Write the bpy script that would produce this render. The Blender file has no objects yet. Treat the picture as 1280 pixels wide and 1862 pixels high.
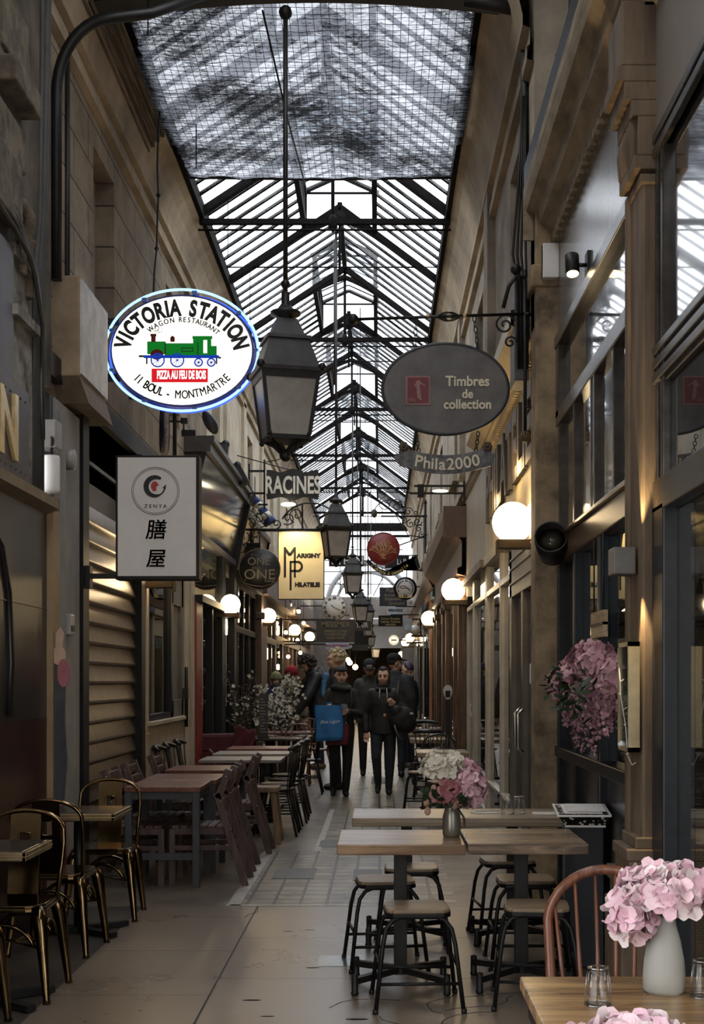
import bpy, bmesh, math, random
from mathutils import Vector, Matrix
R = random.Random(11)
PI = math.pi
SC = bpy.context.scene
COL = SC.collection
# ------------------------------------------------------------------ camera
F, VX, VY, EYE = 2400.0, 690.0, 1238.0, 1.5      # focal length and vanishing point in pixels of the 1280x1862 frame
cd = bpy.data.cameras.new('camera')
cam = bpy.data.objects.new('camera', cd); COL.objects.link(cam)
cam.location = (0, 0, EYE); cam.rotation_euler = (PI / 2, 0, 0)
cd.sensor_fit = 'AUTO'; cd.sensor_width = 36.0
cd.lens = F / 1862.0 * 36.0
cd.shift_x = -(VX - 640.0) / 1862.0
cd.shift_y = (VY - 931.0) / 1862.0
cd.clip_start = 0.1; cd.clip_end = 200
SC.camera = cam
# ------------------------------------------------------------------ sky, exposure
w = bpy.data.worlds.new('sky'); SC.world = w; w.use_nodes = True
bg = w.node_tree.nodes['Background']
bg.inputs[0].default_value = (0.98, 0.98, 1.0, 1); bg.inputs[1].default_value = 3.4
SC.view_settings.view_transform = 'Standard'
SC.view_settings.look = 'None'
SC.view_settings.exposure = 0.2
SC.view_settings.gamma = 1.0
SC.view_settings.use_curve_mapping = False
SC.cycles.use_denoising = True
SC.cycles.max_bounces = 7
SC.cycles.transparent_max_bounces = 14
SC.cycles.diffuse_bounces = 3
SC.cycles.glossy_bounces = 3
SC.cycles.sample_clamp_indirect = 4.0
SC.cycles.caustics_reflective = False
SC.cycles.caustics_refractive = False

def P(px, py, Y):
    return Vector(((px - VX) * Y / F, Y, EYE - (py - VY) * Y / F))
def XW(px, Y): return (px - VX) * Y / F
def ZW(py, Y): return EYE - (py - VY) * Y / F

# ------------------------------------------------------------------ materials
MATS = {}
def _new(name):
    m = bpy.data.materials.new(name); m.use_nodes = True
    nt = m.node_tree
    return m, nt, nt.nodes['Principled BSDF']
def mat(name, col, rough=.5, metal=0., var=.18, scale=6., bump=0., stretch=(1, 1, 1), dirt=None, spec=.5, coat=0., detail=5):
    if name in MATS: return MATS[name]
    m, nt, b = _new(name)
    L = nt.links.new
    tc = nt.nodes.new('ShaderNodeTexCoord'); mp = nt.nodes.new('ShaderNodeMapping')
    mp.inputs['Scale'].default_value = stretch
    L(tc.outputs['Object'], mp.inputs['Vector'])
    n = nt.nodes.new('ShaderNodeTexNoise'); n.inputs['Scale'].default_value = scale; n.inputs['Detail'].default_value = detail
    n.inputs['Roughness'].default_value = .62
    L(mp.outputs['Vector'], n.inputs['Vector'])
    r = nt.nodes.new('ShaderNodeValToRGB')
    c0 = [c * (1 - var * 1.6) for c in col]; c1 = [min(1, c * (1 + var)) for c in col]
    if dirt: c0 = dirt
    r.color_ramp.elements[0].position = .32; r.color_ramp.elements[0].color = (*c0, 1)
    r.color_ramp.elements[1].position = .66; r.color_ramp.elements[1].color = (*c1, 1)
    L(n.outputs['Fac'], r.inputs['Fac']); L(r.outputs['Color'], b.inputs['Base Color'])
    b.inputs['Roughness'].default_value = rough; b.inputs['Metallic'].default_value = metal
    b.inputs['Specular IOR Level'].default_value = spec
    if coat: b.inputs['Coat Weight'].default_value = coat
    if bump:
        bp = nt.nodes.new('ShaderNodeBump'); bp.inputs['Strength'].default_value = bump; bp.inputs['Distance'].default_value = .02
        L(n.outputs['Fac'], bp.inputs['Height']); L(bp.outputs['Normal'], b.inputs['Normal'])
    MATS[name] = m
    return m
def wood(name, c0, c1, rough=.45, scale=3., axis=0, bump=.08, coat=0.):
    if name in MATS: return MATS[name]
    st = [14, 14, 14]; st[axis] = 1.0
    m, nt, b = _new(name); L = nt.links.new
    tc = nt.nodes.new('ShaderNodeTexCoord'); mp = nt.nodes.new('ShaderNodeMapping')
    mp.inputs['Scale'].default_value = st; L(tc.outputs['Object'], mp.inputs['Vector'])
    n = nt.nodes.new('ShaderNodeTexNoise'); n.inputs['Scale'].default_value = scale; n.inputs['Detail'].default_value = 7
    n.inputs['Distortion'].default_value = .8; n.inputs['Roughness'].default_value = .65
    L(mp.outputs['Vector'], n.inputs['Vector'])
    r = nt.nodes.new('ShaderNodeValToRGB')
    r.color_ramp.elements[0].position = .40; r.color_ramp.elements[0].color = (*c0, 1)
    r.color_ramp.elements[1].position = .60; r.color_ramp.elements[1].color = (*c1, 1)
    L(n.outputs['Fac'], r.inputs['Fac']); L(r.outputs['Color'], b.inputs['Base Color'])
    b.inputs['Roughness'].default_value = rough
    if coat: b.inputs['Coat Weight'].default_value = coat
    bp = nt.nodes.new('ShaderNodeBump'); bp.inputs['Strength'].default_value = bump; bp.inputs['Distance'].default_value = .01
    L(n.outputs['Fac'], bp.inputs['Height']); L(bp.outputs['Normal'], b.inputs['Normal'])
    MATS[name] = m
    return m
def emit(name, col, s):
    if name in MATS: return MATS[name]
    m = bpy.data.materials.new(name); m.use_nodes = True; nt = m.node_tree
    nt.nodes.remove(nt.nodes['Principled BSDF'])
    e = nt.nodes.new('ShaderNodeEmission'); e.inputs[0].default_value = (*col, 1); e.inputs[1].default_value = s
    nt.links.new(e.outputs[0], nt.nodes['Material Output'].inputs[0])
    MATS[name] = m
    return m
def glass(name, tint=(.8, .85, .85), ior=1.5, rough=.02, base=0.):
    """thin window glass: clear in front, mirror-like at a slant"""
    if name in MATS: return MATS[name]
    m = bpy.data.materials.new(name); m.use_nodes = True; nt = m.node_tree; L = nt.links.new
    nt.nodes.remove(nt.nodes['Principled BSDF'])
    t = nt.nodes.new('ShaderNodeBsdfTransparent'); t.inputs[0].default_value = (*tint, 1)
    g = nt.nodes.new('ShaderNodeBsdfGlossy'); g.inputs['Roughness'].default_value = rough
    fr = nt.nodes.new('ShaderNodeFresnel'); ge = nt.nodes.new('ShaderNodeNewGeometry'); im = nt.nodes.new('ShaderNodeMath'); im.operation = 'MULTIPLY_ADD'
    im.inputs[1].default_value = 1 / ior - ior; im.inputs[2].default_value = ior; L(ge.outputs['Backfacing'], im.inputs[0]); L(im.outputs[0], fr.inputs[0])
    mx = nt.nodes.new('ShaderNodeMixShader')
    if base:
        ad = nt.nodes.new('ShaderNodeMath'); ad.operation = 'ADD'; ad.use_clamp = True; ad.inputs[1].default_value = base
        L(fr.outputs[0], ad.inputs[0]); L(ad.outputs[0], mx.inputs[0])
    else:
        L(fr.outputs[0], mx.inputs[0])
    L(t.outputs[0], mx.inputs[1]); L(g.outputs[0], mx.inputs[2])
    L(mx.outputs[0], nt.nodes['Material Output'].inputs[0])
    MATS[name] = m
    return m
def film(name, col, clear, scale=9., contrast=.3, stretch=(1, 1, 1)):
    """translucent sheet: part see-through, part milky, streaky"""
    m = bpy.data.materials.new(name); m.use_nodes = True; nt = m.node_tree; L = nt.links.new
    nt.nodes.remove(nt.nodes['Principled BSDF'])
    tc = nt.nodes.new('ShaderNodeTexCoord'); mp = nt.nodes.new('ShaderNodeMapping'); mp.inputs['Scale'].default_value = stretch
    L(tc.outputs['Object'], mp.inputs['Vector'])
    n = nt.nodes.new('ShaderNodeTexNoise'); n.inputs['Scale'].default_value = scale; n.inputs['Detail'].default_value = 4
    L(mp.outputs['Vector'], n.inputs['Vector'])
    mr = nt.nodes.new('ShaderNodeMapRange'); mr.inputs['From Min'].default_value = .35; mr.inputs['From Max'].default_value = .68
    mr.inputs['To Min'].default_value = max(0, clear - contrast); mr.inputs['To Max'].default_value = min(1, clear + contrast)
    L(n.outputs['Fac'], mr.inputs['Value'])
    t = nt.nodes.new('ShaderNodeBsdfTransparent'); t.inputs[0].default_value = (.9, .95, 1, 1)
    d = nt.nodes.new('ShaderNodeBsdfTranslucent'); d.inputs[0].default_value = (*col, 1)
    d2 = nt.nodes.new('ShaderNodeBsdfDiffuse'); d2.inputs[0].default_value = (*[c * .6 for c in col], 1)
    m1 = nt.nodes.new('ShaderNodeMixShader'); m1.inputs[0].default_value = .35; L(d.outputs[0], m1.inputs[1]); L(d2.outputs[0], m1.inputs[2])
    mx = nt.nodes.new('ShaderNodeMixShader'); L(mr.outputs[0], mx.inputs[0]); L(m1.outputs[0], mx.inputs[1]); L(t.outputs[0], mx.inputs[2])
    L(mx.outputs[0], nt.nodes['Material Output'].inputs[0])
    return m
def bricky(name, c1, c2, mortar, bw, bh, ms, axes='YZ', rough=.85, offset=.5, bump=.3, nscale=3., nfac=.6, ox=0., oy=0.):
    """blocks or tiles laid in the plane of the two world axes given"""
    m, nt, b = _new(name); L = nt.links.new
    tc = nt.nodes.new('ShaderNodeTexCoord'); sp = nt.nodes.new('ShaderNodeSeparateXYZ'); cb = nt.nodes.new('ShaderNodeCombineXYZ')
    L(tc.outputs['Object'], sp.inputs[0]); L(sp.outputs[axes[0]], cb.inputs['X']); L(sp.outputs[axes[1]], cb.inputs['Y'])
    br = nt.nodes.new('ShaderNodeTexBrick'); br.offset = offset; br.squash = 1
    br.inputs['Color1'].default_value = (*c1, 1); br.inputs['Color2'].default_value = (*c2, 1); br.inputs['Mortar'].default_value = (*mortar, 1)
    br.inputs['Scale'].default_value = 1; br.inputs['Mortar Size'].default_value = ms; br.inputs['Brick Width'].default_value = bw; br.inputs['Row Height'].default_value = bh
    br.inputs['Mortar Smooth'].default_value = .2
    mp = nt.nodes.new('ShaderNodeMapping'); mp.inputs['Location'].default_value = (ox, oy, 0); L(cb.outputs[0], mp.inputs['Vector']); L(mp.outputs[0], br.inputs['Vector'])
    n = nt.nodes.new('ShaderNodeTexNoise'); n.inputs['Scale'].default_value = nscale; n.inputs['Detail'].default_value = 8; n.inputs['Roughness'].default_value = .7
    L(tc.outputs['Object'], n.inputs['Vector'])
    r = nt.nodes.new('ShaderNodeValToRGB'); r.color_ramp.elements[0].position = .35; r.color_ramp.elements[0].color = (1 - nfac, 1 - nfac, 1 - nfac, 1)
    r.color_ramp.elements[1].position = .62; r.color_ramp.elements[1].color = (1, 1, 1, 1)
    L(n.outputs['Fac'], r.inputs['Fac'])
    mx = nt.nodes.new('ShaderNodeMixRGB'); mx.blend_type = 'MULTIPLY'; mx.inputs[0].default_value = 1
    L(br.outputs['Color'], mx.inputs[1]); L(r.outputs['Color'], mx.inputs[2]); L(mx.outputs[0], b.inputs['Base Color'])
    b.inputs['Roughness'].default_value = rough
    if rough < .6:
        mr = nt.nodes.new('ShaderNodeMapRange'); mr.inputs['To Min'].default_value = rough - .06; mr.inputs['To Max'].default_value = rough + .10
        L(n.outputs['Fac'], mr.inputs['Value']); L(mr.outputs[0], b.inputs['Roughness'])
    bp = nt.nodes.new('ShaderNodeBump'); bp.inputs['Strength'].default_value = bump; bp.inputs['Distance'].default_value = .01
    iv = nt.nodes.new('ShaderNodeMath'); iv.operation = 'SUBTRACT'; L(n.outputs['Fac'], iv.inputs[0]); L(br.outputs['Fac'], iv.inputs[1])
    L(iv.outputs[0], bp.inputs['Height']); L(bp.outputs['Normal'], b.inputs['Normal'])
    MATS[name] = m
    return m

# ------------------------------------------------------------------ mesh building
def rot(ax, a): return Matrix.Rotation(a, 4, ax)
class MB:
    def __init__(s): s.v = []; s.f = []; s.m = []; s.s = []
    def add(s, vs, fs, mi=0, sm=False, M=None):
        k = len(s.v)
        s.v += [tuple(M @ Vector(v)) if M else tuple(v) for v in vs]
        s.f += [tuple(i + k for i in f) for f in fs]; s.m += [mi] * len(fs); s.s += [sm] * len(fs)
        return s
    def box(s, x0, x1, y0, y1, z0, z1, mi=0, M=None):
        x0, x1 = min(x0, x1), max(x0, x1); y0, y1 = min(y0, y1), max(y0, y1); z0, z1 = min(z0, z1), max(z0, z1)
        return s.add([(x0, y0, z0), (x1, y0, z0), (x1, y1, z0), (x0, y1, z0), (x0, y0, z1), (x1, y0, z1), (x1, y1, z1), (x0, y1, z1)],
                     [(0, 3, 2, 1), (4, 5, 6, 7), (0, 1, 5, 4), (1, 2, 6, 5), (2, 3, 7, 6), (3, 0, 4, 7)], mi, False, M)
    def bar(s, a, b, wx, wy=None, mi=0, up=(0, 0, 1)):
        """square bar from a to b"""
        a = Vector(a); b = Vector(b); d = (b - a).normalized(); u = Vector(up)
        if abs(d.dot(u)) > .95: u = Vector((0, 1, 0)) if abs(d.y) < .9 else Vector((1, 0, 0))
        sx = d.cross(u).normalized(); sy = sx.cross(d).normalized(); wy = wy or wx
        q = [(-1, -1), (1, -1), (1, 1), (-1, 1)]
        vs = [a + sx * i * wx / 2 + sy * j * wy / 2 for i, j in q] + [b + sx * i * wx / 2 + sy * j * wy / 2 for i, j in q]
        return s.add(vs, [(0, 3, 2, 1), (4, 5, 6, 7), (0, 1, 5, 4), (1, 2, 6, 5), (2, 3, 7, 6), (3, 0, 4, 7)], mi)
    def tube(s, pts, r, n=8, mi=0, closed=False, M=None):
        pts = [Vector(p) for p in pts]; N = len(pts)
        rr = r if isinstance(r, (list, tuple)) else [r] * N
        vs = []; prev = None
        for i, p in enumerate(pts):
            if closed: d = pts[(i + 1) % N] - pts[i - 1]
            else: d = pts[min(i + 1, N - 1)] - pts[max(i - 1, 0)]
            d = d.normalized() if d.length > 1e-9 else Vector((0, 0, 1))
            if prev is None:
                u = Vector((0, 0, 1)) if abs(d.z) < .9 else Vector((1, 0, 0))
                u = (u - d * u.dot(d)).normalized()
            else:
                u = prev - d * prev.dot(d)
                u = u.normalized() if u.length > 1e-6 else d.orthogonal().normalized()
            prev = u; v = d.cross(u)
            for k in range(n):
                a = 2 * PI * k / n
                vs.append(p + (u * math.cos(a) + v * math.sin(a)) * rr[i])
        fs = []
        for i in range(N if closed else N - 1):
            j = (i + 1) % N
            for k in range(n):
                l = (k + 1) % n
                fs.append((i * n + k, i * n + l, j * n + l, j * n + k))
        s.add(vs, fs, mi, True, M)
        if not closed:
            k = len(s.v) - N * n
            s.f += [tuple(k + i for i in reversed(range(n))), tuple(k + (N - 1) * n + i for i in range(n))]
            s.m += [mi] * 2; s.s += [False] * 2
        return s
    def lathe(s, prof, n=20, c=(0, 0, 0), mi=0, M=None, sm=True, ax='Z'):
        vs = []; fs = []; c = Vector(c)
        for r, z in prof:
            for k in range(n):
                a = 2 * PI * k / n
                p = (r * math.cos(a), r * math.sin(a), z)
                if ax == 'Y': p = (p[0], p[2], p[1])
                if ax == 'X': p = (p[2], p[0], p[1])
                vs.append(c + Vector(p))
        for i in range(len(prof) - 1):
            for k in range(n):
                l = (k + 1) % n
                q = (i * n + k, i * n + l, (i + 1) * n + l, (i + 1) * n + k)
                fs.append(q if ax != 'Y' else q[::-1])
        if prof[0][0] > 1e-5: fs.append(tuple(reversed(range(n))) if ax != 'Y' else tuple(range(n)))
        if prof[-1][0] > 1e-5:
            q = tuple((len(prof) - 1) * n + k for k in range(n)); fs.append(q if ax != 'Y' else q[::-1])
        return s.add(vs, fs, mi, sm, M)
    def ball(s, c, r, n=14, mi=0, M=None, k=None):
        rx, ry, rz = r if isinstance(r, (list, tuple)) else (r, r, r)
        k = k or max(6, n // 2 + 1); vs = []; fs = []
        for i in range(k + 1):
            t = PI * i / k
            for j in range(n):
                a = 2 * PI * j / n
                vs.append((c[0] + rx * math.sin(t) * math.cos(a), c[1] + ry * math.sin(t) * math.sin(a), c[2] - rz * math.cos(t)))
        for i in range(k):
            for j in range(n):
                l = (j + 1) % n
                fs.append((i * n + j, i * n + l, (i + 1) * n + l, (i + 1) * n + j))
        return s.add(vs, fs, mi, True, M)
    def prism(s, out, d0, d1, plane='XZ', mi=0, M=None):
        """outline (2D points) extruded along the third axis from d0 to d1"""
        n = len(out)
        def q(p, d):
            return (p[0], d, p[1]) if plane == 'XZ' else ((d, p[0], p[1]) if plane == 'YZ' else (p[0], p[1], d))
        vs = [q(p, d0) for p in out] + [q(p, d1) for p in out]
        fs = [tuple(range(n)), tuple(reversed(range(n, 2 * n)))] + [(i, i + n, (i + 1) % n + n, (i + 1) % n) for i in range(n)]
        return s.add(vs, fs, mi, False, M)
    def strip(s, prof, y0, y1, mi=0, sm=False):
        """profile (x,z) swept along y"""
        n = len(prof)
        vs = [(x, y0, z) for x, z in prof] + [(x, y1, z) for x, z in prof]
        return s.add(vs, [(i, i + 1, i + 1 + n, i + n) for i in range(n - 1)], mi, sm)
    def text(s, body, size, M, ext=.004, mi=0, fat=0., align='CENTER', sx=1., shear=0., space=1.):
        vs, fs = glyphs(body, size, ext, fat, align, shear, space)
        return s.add([(x * sx, -z, y) for x, y, z in vs], fs, mi, False, M)
    def arc_text(s, body, size, rx, rz, a0, a1, c, ydir=-1, ext=.003, fat=.0, mi=0, inner=False, sx=1.):
        """letters set along an ellipse in the XZ plane, a0..a1 in degrees clockwise from the top, spaced by their widths"""
        W = {'I': .34, '1': .5, ' ': .42, 'M': .9, 'W': .92, 'N': .74, 'O': .78, '-': .45, 'i': .34, 'l': .34, 't': .42, 'r': .45, 'm': .9}
        N = 200; al = [math.radians(a0 + (a1 - a0) * k / N) for k in range(N + 1)]; cum = [0.]
        for k in range(N): cum.append(cum[-1] + math.hypot(rx * (math.sin(al[k + 1]) - math.sin(al[k])), rz * (math.cos(al[k + 1]) - math.cos(al[k]))))
        ws = [W.get(ch, .64) for ch in body]; tot = sum(ws) - ws[0] / 2 - ws[-1] / 2; pos = 0.
        for i, ch in enumerate(body):
            if i: pos += (ws[i - 1] + ws[i]) / 2
            d = cum[-1] * pos / tot if tot else 0
            k = min(range(N + 1), key=lambda q: abs(cum[q] - d)); t = al[k]
            if ch == ' ': continue
            x = rx * math.sin(t); z = rz * math.cos(t)
            ang = math.atan2(math.sin(t) / rx, math.cos(t) / rz)
            if inner: ang += PI
            s.text(ch, size, Matrix.Translation((c[0] + x, c[1], c[2] + z)) @ rot('Y', ang), ext, mi, fat, sx=sx)
        return s
    def build(s, name, mats, parent=None, bevel=0., sub=0, seg=2):
        me = bpy.data.meshes.new(name); me.from_pydata(s.v, [], s.f)
        mats = mats if isinstance(mats, (list, tuple)) else [mats]
        for m in mats: me.materials.append(m)
        me.polygons.foreach_set('material_index', s.m); me.polygons.foreach_set('use_smooth', s.s); me.update()
        o = bpy.data.objects.new(name, me); COL.objects.link(o)
        if parent: o.parent = parent
        if bevel:
            b = o.modifiers.new('bevel', 'BEVEL'); b.width = bevel; b.segments = seg; b.limit_method = 'ANGLE'; b.angle_limit = .6
        if sub:
            b = o.modifiers.new('subdivision', 'SUBSURF'); b.levels = sub; b.render_levels = sub
        return o
_G = {}
def glyphs(body, size, ext, fat, align, shear, space):
    key = (body, size, ext, fat, align, shear, space)
    if key in _G: return _G[key]
    cu = bpy.data.curves.new('t', 'FONT'); cu.body = body; cu.size = size; cu.extrude = ext; cu.offset = fat; cu.align_x = align; cu.align_y = 'CENTER'
    cu.shear = shear; cu.space_character = space; cu.resolution_u = 4
    o = bpy.data.objects.new('t', cu); COL.objects.link(o)
    dg = bpy.context.evaluated_depsgraph_get(); dg.update()
    me = bpy.data.meshes.new_from_object(o.evaluated_get(dg))
    r = ([tuple(v.co) for v in me.vertices], [tuple(p.vertices) for p in me.polygons])
    bpy.data.objects.remove(o); bpy.data.curves.remove(cu); bpy.data.meshes.remove(me)
    _G[key] = r
    return r
def tag(o, label, cat, group=None, kind=None):
    o['label'] = label; o['category'] = cat
    if group: o['group'] = group
    if kind: o['kind'] = kind
    return o
def thing(name, label, cat, loc=(0, 0, 0), rz=0., group=None):
    o = bpy.data.objects.new(name, None); COL.objects.link(o); o.empty_display_size = .05
    o.location = loc; o.rotation_euler = (0, 0, rz)
    return tag(o, label, cat, group)
def T(x, y, z): return Matrix.Translation((x, y, z))
def struct(o, label=None, cat=None):
    o['kind'] = 'structure'
    if label: o['label'] = label
    if cat: o['category'] = cat
    return o
def dup(root, loc, rz, label, group=None, s=None):
    r = root.copy(); COL.objects.link(r); r.location = loc; r.rotation_euler = (0, 0, rz); r['label'] = label
    if group: r['group'] = group
    if s: r.scale = (s, s, s)
    for ch in list(root.children):
        c = ch.copy(); COL.objects.link(c); c.parent = r
        for g in list(ch.children):
            d = g.copy(); COL.objects.link(d); d.parent = c
    return r
def arc(c, r, a0, a1, n=12, plane='XZ'):
    out = []
    for i in range(n + 1):
        a = math.radians(a0 + (a1 - a0) * i / n)
        u, v = r * math.cos(a), r * math.sin(a)
        out.append((c[0] + u, c[1], c[2] + v) if plane == 'XZ' else ((c[0], c[1] + u, c[2] + v) if plane == 'YZ' else (c[0] + u, c[1] + v, c[2])))
    return out
def scroll(c, r, turns=1.4, a0=0., d=1, n=26, plane='XZ'):
    out = []
    for i in range(n + 1):
        t = i / n; a = math.radians(a0) + d * 2 * PI * turns * t; q = r * (1 - .85 * t)
        u, v = q * math.cos(a), q * math.sin(a)
        out.append((c[0] + u, c[1], c[2] + v) if plane == 'XZ' else (c[0], c[1] + u, c[2] + v))
    return out
def spot(name, loc, target, power, col, size, blend=.5, radius=.03, parent=None):
    l = bpy.data.lights.new(name, 'SPOT'); l.energy = power; l.color = col; l.spot_size = size; l.spot_blend = blend; l.shadow_soft_size = radius
    o = bpy.data.objects.new(name, l); COL.objects.link(o); o.location = loc
    o.rotation_euler = (Vector(target) - Vector(loc)).to_track_quat('-Z', 'Y').to_euler()
    if parent: o.parent = parent
    return o
def point(name, loc, power, col, radius=.1, parent=None):
    l = bpy.data.lights.new(name, 'POINT'); l.energy = power; l.color = col; l.shadow_soft_size = radius
    o = bpy.data.objects.new(name, l); COL.objects.link(o); o.location = loc
    if parent: o.parent = parent
    return o

# shared materials
BLACK = mat('black_iron', (.011, .0108, .011), .5, .2, .3, 20)
BLACKP = mat('black_paint', (.008, .008, .009), .45, 0, .2, 10, spec=.3)
DKFRAME = mat('dark_blue_black_frame', (.011, .014, .020), .35, 0, .3, 14, spec=.35)
RUST = mat('rusty_steel', (.0045, .0033, .003), .85, 0, .5, 9, spec=.15)
STONE = bricky('old_stone_blocks', (.36, .285, .195), (.29, .23, .16), (.08, .06, .045), .95, .34, .008, 'YZ', .9, .5, .35, 2.2, .5)
PLASTER = mat('cream_plaster', (.56, .49, .37), .85, 0, .16, 2.2, .1)
PLASTERG = mat('dusty_plaster', (.34, .29, .225), .9, 0, .3, 1.6, .15)
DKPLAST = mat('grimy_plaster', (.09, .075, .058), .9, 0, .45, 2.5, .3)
CORN = mat('cornice_plaster', (.37, .295, .20), .85, 0, .28, 1.3, .12)
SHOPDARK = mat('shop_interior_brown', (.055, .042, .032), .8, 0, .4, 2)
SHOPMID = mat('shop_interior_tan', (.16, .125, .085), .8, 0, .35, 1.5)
CREAM = mat('cream_painted_wood', (.46, .39, .285), .5, 0, .1, 4)
GREYP = mat('grey_painted_panel', (.30, .29, .28), .35, 0, .12, 3)
BROWNW = wood('brown_panelled_wood', (.06, .03, .016), (.19, .10, .055), .38, 2., 2)
GLASS = glass('shop_glass')
GLASSR = glass('shop_glass_reflective', (.55, .6, .62), 1.6, .01, .06)
WHITE = mat('white_paint', (.75, .74, .72), .5, 0, .06, 5)
GOLD = mat('gold_paint', (.75, .58, .28), .35, .4, .15, 12)
CHROME = mat('steel', (.6, .6, .58), .25, 1, .1, 10)
# ================================================================== SETTING
Y_END = 42.0
ZE = 6.5                 # eave height
XL, XR = -2.2, 1.15      # shop fronts
EL, ER = -1.93, 0.76     # eaves
XRI, ZRI = -0.50, 7.44   # ridge
# ---- floor
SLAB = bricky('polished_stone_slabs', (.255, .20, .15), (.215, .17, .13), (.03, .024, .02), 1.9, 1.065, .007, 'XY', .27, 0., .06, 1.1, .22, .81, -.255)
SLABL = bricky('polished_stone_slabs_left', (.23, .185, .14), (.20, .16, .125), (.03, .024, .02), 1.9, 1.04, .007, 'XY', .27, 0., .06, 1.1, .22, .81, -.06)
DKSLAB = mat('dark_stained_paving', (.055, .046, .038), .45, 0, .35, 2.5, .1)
MOSA = bricky('mosaic_floor_tiles', (.42, .36, .27), (.22, .19, .15), (.02, .017, .014), .178, .178, .011, 'XY', .3, 0., .35, 6., .78)
CONC = mat('worn_grey_concrete_floor', (.17, .145, .115), .32, 0, .35, 2.2, .12)
BORD = mat('pale_border_stone', (.36, .34, .31), .4, 0, .25, 9, .1)
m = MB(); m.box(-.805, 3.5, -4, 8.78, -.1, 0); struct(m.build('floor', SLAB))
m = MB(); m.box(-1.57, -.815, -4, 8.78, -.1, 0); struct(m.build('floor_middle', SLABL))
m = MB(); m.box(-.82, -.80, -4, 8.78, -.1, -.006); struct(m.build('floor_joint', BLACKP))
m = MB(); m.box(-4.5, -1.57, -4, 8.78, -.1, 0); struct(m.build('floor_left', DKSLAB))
m = MB()
for x0, x1, y0, y1 in ((-4.5, -1.0, 8.78, 11.6), (-4.5, -.55, 11.6, 15.4), (-4.5, -.35, 15.4, Y_END + 14), (.52, 3.5, 8.78, Y_END + 14)):
    m.box(x0, x1, y0, y1, -.1, 0)
struct(m.build('floor_far', CONC))
m = MB()
for x0, x1, y0, y1 in ((-1.0, .52, 8.78, 11.6), (-.55, .52, 11.6, 15.4), (-.35, .52, 15.4, Y_END + 14)):
    m.box(x0, x1, y0, y1, -.1, 0)
struct(m.build('floor_centre', MOSA))
m = MB()       # pale border rows, plates and patches lying in the floor
m.box(-1.02, -.93, 8.8, 11.6, -.05, .002); m.box(-.58, -.52, 11.6, 15.4, -.05, .002)
m.box(-1.0, -.1, 8.79, 8.84, -.05, .002)
for k in range(9): m.box(-.22, -.12, 15.6 + k * 3, 18.2 + k * 3, -.05, .002)
struct(m.build('trim_1', BORD))
m = MB()
m.box(-.82, -.50, 10.0, 10.55, -.05, .003); m.box(-.2, .02, 9.9, 10.5, -.05, .003)
m.box(-.27, .05, 14.9, 15.5, -.05, .003); m.box(-.12, .14, 19.2, 20.6, -.05, .003); m.box(-.55, -.2, 11.9, 12.4, -.05, .003)
struct(m.build('trim_2', mat('dark_floor_plates', (.05, .05, .052), .45, .2, .3, 12)))
# cracks in the near slabs
m = MB(); rr = random.Random(4)
for (x, y, a, n) in ((.28, 5.95, 2.6, 9), (.3, 6.0, .4, 8), (.1, 6.2, 3.0, 7), (.38, 6.25, .9, 9), (.2, 5.6, 1.8, 9), (.0, 5.9, 5.0, 7), (-.81, 8.7, 4.6, 6)):
    p = [(x, y, .0006)]
    for i in range(n):
        a += rr.uniform(-.6, .6); x += .06 * math.cos(a); y += .06 * math.sin(a); p.append((x, y, .0006))
    for i in range(n):
        q0, q1 = Vector(p[i]), Vector(p[i + 1]); wd = .003 + .003 * rr.random()
        m.bar(q0, q1, wd, .001)
for x, y, s in ((-.1, 5.85, .035), (-.06, 5.75, .02), (-.55, 7.9, .02), (-.42, 7.95, .018), (-.35, 6.9, .025), (-.6, 6.2, .03), (-.5, 5.9, .022)):
    m.lathe([(s, 0.0004), (0, .0008)], 7, (x, y, 0), 0, Matrix.Translation((x, y, 0)) @ Matrix.Diagonal((1.6, .5, 1, 1)) @ Matrix.Translation((-x, -y, 0)))
struct(m.build('trim_3', mat('crack_dirt', (.025, .02, .018), .9)))

m = MB(); m.box(-.325, -.08, 6.93, 7.2, -.05, .002); struct(m.build('trim_31', mat('pale_glass_floor_tile', (.16, .19, .185), .2, 0, .15, 6)))
# ---- upper walls with blind windows
def wall_x(name, X, side, y0, y1, z0, z1, holes, m_, m_back, depth=.16, thick=.3):
    ys = sorted({y0, y1} | {h[0] for h in holes} | {h[1] for h in holes}); zs = sorted({z0, z1} | {h[2] for h in holes} | {h[3] for h in holes})
    b = MB()
    for i in range(len(ys) - 1):
        for j in range(len(zs) - 1):
            yc, zc = (ys[i] + ys[i + 1]) / 2, (zs[j] + zs[j + 1]) / 2
            if any(h[0] < yc < h[1] and h[2] < zc < h[3] for h in holes):
                b.box(X + side * depth, X + side * thick, ys[i], ys[i + 1], zs[j], zs[j + 1], 1)
            else:
                b.box(X, X + side * thick, ys[i], ys[i + 1], zs[j], zs[j + 1])
    return struct(b.build(name, [m_, m_back]))
lh = [(10.15, 10.95, 4.0, 5.62)] + [(y, y + .9, 4.25, 5.6) for y in (13.6, 17.3, 22.0, 26.5, 31.0, 36.0)]
wall_x('wall_left', XL, -1, 8.6, 16.8, 3.0, 6.6, [h for h in lh if h[1] < 16.8], STONE, PLASTERG)
wall_x('wall_left_far', XL, -1, 16.8, Y_END, 3.0, 6.6, [h for h in lh if h[0] > 16.8], PLASTER, PLASTERG)
rh = [(9.75, 10.6, 4.35, 5.5)] + [(y, y + .9, 4.3, 5.45) for y in (13.4, 17.6, 22.0, 26.5, 31.0, 36.0)]
wall_x('wall_right', 1.05, 1, 8.95, Y_END, 3.9, 6.6, rh, PLASTERG, DKPLAST)
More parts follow.
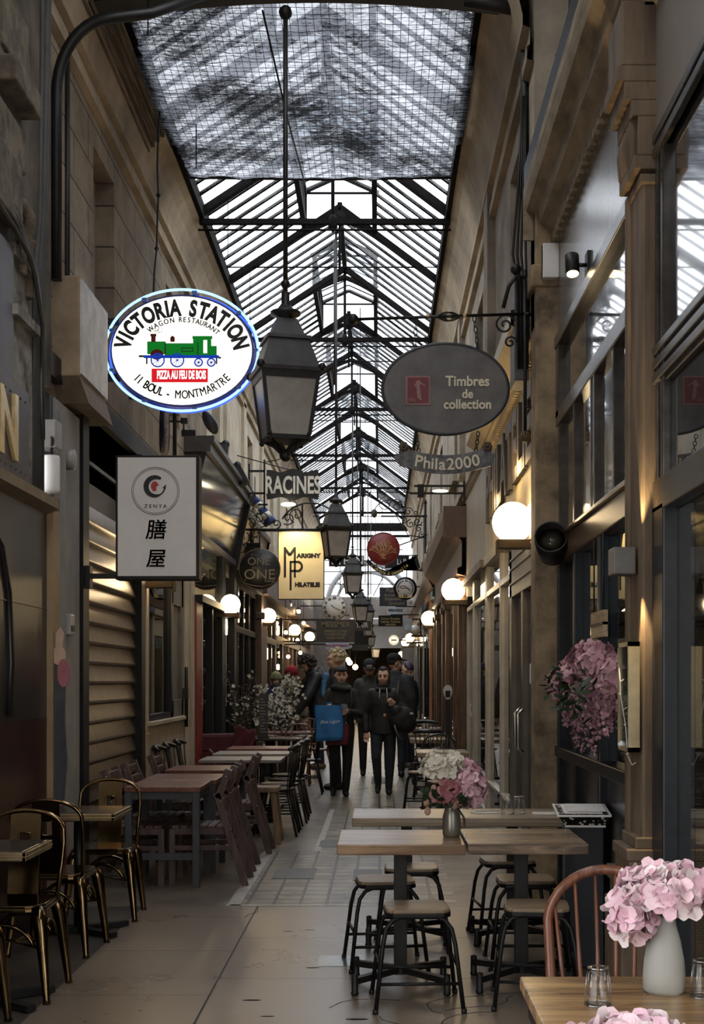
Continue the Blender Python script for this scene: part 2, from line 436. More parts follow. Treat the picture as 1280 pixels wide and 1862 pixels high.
# vertical plaster seams and pilaster strips on the far left wall
m = MB()
for y in (18.6, 21.0, 24.2, 28.5, 33.0): m.box(XL - .02, XL + .05, y, y + .35, 3.4, 6.0)
for y in (17.3, 22.0, 26.5, 31.0, 36.0): m.box(XL - .02, XL + .09, y - .12, y + 1.02, 4.05, 4.2)
struct(m.build('trim_4', PLASTER))
m = MB()
for y in (17.6, 22.0, 26.5, 31.0): m.box(.97, 1.1, y - .12, y + 1.02, 4.15, 4.28)
m.box(.98, 1.08, 12.0, 12.4, 4.0, 6.0); m.box(.98, 1.08, 16.2, 16.6, 4.0, 6.0)
struct(m.build('trim_5', PLASTERG))
# ---- cornices
pl = [(XL, 5.86), (XL + .05, 5.88), (XL + .05, 5.95), (XL + .025, 5.97), (XL + .025, 6.04), (XL + .07, 6.06), (XL + .07, 6.12), (XL + .09, 6.2), (XL + .14, 6.32), (XL + .21, 6.41), (XL + .27, 6.45), (EL, 6.46), (EL, 6.6), (XL - .2, 6.6)]
m = MB(); m.strip(pl, 8.6, Y_END); struct(m.build('trim_6', CORN))
pr = [(3.25 - 1.95 - .25 - .0, 5.86)]
pr = [(1.05, 5.7), (1.0, 5.72), (1.0, 5.8), (1.02, 5.82), (1.02, 5.93), (.97, 5.95), (.97, 6.02), (.94, 6.15), (.89, 6.3), (.83, 6.41), (ER + .02, 6.45), (ER, 6.46), (ER, 6.6), (1.3, 6.6)]
m = MB(); m.strip(pr[::-1], 8.95, Y_END); struct(m.build('trim_7', CORN))
# ribbed boarding on the near end of the left cornice
m = MB()
for k in range(5):
    m.box(XL + .05 + .045 * k, XL + .085 + .045 * k, 8.6, 11.9, 6.22 + .045 * k, 6.27 + .045 * k)
struct(m.build('trim_8', wood('grey_weathered_boards', (.08, .062, .045), (.20, .16, .115), .8, 2, 1)))

# ---- glazed roof
def slope(x):           # height of the glass at x
    return ZE + .06 + (ZRI - ZE) * ((x - EL) / (XRI - EL) if x < XRI else (ER - x) / (ER - XRI))
LW = .44                # half width of the raised lantern lights
RG = film('roof_glass', (.92, .96, 1.0), .93, 1.2, .07)
BARM = mat('black_glazing_bars', (.0025, .0025, .0025), .9, 0, .2, 8, spec=.05)
y_first, pitch = 9.26, 2.445
trusses = [y_first + pitch * k for k in range(14)]
g = MB(); bars = MB(); lant = MB(); lg = MB()
xl0, xr0 = XRI - LW, XRI + LW
zl = slope(xl0); zr = slope(xr0); ZL = zl + .42
def pane(b, xa, za, xb, zb, ya, yb): b.add([(xa, ya, za), (xa, yb, za), (xb, yb, zb), (xb, ya, zb)], [(0, 1, 2, 3)])
for k in range(len(trusses) - 1):
    ya, yb = trusses[k], trusses[k + 1]
    if yb > Y_END + .6: break
    lantern = k % 2 == 0
    if lantern:
        pane(g, EL, slope(EL), xl0, zl, ya, yb); pane(g, ER, slope(ER), xr0, zr, ya, yb)
        for x, z in ((xl0, zl), (xr0, zr)):
            lant.box(x - .03, x + .03, ya, yb, z - .06, z + .05); lant.box(x - .03, x + .03, ya, yb, ZL - .05, ZL + .03)
            for q in range(9): lant.box(x - .012, x + .012, ya, yb, z + .08 + q * .038, z + .1 + q * .038)
            for y in (ya + .05, (ya + yb) / 2, yb - .05): lant.box(x - .03, x + .03, y - .03, y + .03, z, ZL)
        zt = ZL + .22
        pane(lg, xl0 - .1, ZL - .03, XRI, zt, ya, yb); pane(lg, xr0 + .1, ZL - .03, XRI, zt, ya, yb)
        for y in (ya, yb):
            lant.bar((xl0 - .05, y, ZL), (XRI, y, zt), .05); lant.bar((xr0 + .05, y, ZL), (XRI, y, zt), .05)
            lant.bar((xl0, y, ZL), (xr0, y, ZL), .025)
            lg.add([(xl0, y, zl), (xr0, y, zr), (xr0, y, ZL), (XRI, y, zt), (xl0, y, ZL)], [(0, 1, 2, 3, 4)])
        for q in range(1, 8):
            y = ya + (yb - ya) * q / 8
            lant.bar((xl0 - .05, y, ZL), (XRI, y, zt), .02); lant.bar((xr0 + .05, y, ZL), (XRI, y, zt), .02)
    else:
        pane(g, EL, slope(EL), XRI, slope(XRI), ya, yb); pane(g, ER, slope(ER), XRI, slope(XRI), ya, yb)
        lant.box(XRI - .03, XRI + .03, ya, yb, ZRI - .02, ZRI + .08)
    nb = 7
    for q in range(1, nb + 1):
        y = ya + (yb - ya) * q / (nb + 1)
        for xa, xb in ((EL, xl0 if lantern else XRI), (ER, xr0 if lantern else XRI)):
            bars.bar((xa, y, slope(xa) + .015), (xb, y, slope(xb) + .015), .03, .045, up=(0, 1, 0))
struct(g.build('roof_glass', RG)); struct(bars.build('roof_glazing_bars', BARM)); struct(lant.build('roof_lantern_frames', RUST)); struct(lg.build('roof_lantern_glass', RG))
for k, y in enumerate(trusses):
    if y > Y_END + .6: continue
    m = MB()
    for xa in (EL, ER):
        m.bar((xa, y, slope(xa) - .05), (XRI, y, slope(XRI) - .05), .07, .10, up=(0, 1, 0))
        # curved haunch under the ridge
        for q in range(5):
            t0, t1 = .55 + q * .09, .55 + (q + 1) * .09
            p0 = Vector((xa + (XRI - xa) * t0, y, slope(xa + (XRI - xa) * t0) - .07 - .11 * ((t0 - .55) / .45) ** 2)); p1 = Vector((xa + (XRI - xa) * t1, y, slope(xa + (XRI - xa) * t1) - .07 - .11 * ((t1 - .55) / .45) ** 2))
            m.bar(p0, p1, .05, .08, up=(0, 1, 0))
    if k % 2 == 0:
        m.bar((EL, y, 6.42), (ER, y, 6.42), .06, .055); m.tube([(EL, y - .1, 6.3), (ER, y - .1, 6.3)], .012, 6)
        m.tube([(XRI, y, 6.4), (XRI, y, ZRI)], .02, 6); m.lathe([(.0, -.12), (.05, -.06), (.05, .03), (.02, .08)], 8, (XRI, y, 6.42))
    else:
        m.tube([(EL, y, 6.7), (ER, y, 6.7)], .010, 6); m.tube([(XRI, y, 6.6), (XRI, y, ZRI)], .016, 6)
        m.lathe([(.09, -.02), (.09, .02)], 14, (XRI, y - .05, 7.3), ax='Y')
    m.tube([(EL + .3, y + .03, slope(EL + .3)), (EL + .3, y + .03, 6.05)], .005, 5)
    struct(m.build('roof_truss', RUST))
for x in (EL, ER):
    m = MB(); m.box(x - .05, x + .05, 9.2, Y_END, 6.46, 6.62); struct(m.build('roof_eave_plate', RUST))
# ---- hanging mesh canopy under the near roof
cm = MB(); nx, ny = 40, 50; yc0, yc1 = 9.61, 13.15; rr = random.Random(2)
def zc(x, y):
    u = (x - EL) / (ER - EL); v = (y - yc0) / (yc1 - yc0)
    return 6.52 - .02 * math.sin(PI * u) - .09 * math.sin(PI * v) + .012 * math.sin(x * 17 + 3 * math.sin(y * 3)) * math.sin(y * 9 + x * 2) + .008 * math.sin(y * 31 + 5 * math.sin(x * 2.3))
vs = [(EL + (ER - EL) * i / nx, yc0 + (yc1 - yc0) * j / ny, 0) for j in range(ny + 1) for i in range(nx + 1)]
vs = [(x, y, zc(x, y)) for x, y, z in vs]
cm.add(vs, [(j * (nx + 1) + i, j * (nx + 1) + i + 1, (j + 1) * (nx + 1) + i + 1, (j + 1) * (nx + 1) + i) for j in range(ny) for i in range(nx)], 0, True)
NET = bpy.data.materials.new('dusty_protective_film'); NET.use_nodes = True; nt = NET.node_tree; L_ = nt.links.new; nt.nodes.remove(nt.nodes['Principled BSDF'])
tcn = nt.nodes.new('ShaderNodeTexCoord'); mpn = nt.nodes.new('ShaderNodeMapping'); mpn.inputs['Scale'].default_value = (1.3, 3.2, 1); L_(tcn.outputs['Object'], mpn.inputs['Vector'])
n1 = nt.nodes.new('ShaderNodeTexNoise'); n1.inputs['Scale'].default_value = 9; n1.inputs['Detail'].default_value = 6; n1.inputs['Roughness'].default_value = .75; n1.inputs['Distortion'].default_value = 1.2; L_(mpn.outputs['Vector'], n1.inputs['Vector'])
n2 = nt.nodes.new('ShaderNodeTexNoise'); n2.inputs['Scale'].default_value = 1.1; n2.inputs['Detail'].default_value = 3; L_(tcn.outputs['Object'], n2.inputs['Vector'])
ad = nt.nodes.new('ShaderNodeMath'); ad.operation = 'MULTIPLY_ADD'; ad.inputs[1].default_value = .8; L_(n2.outputs['Fac'], ad.inputs[0]); L_(n1.outputs['Fac'], ad.inputs[2])
cr = nt.nodes.new('ShaderNodeValToRGB'); cr.color_ramp.elements[0].position = .80; cr.color_ramp.elements[0].color = (.012, .012, .013, 1); cr.color_ramp.elements[1].position = 1.08; cr.color_ramp.elements[1].color = (.22, .225, .245, 1); L_(ad.outputs[0], cr.inputs['Fac'])
tl = nt.nodes.new('ShaderNodeBsdfTranslucent'); L_(cr.outputs['Color'], tl.inputs[0]); tp = nt.nodes.new('ShaderNodeBsdfTransparent')
mr = nt.nodes.new('ShaderNodeMapRange'); mr.inputs['From Min'].default_value = .78; mr.inputs['From Max'].default_value = 1.12; mr.inputs['To Min'].default_value = .015; mr.inputs['To Max'].default_value = .22; L_(ad.outputs[0], mr.inputs['Value'])
mxn = nt.nodes.new('ShaderNodeMixShader'); L_(mr.outputs[0], mxn.inputs[0]); L_(tl.outputs[0], mxn.inputs[1]); L_(tp.outputs[0], mxn.inputs[2]); L_(mxn.outputs[0], nt.nodes['Material Output'].inputs[0])
can = cm.build('canopy_film', NET); struct(can)
cm = MB()
for i in range(0, 46): 
    x = EL + (ER - EL) * i / 45
    cm.tube([(x, yc0 + (yc1 - yc0) * j / 16, zc(x, yc0 + (yc1 - yc0) * j / 16) - .012) for j in range(17)], .0022, 4)
for j in range(0, 48):
    y = yc0 + (yc1 - yc0) * j / 47
    cm.tube([(EL + (ER - EL) * i / 14, y, zc(EL + (ER - EL) * i / 14, y) - .012) for i in range(15)], .0022, 4)
cm.tube([(EL, yc1, 6.52), ((EL + ER) / 2, yc1, 6.5), (ER, yc1, 6.52)], .02, 6)
cm.tube([(-.86, yc0 + .1, 6.43), (-.8, 11.5, 6.39), (-.74, yc1, 6.44)], .008, 6)
struct(cm.build('canopy_wire_mesh', BLACK))

# ---- end of the passage
ENDW = mat('pale_end_wall', (.45, .44, .43), .8, 0, .1, 2)
m = MB()
m.box(-3, 2.4, Y_END + 2, Y_END + 2.3, 3.6, 4.3)
m.box(-3, -1.15, Y_END + 2, Y_END + 2.3, 0, 3.6); m.box(.75, 2.4, Y_END + 2, Y_END + 2.3, 0, 3.6)
struct(m.build('wall_back', mat('taupe_end_wall', (.20, .185, .17), .8, 0, .2, 2)))
m = MB(); m.box(-3, 2.4, Y_END + 2.35, Y_END + 2.6, 2.6, 3.4); struct(m.build('wall_back_band', ENDW))
m = MB()      # glazed gable: bars, beams and the arched fanlight
GY = Y_END + .3
for z in (4.6, 5.0, 5.35, 5.7, 6.05): m.box(EL, ER, GY, GY + .03, z - .012, z + .012)
m.box(EL - .2, ER + .3, GY - .1, GY + .1, 6.3, 6.55); m.box(EL - .2, ER + .3, GY - .1, GY + .1, 6.1, 6.17)
for k in range(9):
    x = EL + (ER - EL) * k / 8; m.box(x - .012, x + .012, GY, GY + .03, 6.5, slope(x))
    if k in (2, 4, 6): m.box(x - .012, x + .012, GY, GY + .03, 4.3, 6.5)
struct(m.build('window_1', RUST))
m = MB(); pts = []
m.tube(arc((-.35, GY + .05, 3.95), 1.32, 0, 180, 24), .09, 6); m.tube(arc((-.35, GY + .05, 3.95), 1.02, 0, 180, 24), .05, 6)
for a in (35, 62, 90, 118, 145):
    a = math.radians(a); m.bar((-.35 + .3 * math.cos(a), GY + .05, 3.95 + .3 * math.sin(a)), (-.35 + 1.3 * math.cos(a), GY + .05, 3.95 + 1.3 * math.sin(a)), .035)
struct(m.build('window_2', mat('pale_blue_grey_arch', (.52, .56, .62), .6, 0, .1, 3)))
m = MB(); m.add([(-3, GY + .2, 4.3), (2.4, GY + .2, 4.3), (2.4, GY + .2, 6.45), (-3, GY + .2, 6.45)], [(0, 1, 2, 3)])
struct(m.build('window_3', film('gable_frosted_glass', (.92, .95, 1), .45, .7, .2)))
for sx, xa, xb in ((0, -3.4, XL - .0), (1, XR, 2.6)):
    m = MB(); m.box(xa, xb, Y_END, Y_END + 14, 0, 4.2); struct(m.build('wall_end_side', SHOPMID))
m = MB(); m.box(-3, 2.4, Y_END + 2.6, Y_END + 14, 3.4, 3.6); struct(m.build('ceiling_end', ENDW))
m = MB(); m.box(-3, 2.4, Y_END + 14, Y_END + 14.3, 0, 3.6); struct(m.build('wall_end', SHOPDARK))

# ---- near end: arched beam, side walls, passage behind the viewer
m = MB(); top = [(-2.3, 6.95), (1.4, 6.95)]
low = [(1.4 - 3.7 * i / 30, 6.31 + .12 * math.sin(PI * min(1, max(0, (i - 2) / 26)))) for i in range(31)]
m.prism([(-2.3, 6.95)] + [(1.4, 6.95)] + low[0:], 9.35, 9.6, 'XZ'); struct(m.build('ceiling_beam', BLACKP))
m = MB()
m.tube([(-2.13, 8.7, 4.14), (-2.13, 8.7, 5.3)] + [(-1.76 - .37 * math.cos(a), 8.7, 5.36 + .51 * math.sin(a)) for a in [PI / 2 * i / 10 for i in range(11)]] + [(-1.55, 8.9, 6.0), (-1.2, 9.33, 6.36)], .038, 10)
m.tube([(-2.19, 9.25, 3.2), (-2.19, 9.25, 6.4)], .022, 8)
struct(m.build('ceiling_bracket_left', BLACK))
m = MB(); m.tube([(1.02, 9.3, 4.9), (1.03, 9.3, 6.3)], .035, 8); m.tube([(.6, 9.3, 6.3), (1.05, 9.3, 6.22)], .05, 8)
struct(m.build('ceiling_bracket_right', BLACK))
# the near passage's own skylight is a long gap in its ceiling
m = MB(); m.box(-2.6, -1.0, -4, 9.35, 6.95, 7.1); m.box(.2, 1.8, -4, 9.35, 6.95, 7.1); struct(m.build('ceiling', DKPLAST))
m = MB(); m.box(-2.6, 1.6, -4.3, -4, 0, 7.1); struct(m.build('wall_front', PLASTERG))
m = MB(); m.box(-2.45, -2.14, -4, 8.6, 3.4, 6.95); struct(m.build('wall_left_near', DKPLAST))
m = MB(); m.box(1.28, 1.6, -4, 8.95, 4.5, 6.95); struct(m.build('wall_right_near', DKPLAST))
# ================================================================== SHOP FRONTS
_wn = [3]; _tn = [8]; _dn = [0]
def win(b, m_):
    _wn[0] += 1; return struct(b.build('window_%d' % _wn[0], m_))
def trim(b, m_, bevel=0.):
    _tn[0] += 1; return struct(b.build('trim_%d' % _tn[0], m_, bevel=bevel))
WARM = (1.0, .62, .28)
# dark rooms behind the shop windows
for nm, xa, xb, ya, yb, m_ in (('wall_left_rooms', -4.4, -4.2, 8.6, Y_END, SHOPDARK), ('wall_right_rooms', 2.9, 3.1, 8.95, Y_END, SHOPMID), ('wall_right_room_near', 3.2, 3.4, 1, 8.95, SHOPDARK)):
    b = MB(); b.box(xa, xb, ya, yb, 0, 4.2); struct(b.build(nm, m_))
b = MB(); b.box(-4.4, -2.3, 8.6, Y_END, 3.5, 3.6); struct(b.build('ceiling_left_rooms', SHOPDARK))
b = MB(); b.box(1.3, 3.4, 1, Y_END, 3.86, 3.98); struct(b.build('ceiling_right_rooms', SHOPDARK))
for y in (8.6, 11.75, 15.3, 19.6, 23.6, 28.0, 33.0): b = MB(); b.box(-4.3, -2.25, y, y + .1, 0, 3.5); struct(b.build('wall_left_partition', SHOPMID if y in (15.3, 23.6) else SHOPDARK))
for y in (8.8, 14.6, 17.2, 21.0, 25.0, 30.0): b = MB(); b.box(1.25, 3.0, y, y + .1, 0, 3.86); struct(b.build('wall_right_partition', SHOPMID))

def front(side, X, y0, y1, cuts, rows, m_, dado, gm, post=.06, deep=.08, proud=.0, dm=None):
    """posts at every cut, rails at every row height, one window object per opening; dado panels below rows[0]"""
    s = side
    b = MB()
    for c in cuts: b.box(X - s * proud, X + s * deep, c - post / 2, c + post / 2, 0, rows[-1])
    for z in [0.03] + list(rows): b.box(X - s * (proud + .012), X + s * deep, y0, y1, z - post / 2, z + post / 2)
    trim(b, m_, .006)
    b = MB()
    if dado:
        for i in range(len(cuts) - 1):
            b.box(X + s * .03, X + s * .07, cuts[i] + post / 2, cuts[i + 1] - post / 2, .05, rows[0] - post / 2)
        trim(b, dado)
    rs = list(rows) if dado else [.05] + list(rows)
    for i in range(len(cuts) - 1):
        for j in range(len(rs) - 1):
            b = MB(); b.box(X + s * .035, X + s * .045, cuts[i] + post / 2, cuts[i + 1] - post / 2, rs[j] + post / 2, rs[j + 1] - post / 2); win(b, gm)

# ---- LEFT, nearest: dark metal front with a sign band
b = MB(); b.box(-2.45, -2.1, 3, 8.33, 0, 1.27); trim(b, mat('burgundy_panel', (.028, .006, .008), .4, 0, .2, 3, spec=.3))
b = MB(); b.box(-2.45, -2.1, 3, 8.33, 1.27, 2.58); b.box(-2.1, -2.09, 3, 8.3, 1.95, 1.955)
b.tube([(-2.095, 7.45, 1.3), (-2.095, 7.5, 1.6), (-2.095, 7.45, 2.0), (-2.095, 7.3, 2.25), (-2.095, 7.0, 2.4)], .022, 8)
trim(b, mat('brushed_dark_metal', (.03, .029, .031), .3, .4, .25, 5, 0, (1, 8, 1)))
b = MB(); b.strip([(-2.12, 2.66), (-2.02, 2.64), (-2.02, 2.58), (-2.1, 2.55)], 3, 8.33); b.box(-2.4, -2.02, 8.32, 8.34, 2.57, 2.65); trim(b, mat('beige_ledge', (.20, .155, .10), .6))
b = MB(); b.box(-2.45, -2.1, 3, 7.9, 2.64, 3.22)
for k in range(26): b.ball((-2.1, 5.2 + k * .105, 2.72), .008, 6); b.ball((-2.1, 5.2 + k * .105, 3.15), .008, 6)
sb = trim(b, mat('blue_grey_sign_band', (.05, .052, .062), .45, .2, .2, 4))
t = thing('sign_lettering', 'raised gold letters on the dark sign band at the left edge', 'lettering', (-2.1, 7.22, 2.93))
b = MB(); b.text('ON', .52, rot('Z', PI / 2), .02, 0, .012); b.build('letters', GOLD, t)
b = MB(); b.box(-2.4, -2.1, 3, 7.58, 3.22, 3.98); trim(b, mat('lavender_grey_panel', (.15, .15, .18), .6, 0, .1, 3))
b = MB(); b.box(-2.45, -2.12, 7.58, 8.05, 2.64, 3.95); b.box(-2.45, -2.07, 7.55, 8.06, 3.6, 3.66); b.box(-2.45, -2.09, 7.58, 8.06, 3.95, 4.02)
trim(b, mat('cracked_white_pilaster', (.24, .225, .20), .9, 0, .5, 6, .4))
b = MB()      # stone brackets above
for (y, z0, z1, x) in ((7.3, 4.1, 4.45, -2.05), (7.55, 4.5, 4.75, -2.1), (7.6, 4.85, 5.0, -2.02), (7.7, 5.1, 5.45, -2.12), (7.4, 5.55, 6.0, -2.0)):
    b.box(-2.45, x, y - .25, y + .3, z0, z1)
b.tube([(-2.12, 7.8, 3.9), (-2.1, 7.8, 4.1), (-2.05, 7.75, 4.22), (-2.1, 7.7, 4.3)], .04, 8)
b.lathe([(.05, 0), (.05, .3), (.07, .35)], 10, (-2.13, 7.95, 3.8)); trim(b, mat('grimy_carved_stone', (.14, .115, .085), .9, 0, .4, 7, .4), .02)
b = MB()
for k, y in enumerate((8.1, 8.2, 8.28)): b.tube([(-2.12, y, 2.6), (-2.12, y, 4.0), (-2.14, y + .2, 4.4 + .1 * k), (-2.13, y + .25, 6.4)], .018 + .006 * (k % 2), 8)
for k in range(4): b.tube([(-2.08, 6.8, 4.15 + .05 * k), (-2.06, 7.5, 4.05 + .04 * k), (-2.06, 7.9, 3.98 - .02 * k), (-2.08, 8.15, 3.7), (-2.09, 8.2, 3.0)], .014, 6)
trim(b, mat('cable_grey', (.06, .058, .055), .7))
# cream post with a painted cut-out figure
b = MB(); b.box(-2.45, -2.06, 8.33, 8.52, 0, 2.58); trim(b, mat('tan_post', (.30, .21, .12), .55, 0, .15, 3))
b = MB(); b.box(-2.5, -2.12, 8.6, 9.33, 0, 3.35); b.box(-2.5, -2.09, 8.75, 8.8, 0, 3.3); trim(b, mat('pale_grey_pilaster', (.26, .25, .24), .7, 0, .15, 3, .1))
b = MB(); b.box(-2.5, -2.13, 8.52, 8.6, 0, 3.35); trim(b, BLACKP)
t = thing('cutout_figure', 'painted wooden cut-out figure hanging on the tan post by the dark metal front', 'decoration', (-2.05, 8.36, 0))
def blob(pts, d, mi, b):
    b.prism(pts, d, d + .016, 'XZ', mi)
b = MB(); rr = random.Random(5)
def oval(cx, cz, rx, rz, n=14): return [(cx + rx * math.cos(2 * PI * i / n), cz + rz * math.sin(2 * PI * i / n)) for i in range(n)]
blob([(-.03, .72), (.05, .72), (.07, 1.0), (.055, 1.25), (.06, 1.5), (.03, 1.62), (-.02, 1.6), (-.05, 1.35), (-.06, 1.05)], 0, 0, b); b.build('dress', mat('figure_dress', (.05, .05, .06), .6, 0, .2), t)
b = MB(); blob(oval(.02, 1.66, .045, .06), -.008, 0, b); blob([(.0, 1.7), (.04, 1.7), (.05, 1.8), (.03, 1.84), (.0, 1.8)], -.006, 0, b); b.build('head', mat('figure_skin', (.5, .35, .27), .6), t)
b = MB(); blob(oval(.05, 1.55, .04, .09), -.01, 0, b); b.build('scarf', mat('figure_pink', (.35, .12, .14), .6), t)
b = MB(); blob([(-.04, .2), (.0, .2), (.015, .74), (-.03, .74)], 0, 0, b); b.build('leg', mat('figure_leg', (.38, .3, .22), .6), t)
b = MB(); blob([(.02, .2), (.07, .2), (.06, .74), (.03, .74)], 0, 0, b); b.build('leg', mat('figure_leg_red', (.28, .06, .05), .6), t)
# little boxes on the pale pilaster
t = thing('security_camera', 'white cylinder camera under a grey hood on the pale left pilaster', 'camera', (-2.1, 8.45, 2.82))
b = MB(); b.lathe([(.05, -.12), (.055, -.1), (.055, .1), (.05, .12)], 14); b.build('body', WHITE, t)
b = MB(); b.box(-.06, .05, -.08, .08, .16, .34); b.build('hood', GREYP, t, .01); b = MB(); b.tube([(.0, -.02, .12), (.03, -.1, .2), (.0, -.02, .28)], .012, 6); b.build('cable', BLACK, t)
t = thing('wall_socket', 'small grey junction box half way down the pale left pilaster', 'socket', (-2.11, 8.95, 1.88))
b = MB(); b.box(-.01, .03, -.06, .06, -.07, .07); b.build('box', GREYP, t, .006); b = MB(); b.box(.03, .036, -.045, .045, -.045, -.005); b.build('plate', BLACK, t)
t = thing('round_wall_cap', 'round dull metal cap on the pale left pilaster', 'cap', (-2.12, 8.95, 3.0))
b = MB(); b.lathe([(.07, 0), (.07, .05), (.05, .06)], 16, ax='X'); b.build('disc', GREYP, t)
# shutter housing
t = thing('sign_housing', 'dusty beige box housing fixed high on the left wall', 'box', (-2.14, 9.0, 3.55))
b = MB(); b.box(-.13, .12, -.12, .75, 0, .68); b.build('body', mat('beige_box', (.30, .225, .145), .75, 0, .22, 4), t, .012)
b = MB(); b.add([(-.13, -.12, 0), (.12, -.12, 0), (.12, .75, 0), (-.13, .75, 0), (-.13, .0, -.16), (.16, .0, -.16), (.16, .8, -.16), (-.13, .8, -.16)], [(0, 1, 5, 4), (1, 2, 6, 5), (4, 5, 6, 7), (2, 3, 7, 6), (3, 0, 4, 7)]); b.build('lower_tray', mat('beige_box_dark', (.16, .12, .085), .8), t)
b = MB(); b.box(.12, .135, -.1, .74, .02, .66); b.build('side_panel', mat('pale_box_side', (.55, .53, .5), .6), t)
# ---- rolling shutter
b = MB(); b.box(-2.3, -2.1, 9.36, 9.55, 0, 3.5); b.box(-2.3, -2.1, 11.66, 11.84, 0, 3.5); trim(b, BLACKP)
b = MB(); b.box(-2.25, -2.2, 9.5, 11.7, 2.82, 3.5); b.box(-2.23, -2.17, 9.5, 11.7, 3.12, 3.15); win(b, mat('dark_dusty_glass', (.02, .02, .024), .25, 0, .4, 3))
b = MB(); b.box(-2.4, -2.14, 8.6, 15.4, 3.5, 3.66); trim(b, BLACKP)
t = thing('rolling_shutter', 'ribbed beige rolling shutter pulled down on the left shop', 'shutter', (-2.2, 10.6, 0))
SHUT = mat('shutter_slats', (.22, .17, .125), .36, .45, .14, 3, 0, (1, 4, 1))
for k in range(18):
    z = .12 + k * .15; prof = []
    for i in range(9):
        u = i / 8; prof.append(((.0 if i == 0 else .052 - .044 * u ** 1.3), z + .15 * max(0, u - .04) / .96))
    b = MB(); b.strip(prof[::-1], -1.06, 1.06, 0, True); b.build('slat', SHUT, t)
b = MB(); b.box(.01, .05, -1.06, 1.06, .0, .12); b.build('bottom_rail', BLACK, t)
# ---- cream front with a framed window
b = MB(); b.box(-2.4, -2.14, 11.84, 12.25, 0, 2.85); b.box(-2.4, -2.14, 14.55, 15.3, 0, 2.85); b.box(-2.4, -2.16, 12.25, 14.55, 0, 1.08); b.box(-2.4, -2.1, 12.2, 14.6, 1.08, 1.12)
b.box(-2.15, -2.12, 12.0, 12.03, 0, 2.8); b.box(-2.15, -2.125, 14.9, 14.95, 0, 2.8); b.box(-2.15, -2.125, 11.86, 12.23, 1.0, 1.02); trim(b, CREAM, .006)
b = MB(); b.box(-2.24, -2.15, 12.25, 12.33, 1.12, 2.7); b.box(-2.24, -2.15, 13.62, 13.7, 1.12, 2.7); b.box(-2.24, -2.15, 12.25, 13.7, 1.12, 1.18); b.box(-2.24, -2.15, 12.25, 14.55, 2.62, 2.72); trim(b, BLACKP)
b = MB(); b.box(-2.24, -2.16, 13.7, 14.55, 1.12, 1.3); b.box(-2.24, -2.16, 13.72, 13.84, 1.12, 2.7); b.box(-2.24, -2.16, 14.42, 14.55, 1.12, 2.7); b.box(-2.24, -2.16, 13.7, 14.55, 2.3, 2.62); b.box(-2.22, -2.19, 13.84, 14.42, 1.3, 2.3); trim(b, mat('olive_grey_joinery', (.16, .145, .12), .5), .005)
b = MB(); b.box(-2.2, -2.19, 12.33, 13.62, 1.18, 2.62); win(b, GLASSR)
b = MB(); b.box(-2.35, -2.16, 11.84, 15.3, 2.72, 3.5); trim(b, BLACKP)
b = MB(); b.tube([(-2.1, 14.35, 1.0), (-2.1, 14.35, 1.65)], .02, 8); b.box(-2.14, -2.08, 14.32, 14.38, 1.3, 1.42); trim(b, BLACK)
# ---- red front
REDP = mat('red_painted_pilaster', (.22, .028, .02), .4, 0, .15, 5)
b = MB(); b.box(-2.4, -2.12, 15.3, 15.85, 0, 2.45); trim(b, REDP, .01)
b = MB(); b.box(-2.3, -2.05, 15.3, 19.5, 2.42, 2.5); b.box(-2.3, -2.12, 17.8, 18.2, 0, 3.2); b.box(-2.3, -2.12, 16.75, 16.85, 0, 2.45); b.box(-2.3, -2.12, 19.3, 19.6, 0, 3.3); trim(b, BLACKP)
for ya, yb in ((15.85, 16.75), (16.85, 17.8), (18.2, 19.3)):
    b = MB(); b.box(-2.22, -2.21, ya, yb, .1, 2.42); win(b, GLASSR)
b = MB(); b.box(-2.17, -2.16, 15.3, 17.8, 2.5, 3.2); win(b, GLASS)
b = MB(); b.add([(-2.16, 14.9, 3.22), (-1.95, 14.9, 4.1), (-1.95, 19.3, 4.1), (-2.16, 19.3, 3.22), (-2.22, 14.9, 3.22), (-2.22, 19.3, 3.22), (-2.22, 14.9, 4.1), (-2.22, 19.3, 4.1)], [(0, 1, 2, 3), (0, 3, 5, 4), (1, 6, 7, 2), (0, 4, 6, 1), (3, 2, 7, 5)])
trim(b, mat('dark_reflective_signboard', (.05, .055, .055), .12, 0, .2, 2))
b = MB(); b.box(-2.2, -1.9, 14.85, 19.35, 4.08, 4.2); b.box(-2.2, -1.86, 14.85, 19.35, 4.2, 4.26); b.box(-2.2, -2.1, 14.85, 19.35, 3.18, 3.26); trim(b, mat('grey_signboard_frame', (.07, .068, .066), .4))
b = MB(); b.prism([(-2.22, 3.0), (-2.12, 3.0), (-1.88, 4.15), (-2.22, 4.15)], 19.36, 19.44); trim(b, BLACKP)
t = thing('bottle_shelf', 'lit shelf behind the transom glass of the red shop front', 'shelf', (-2.35, 16.6, 2.5))
b = MB(); b.box(-.12, .12, -1.2, 1.15, 0, .028); b.build('board', mat('shelf_board', (.3, .2, .1), .5), t)
b = MB(); b.box(-2.272, -2.252, 15.45, 17.7, 2.531, 2.546); tag(b.build('strip_light', emit('shelf_strip', (1, .72, .38), 9)), 'warm strip light lying along the bottle shelf of the red shop', 'light')
b0 = None
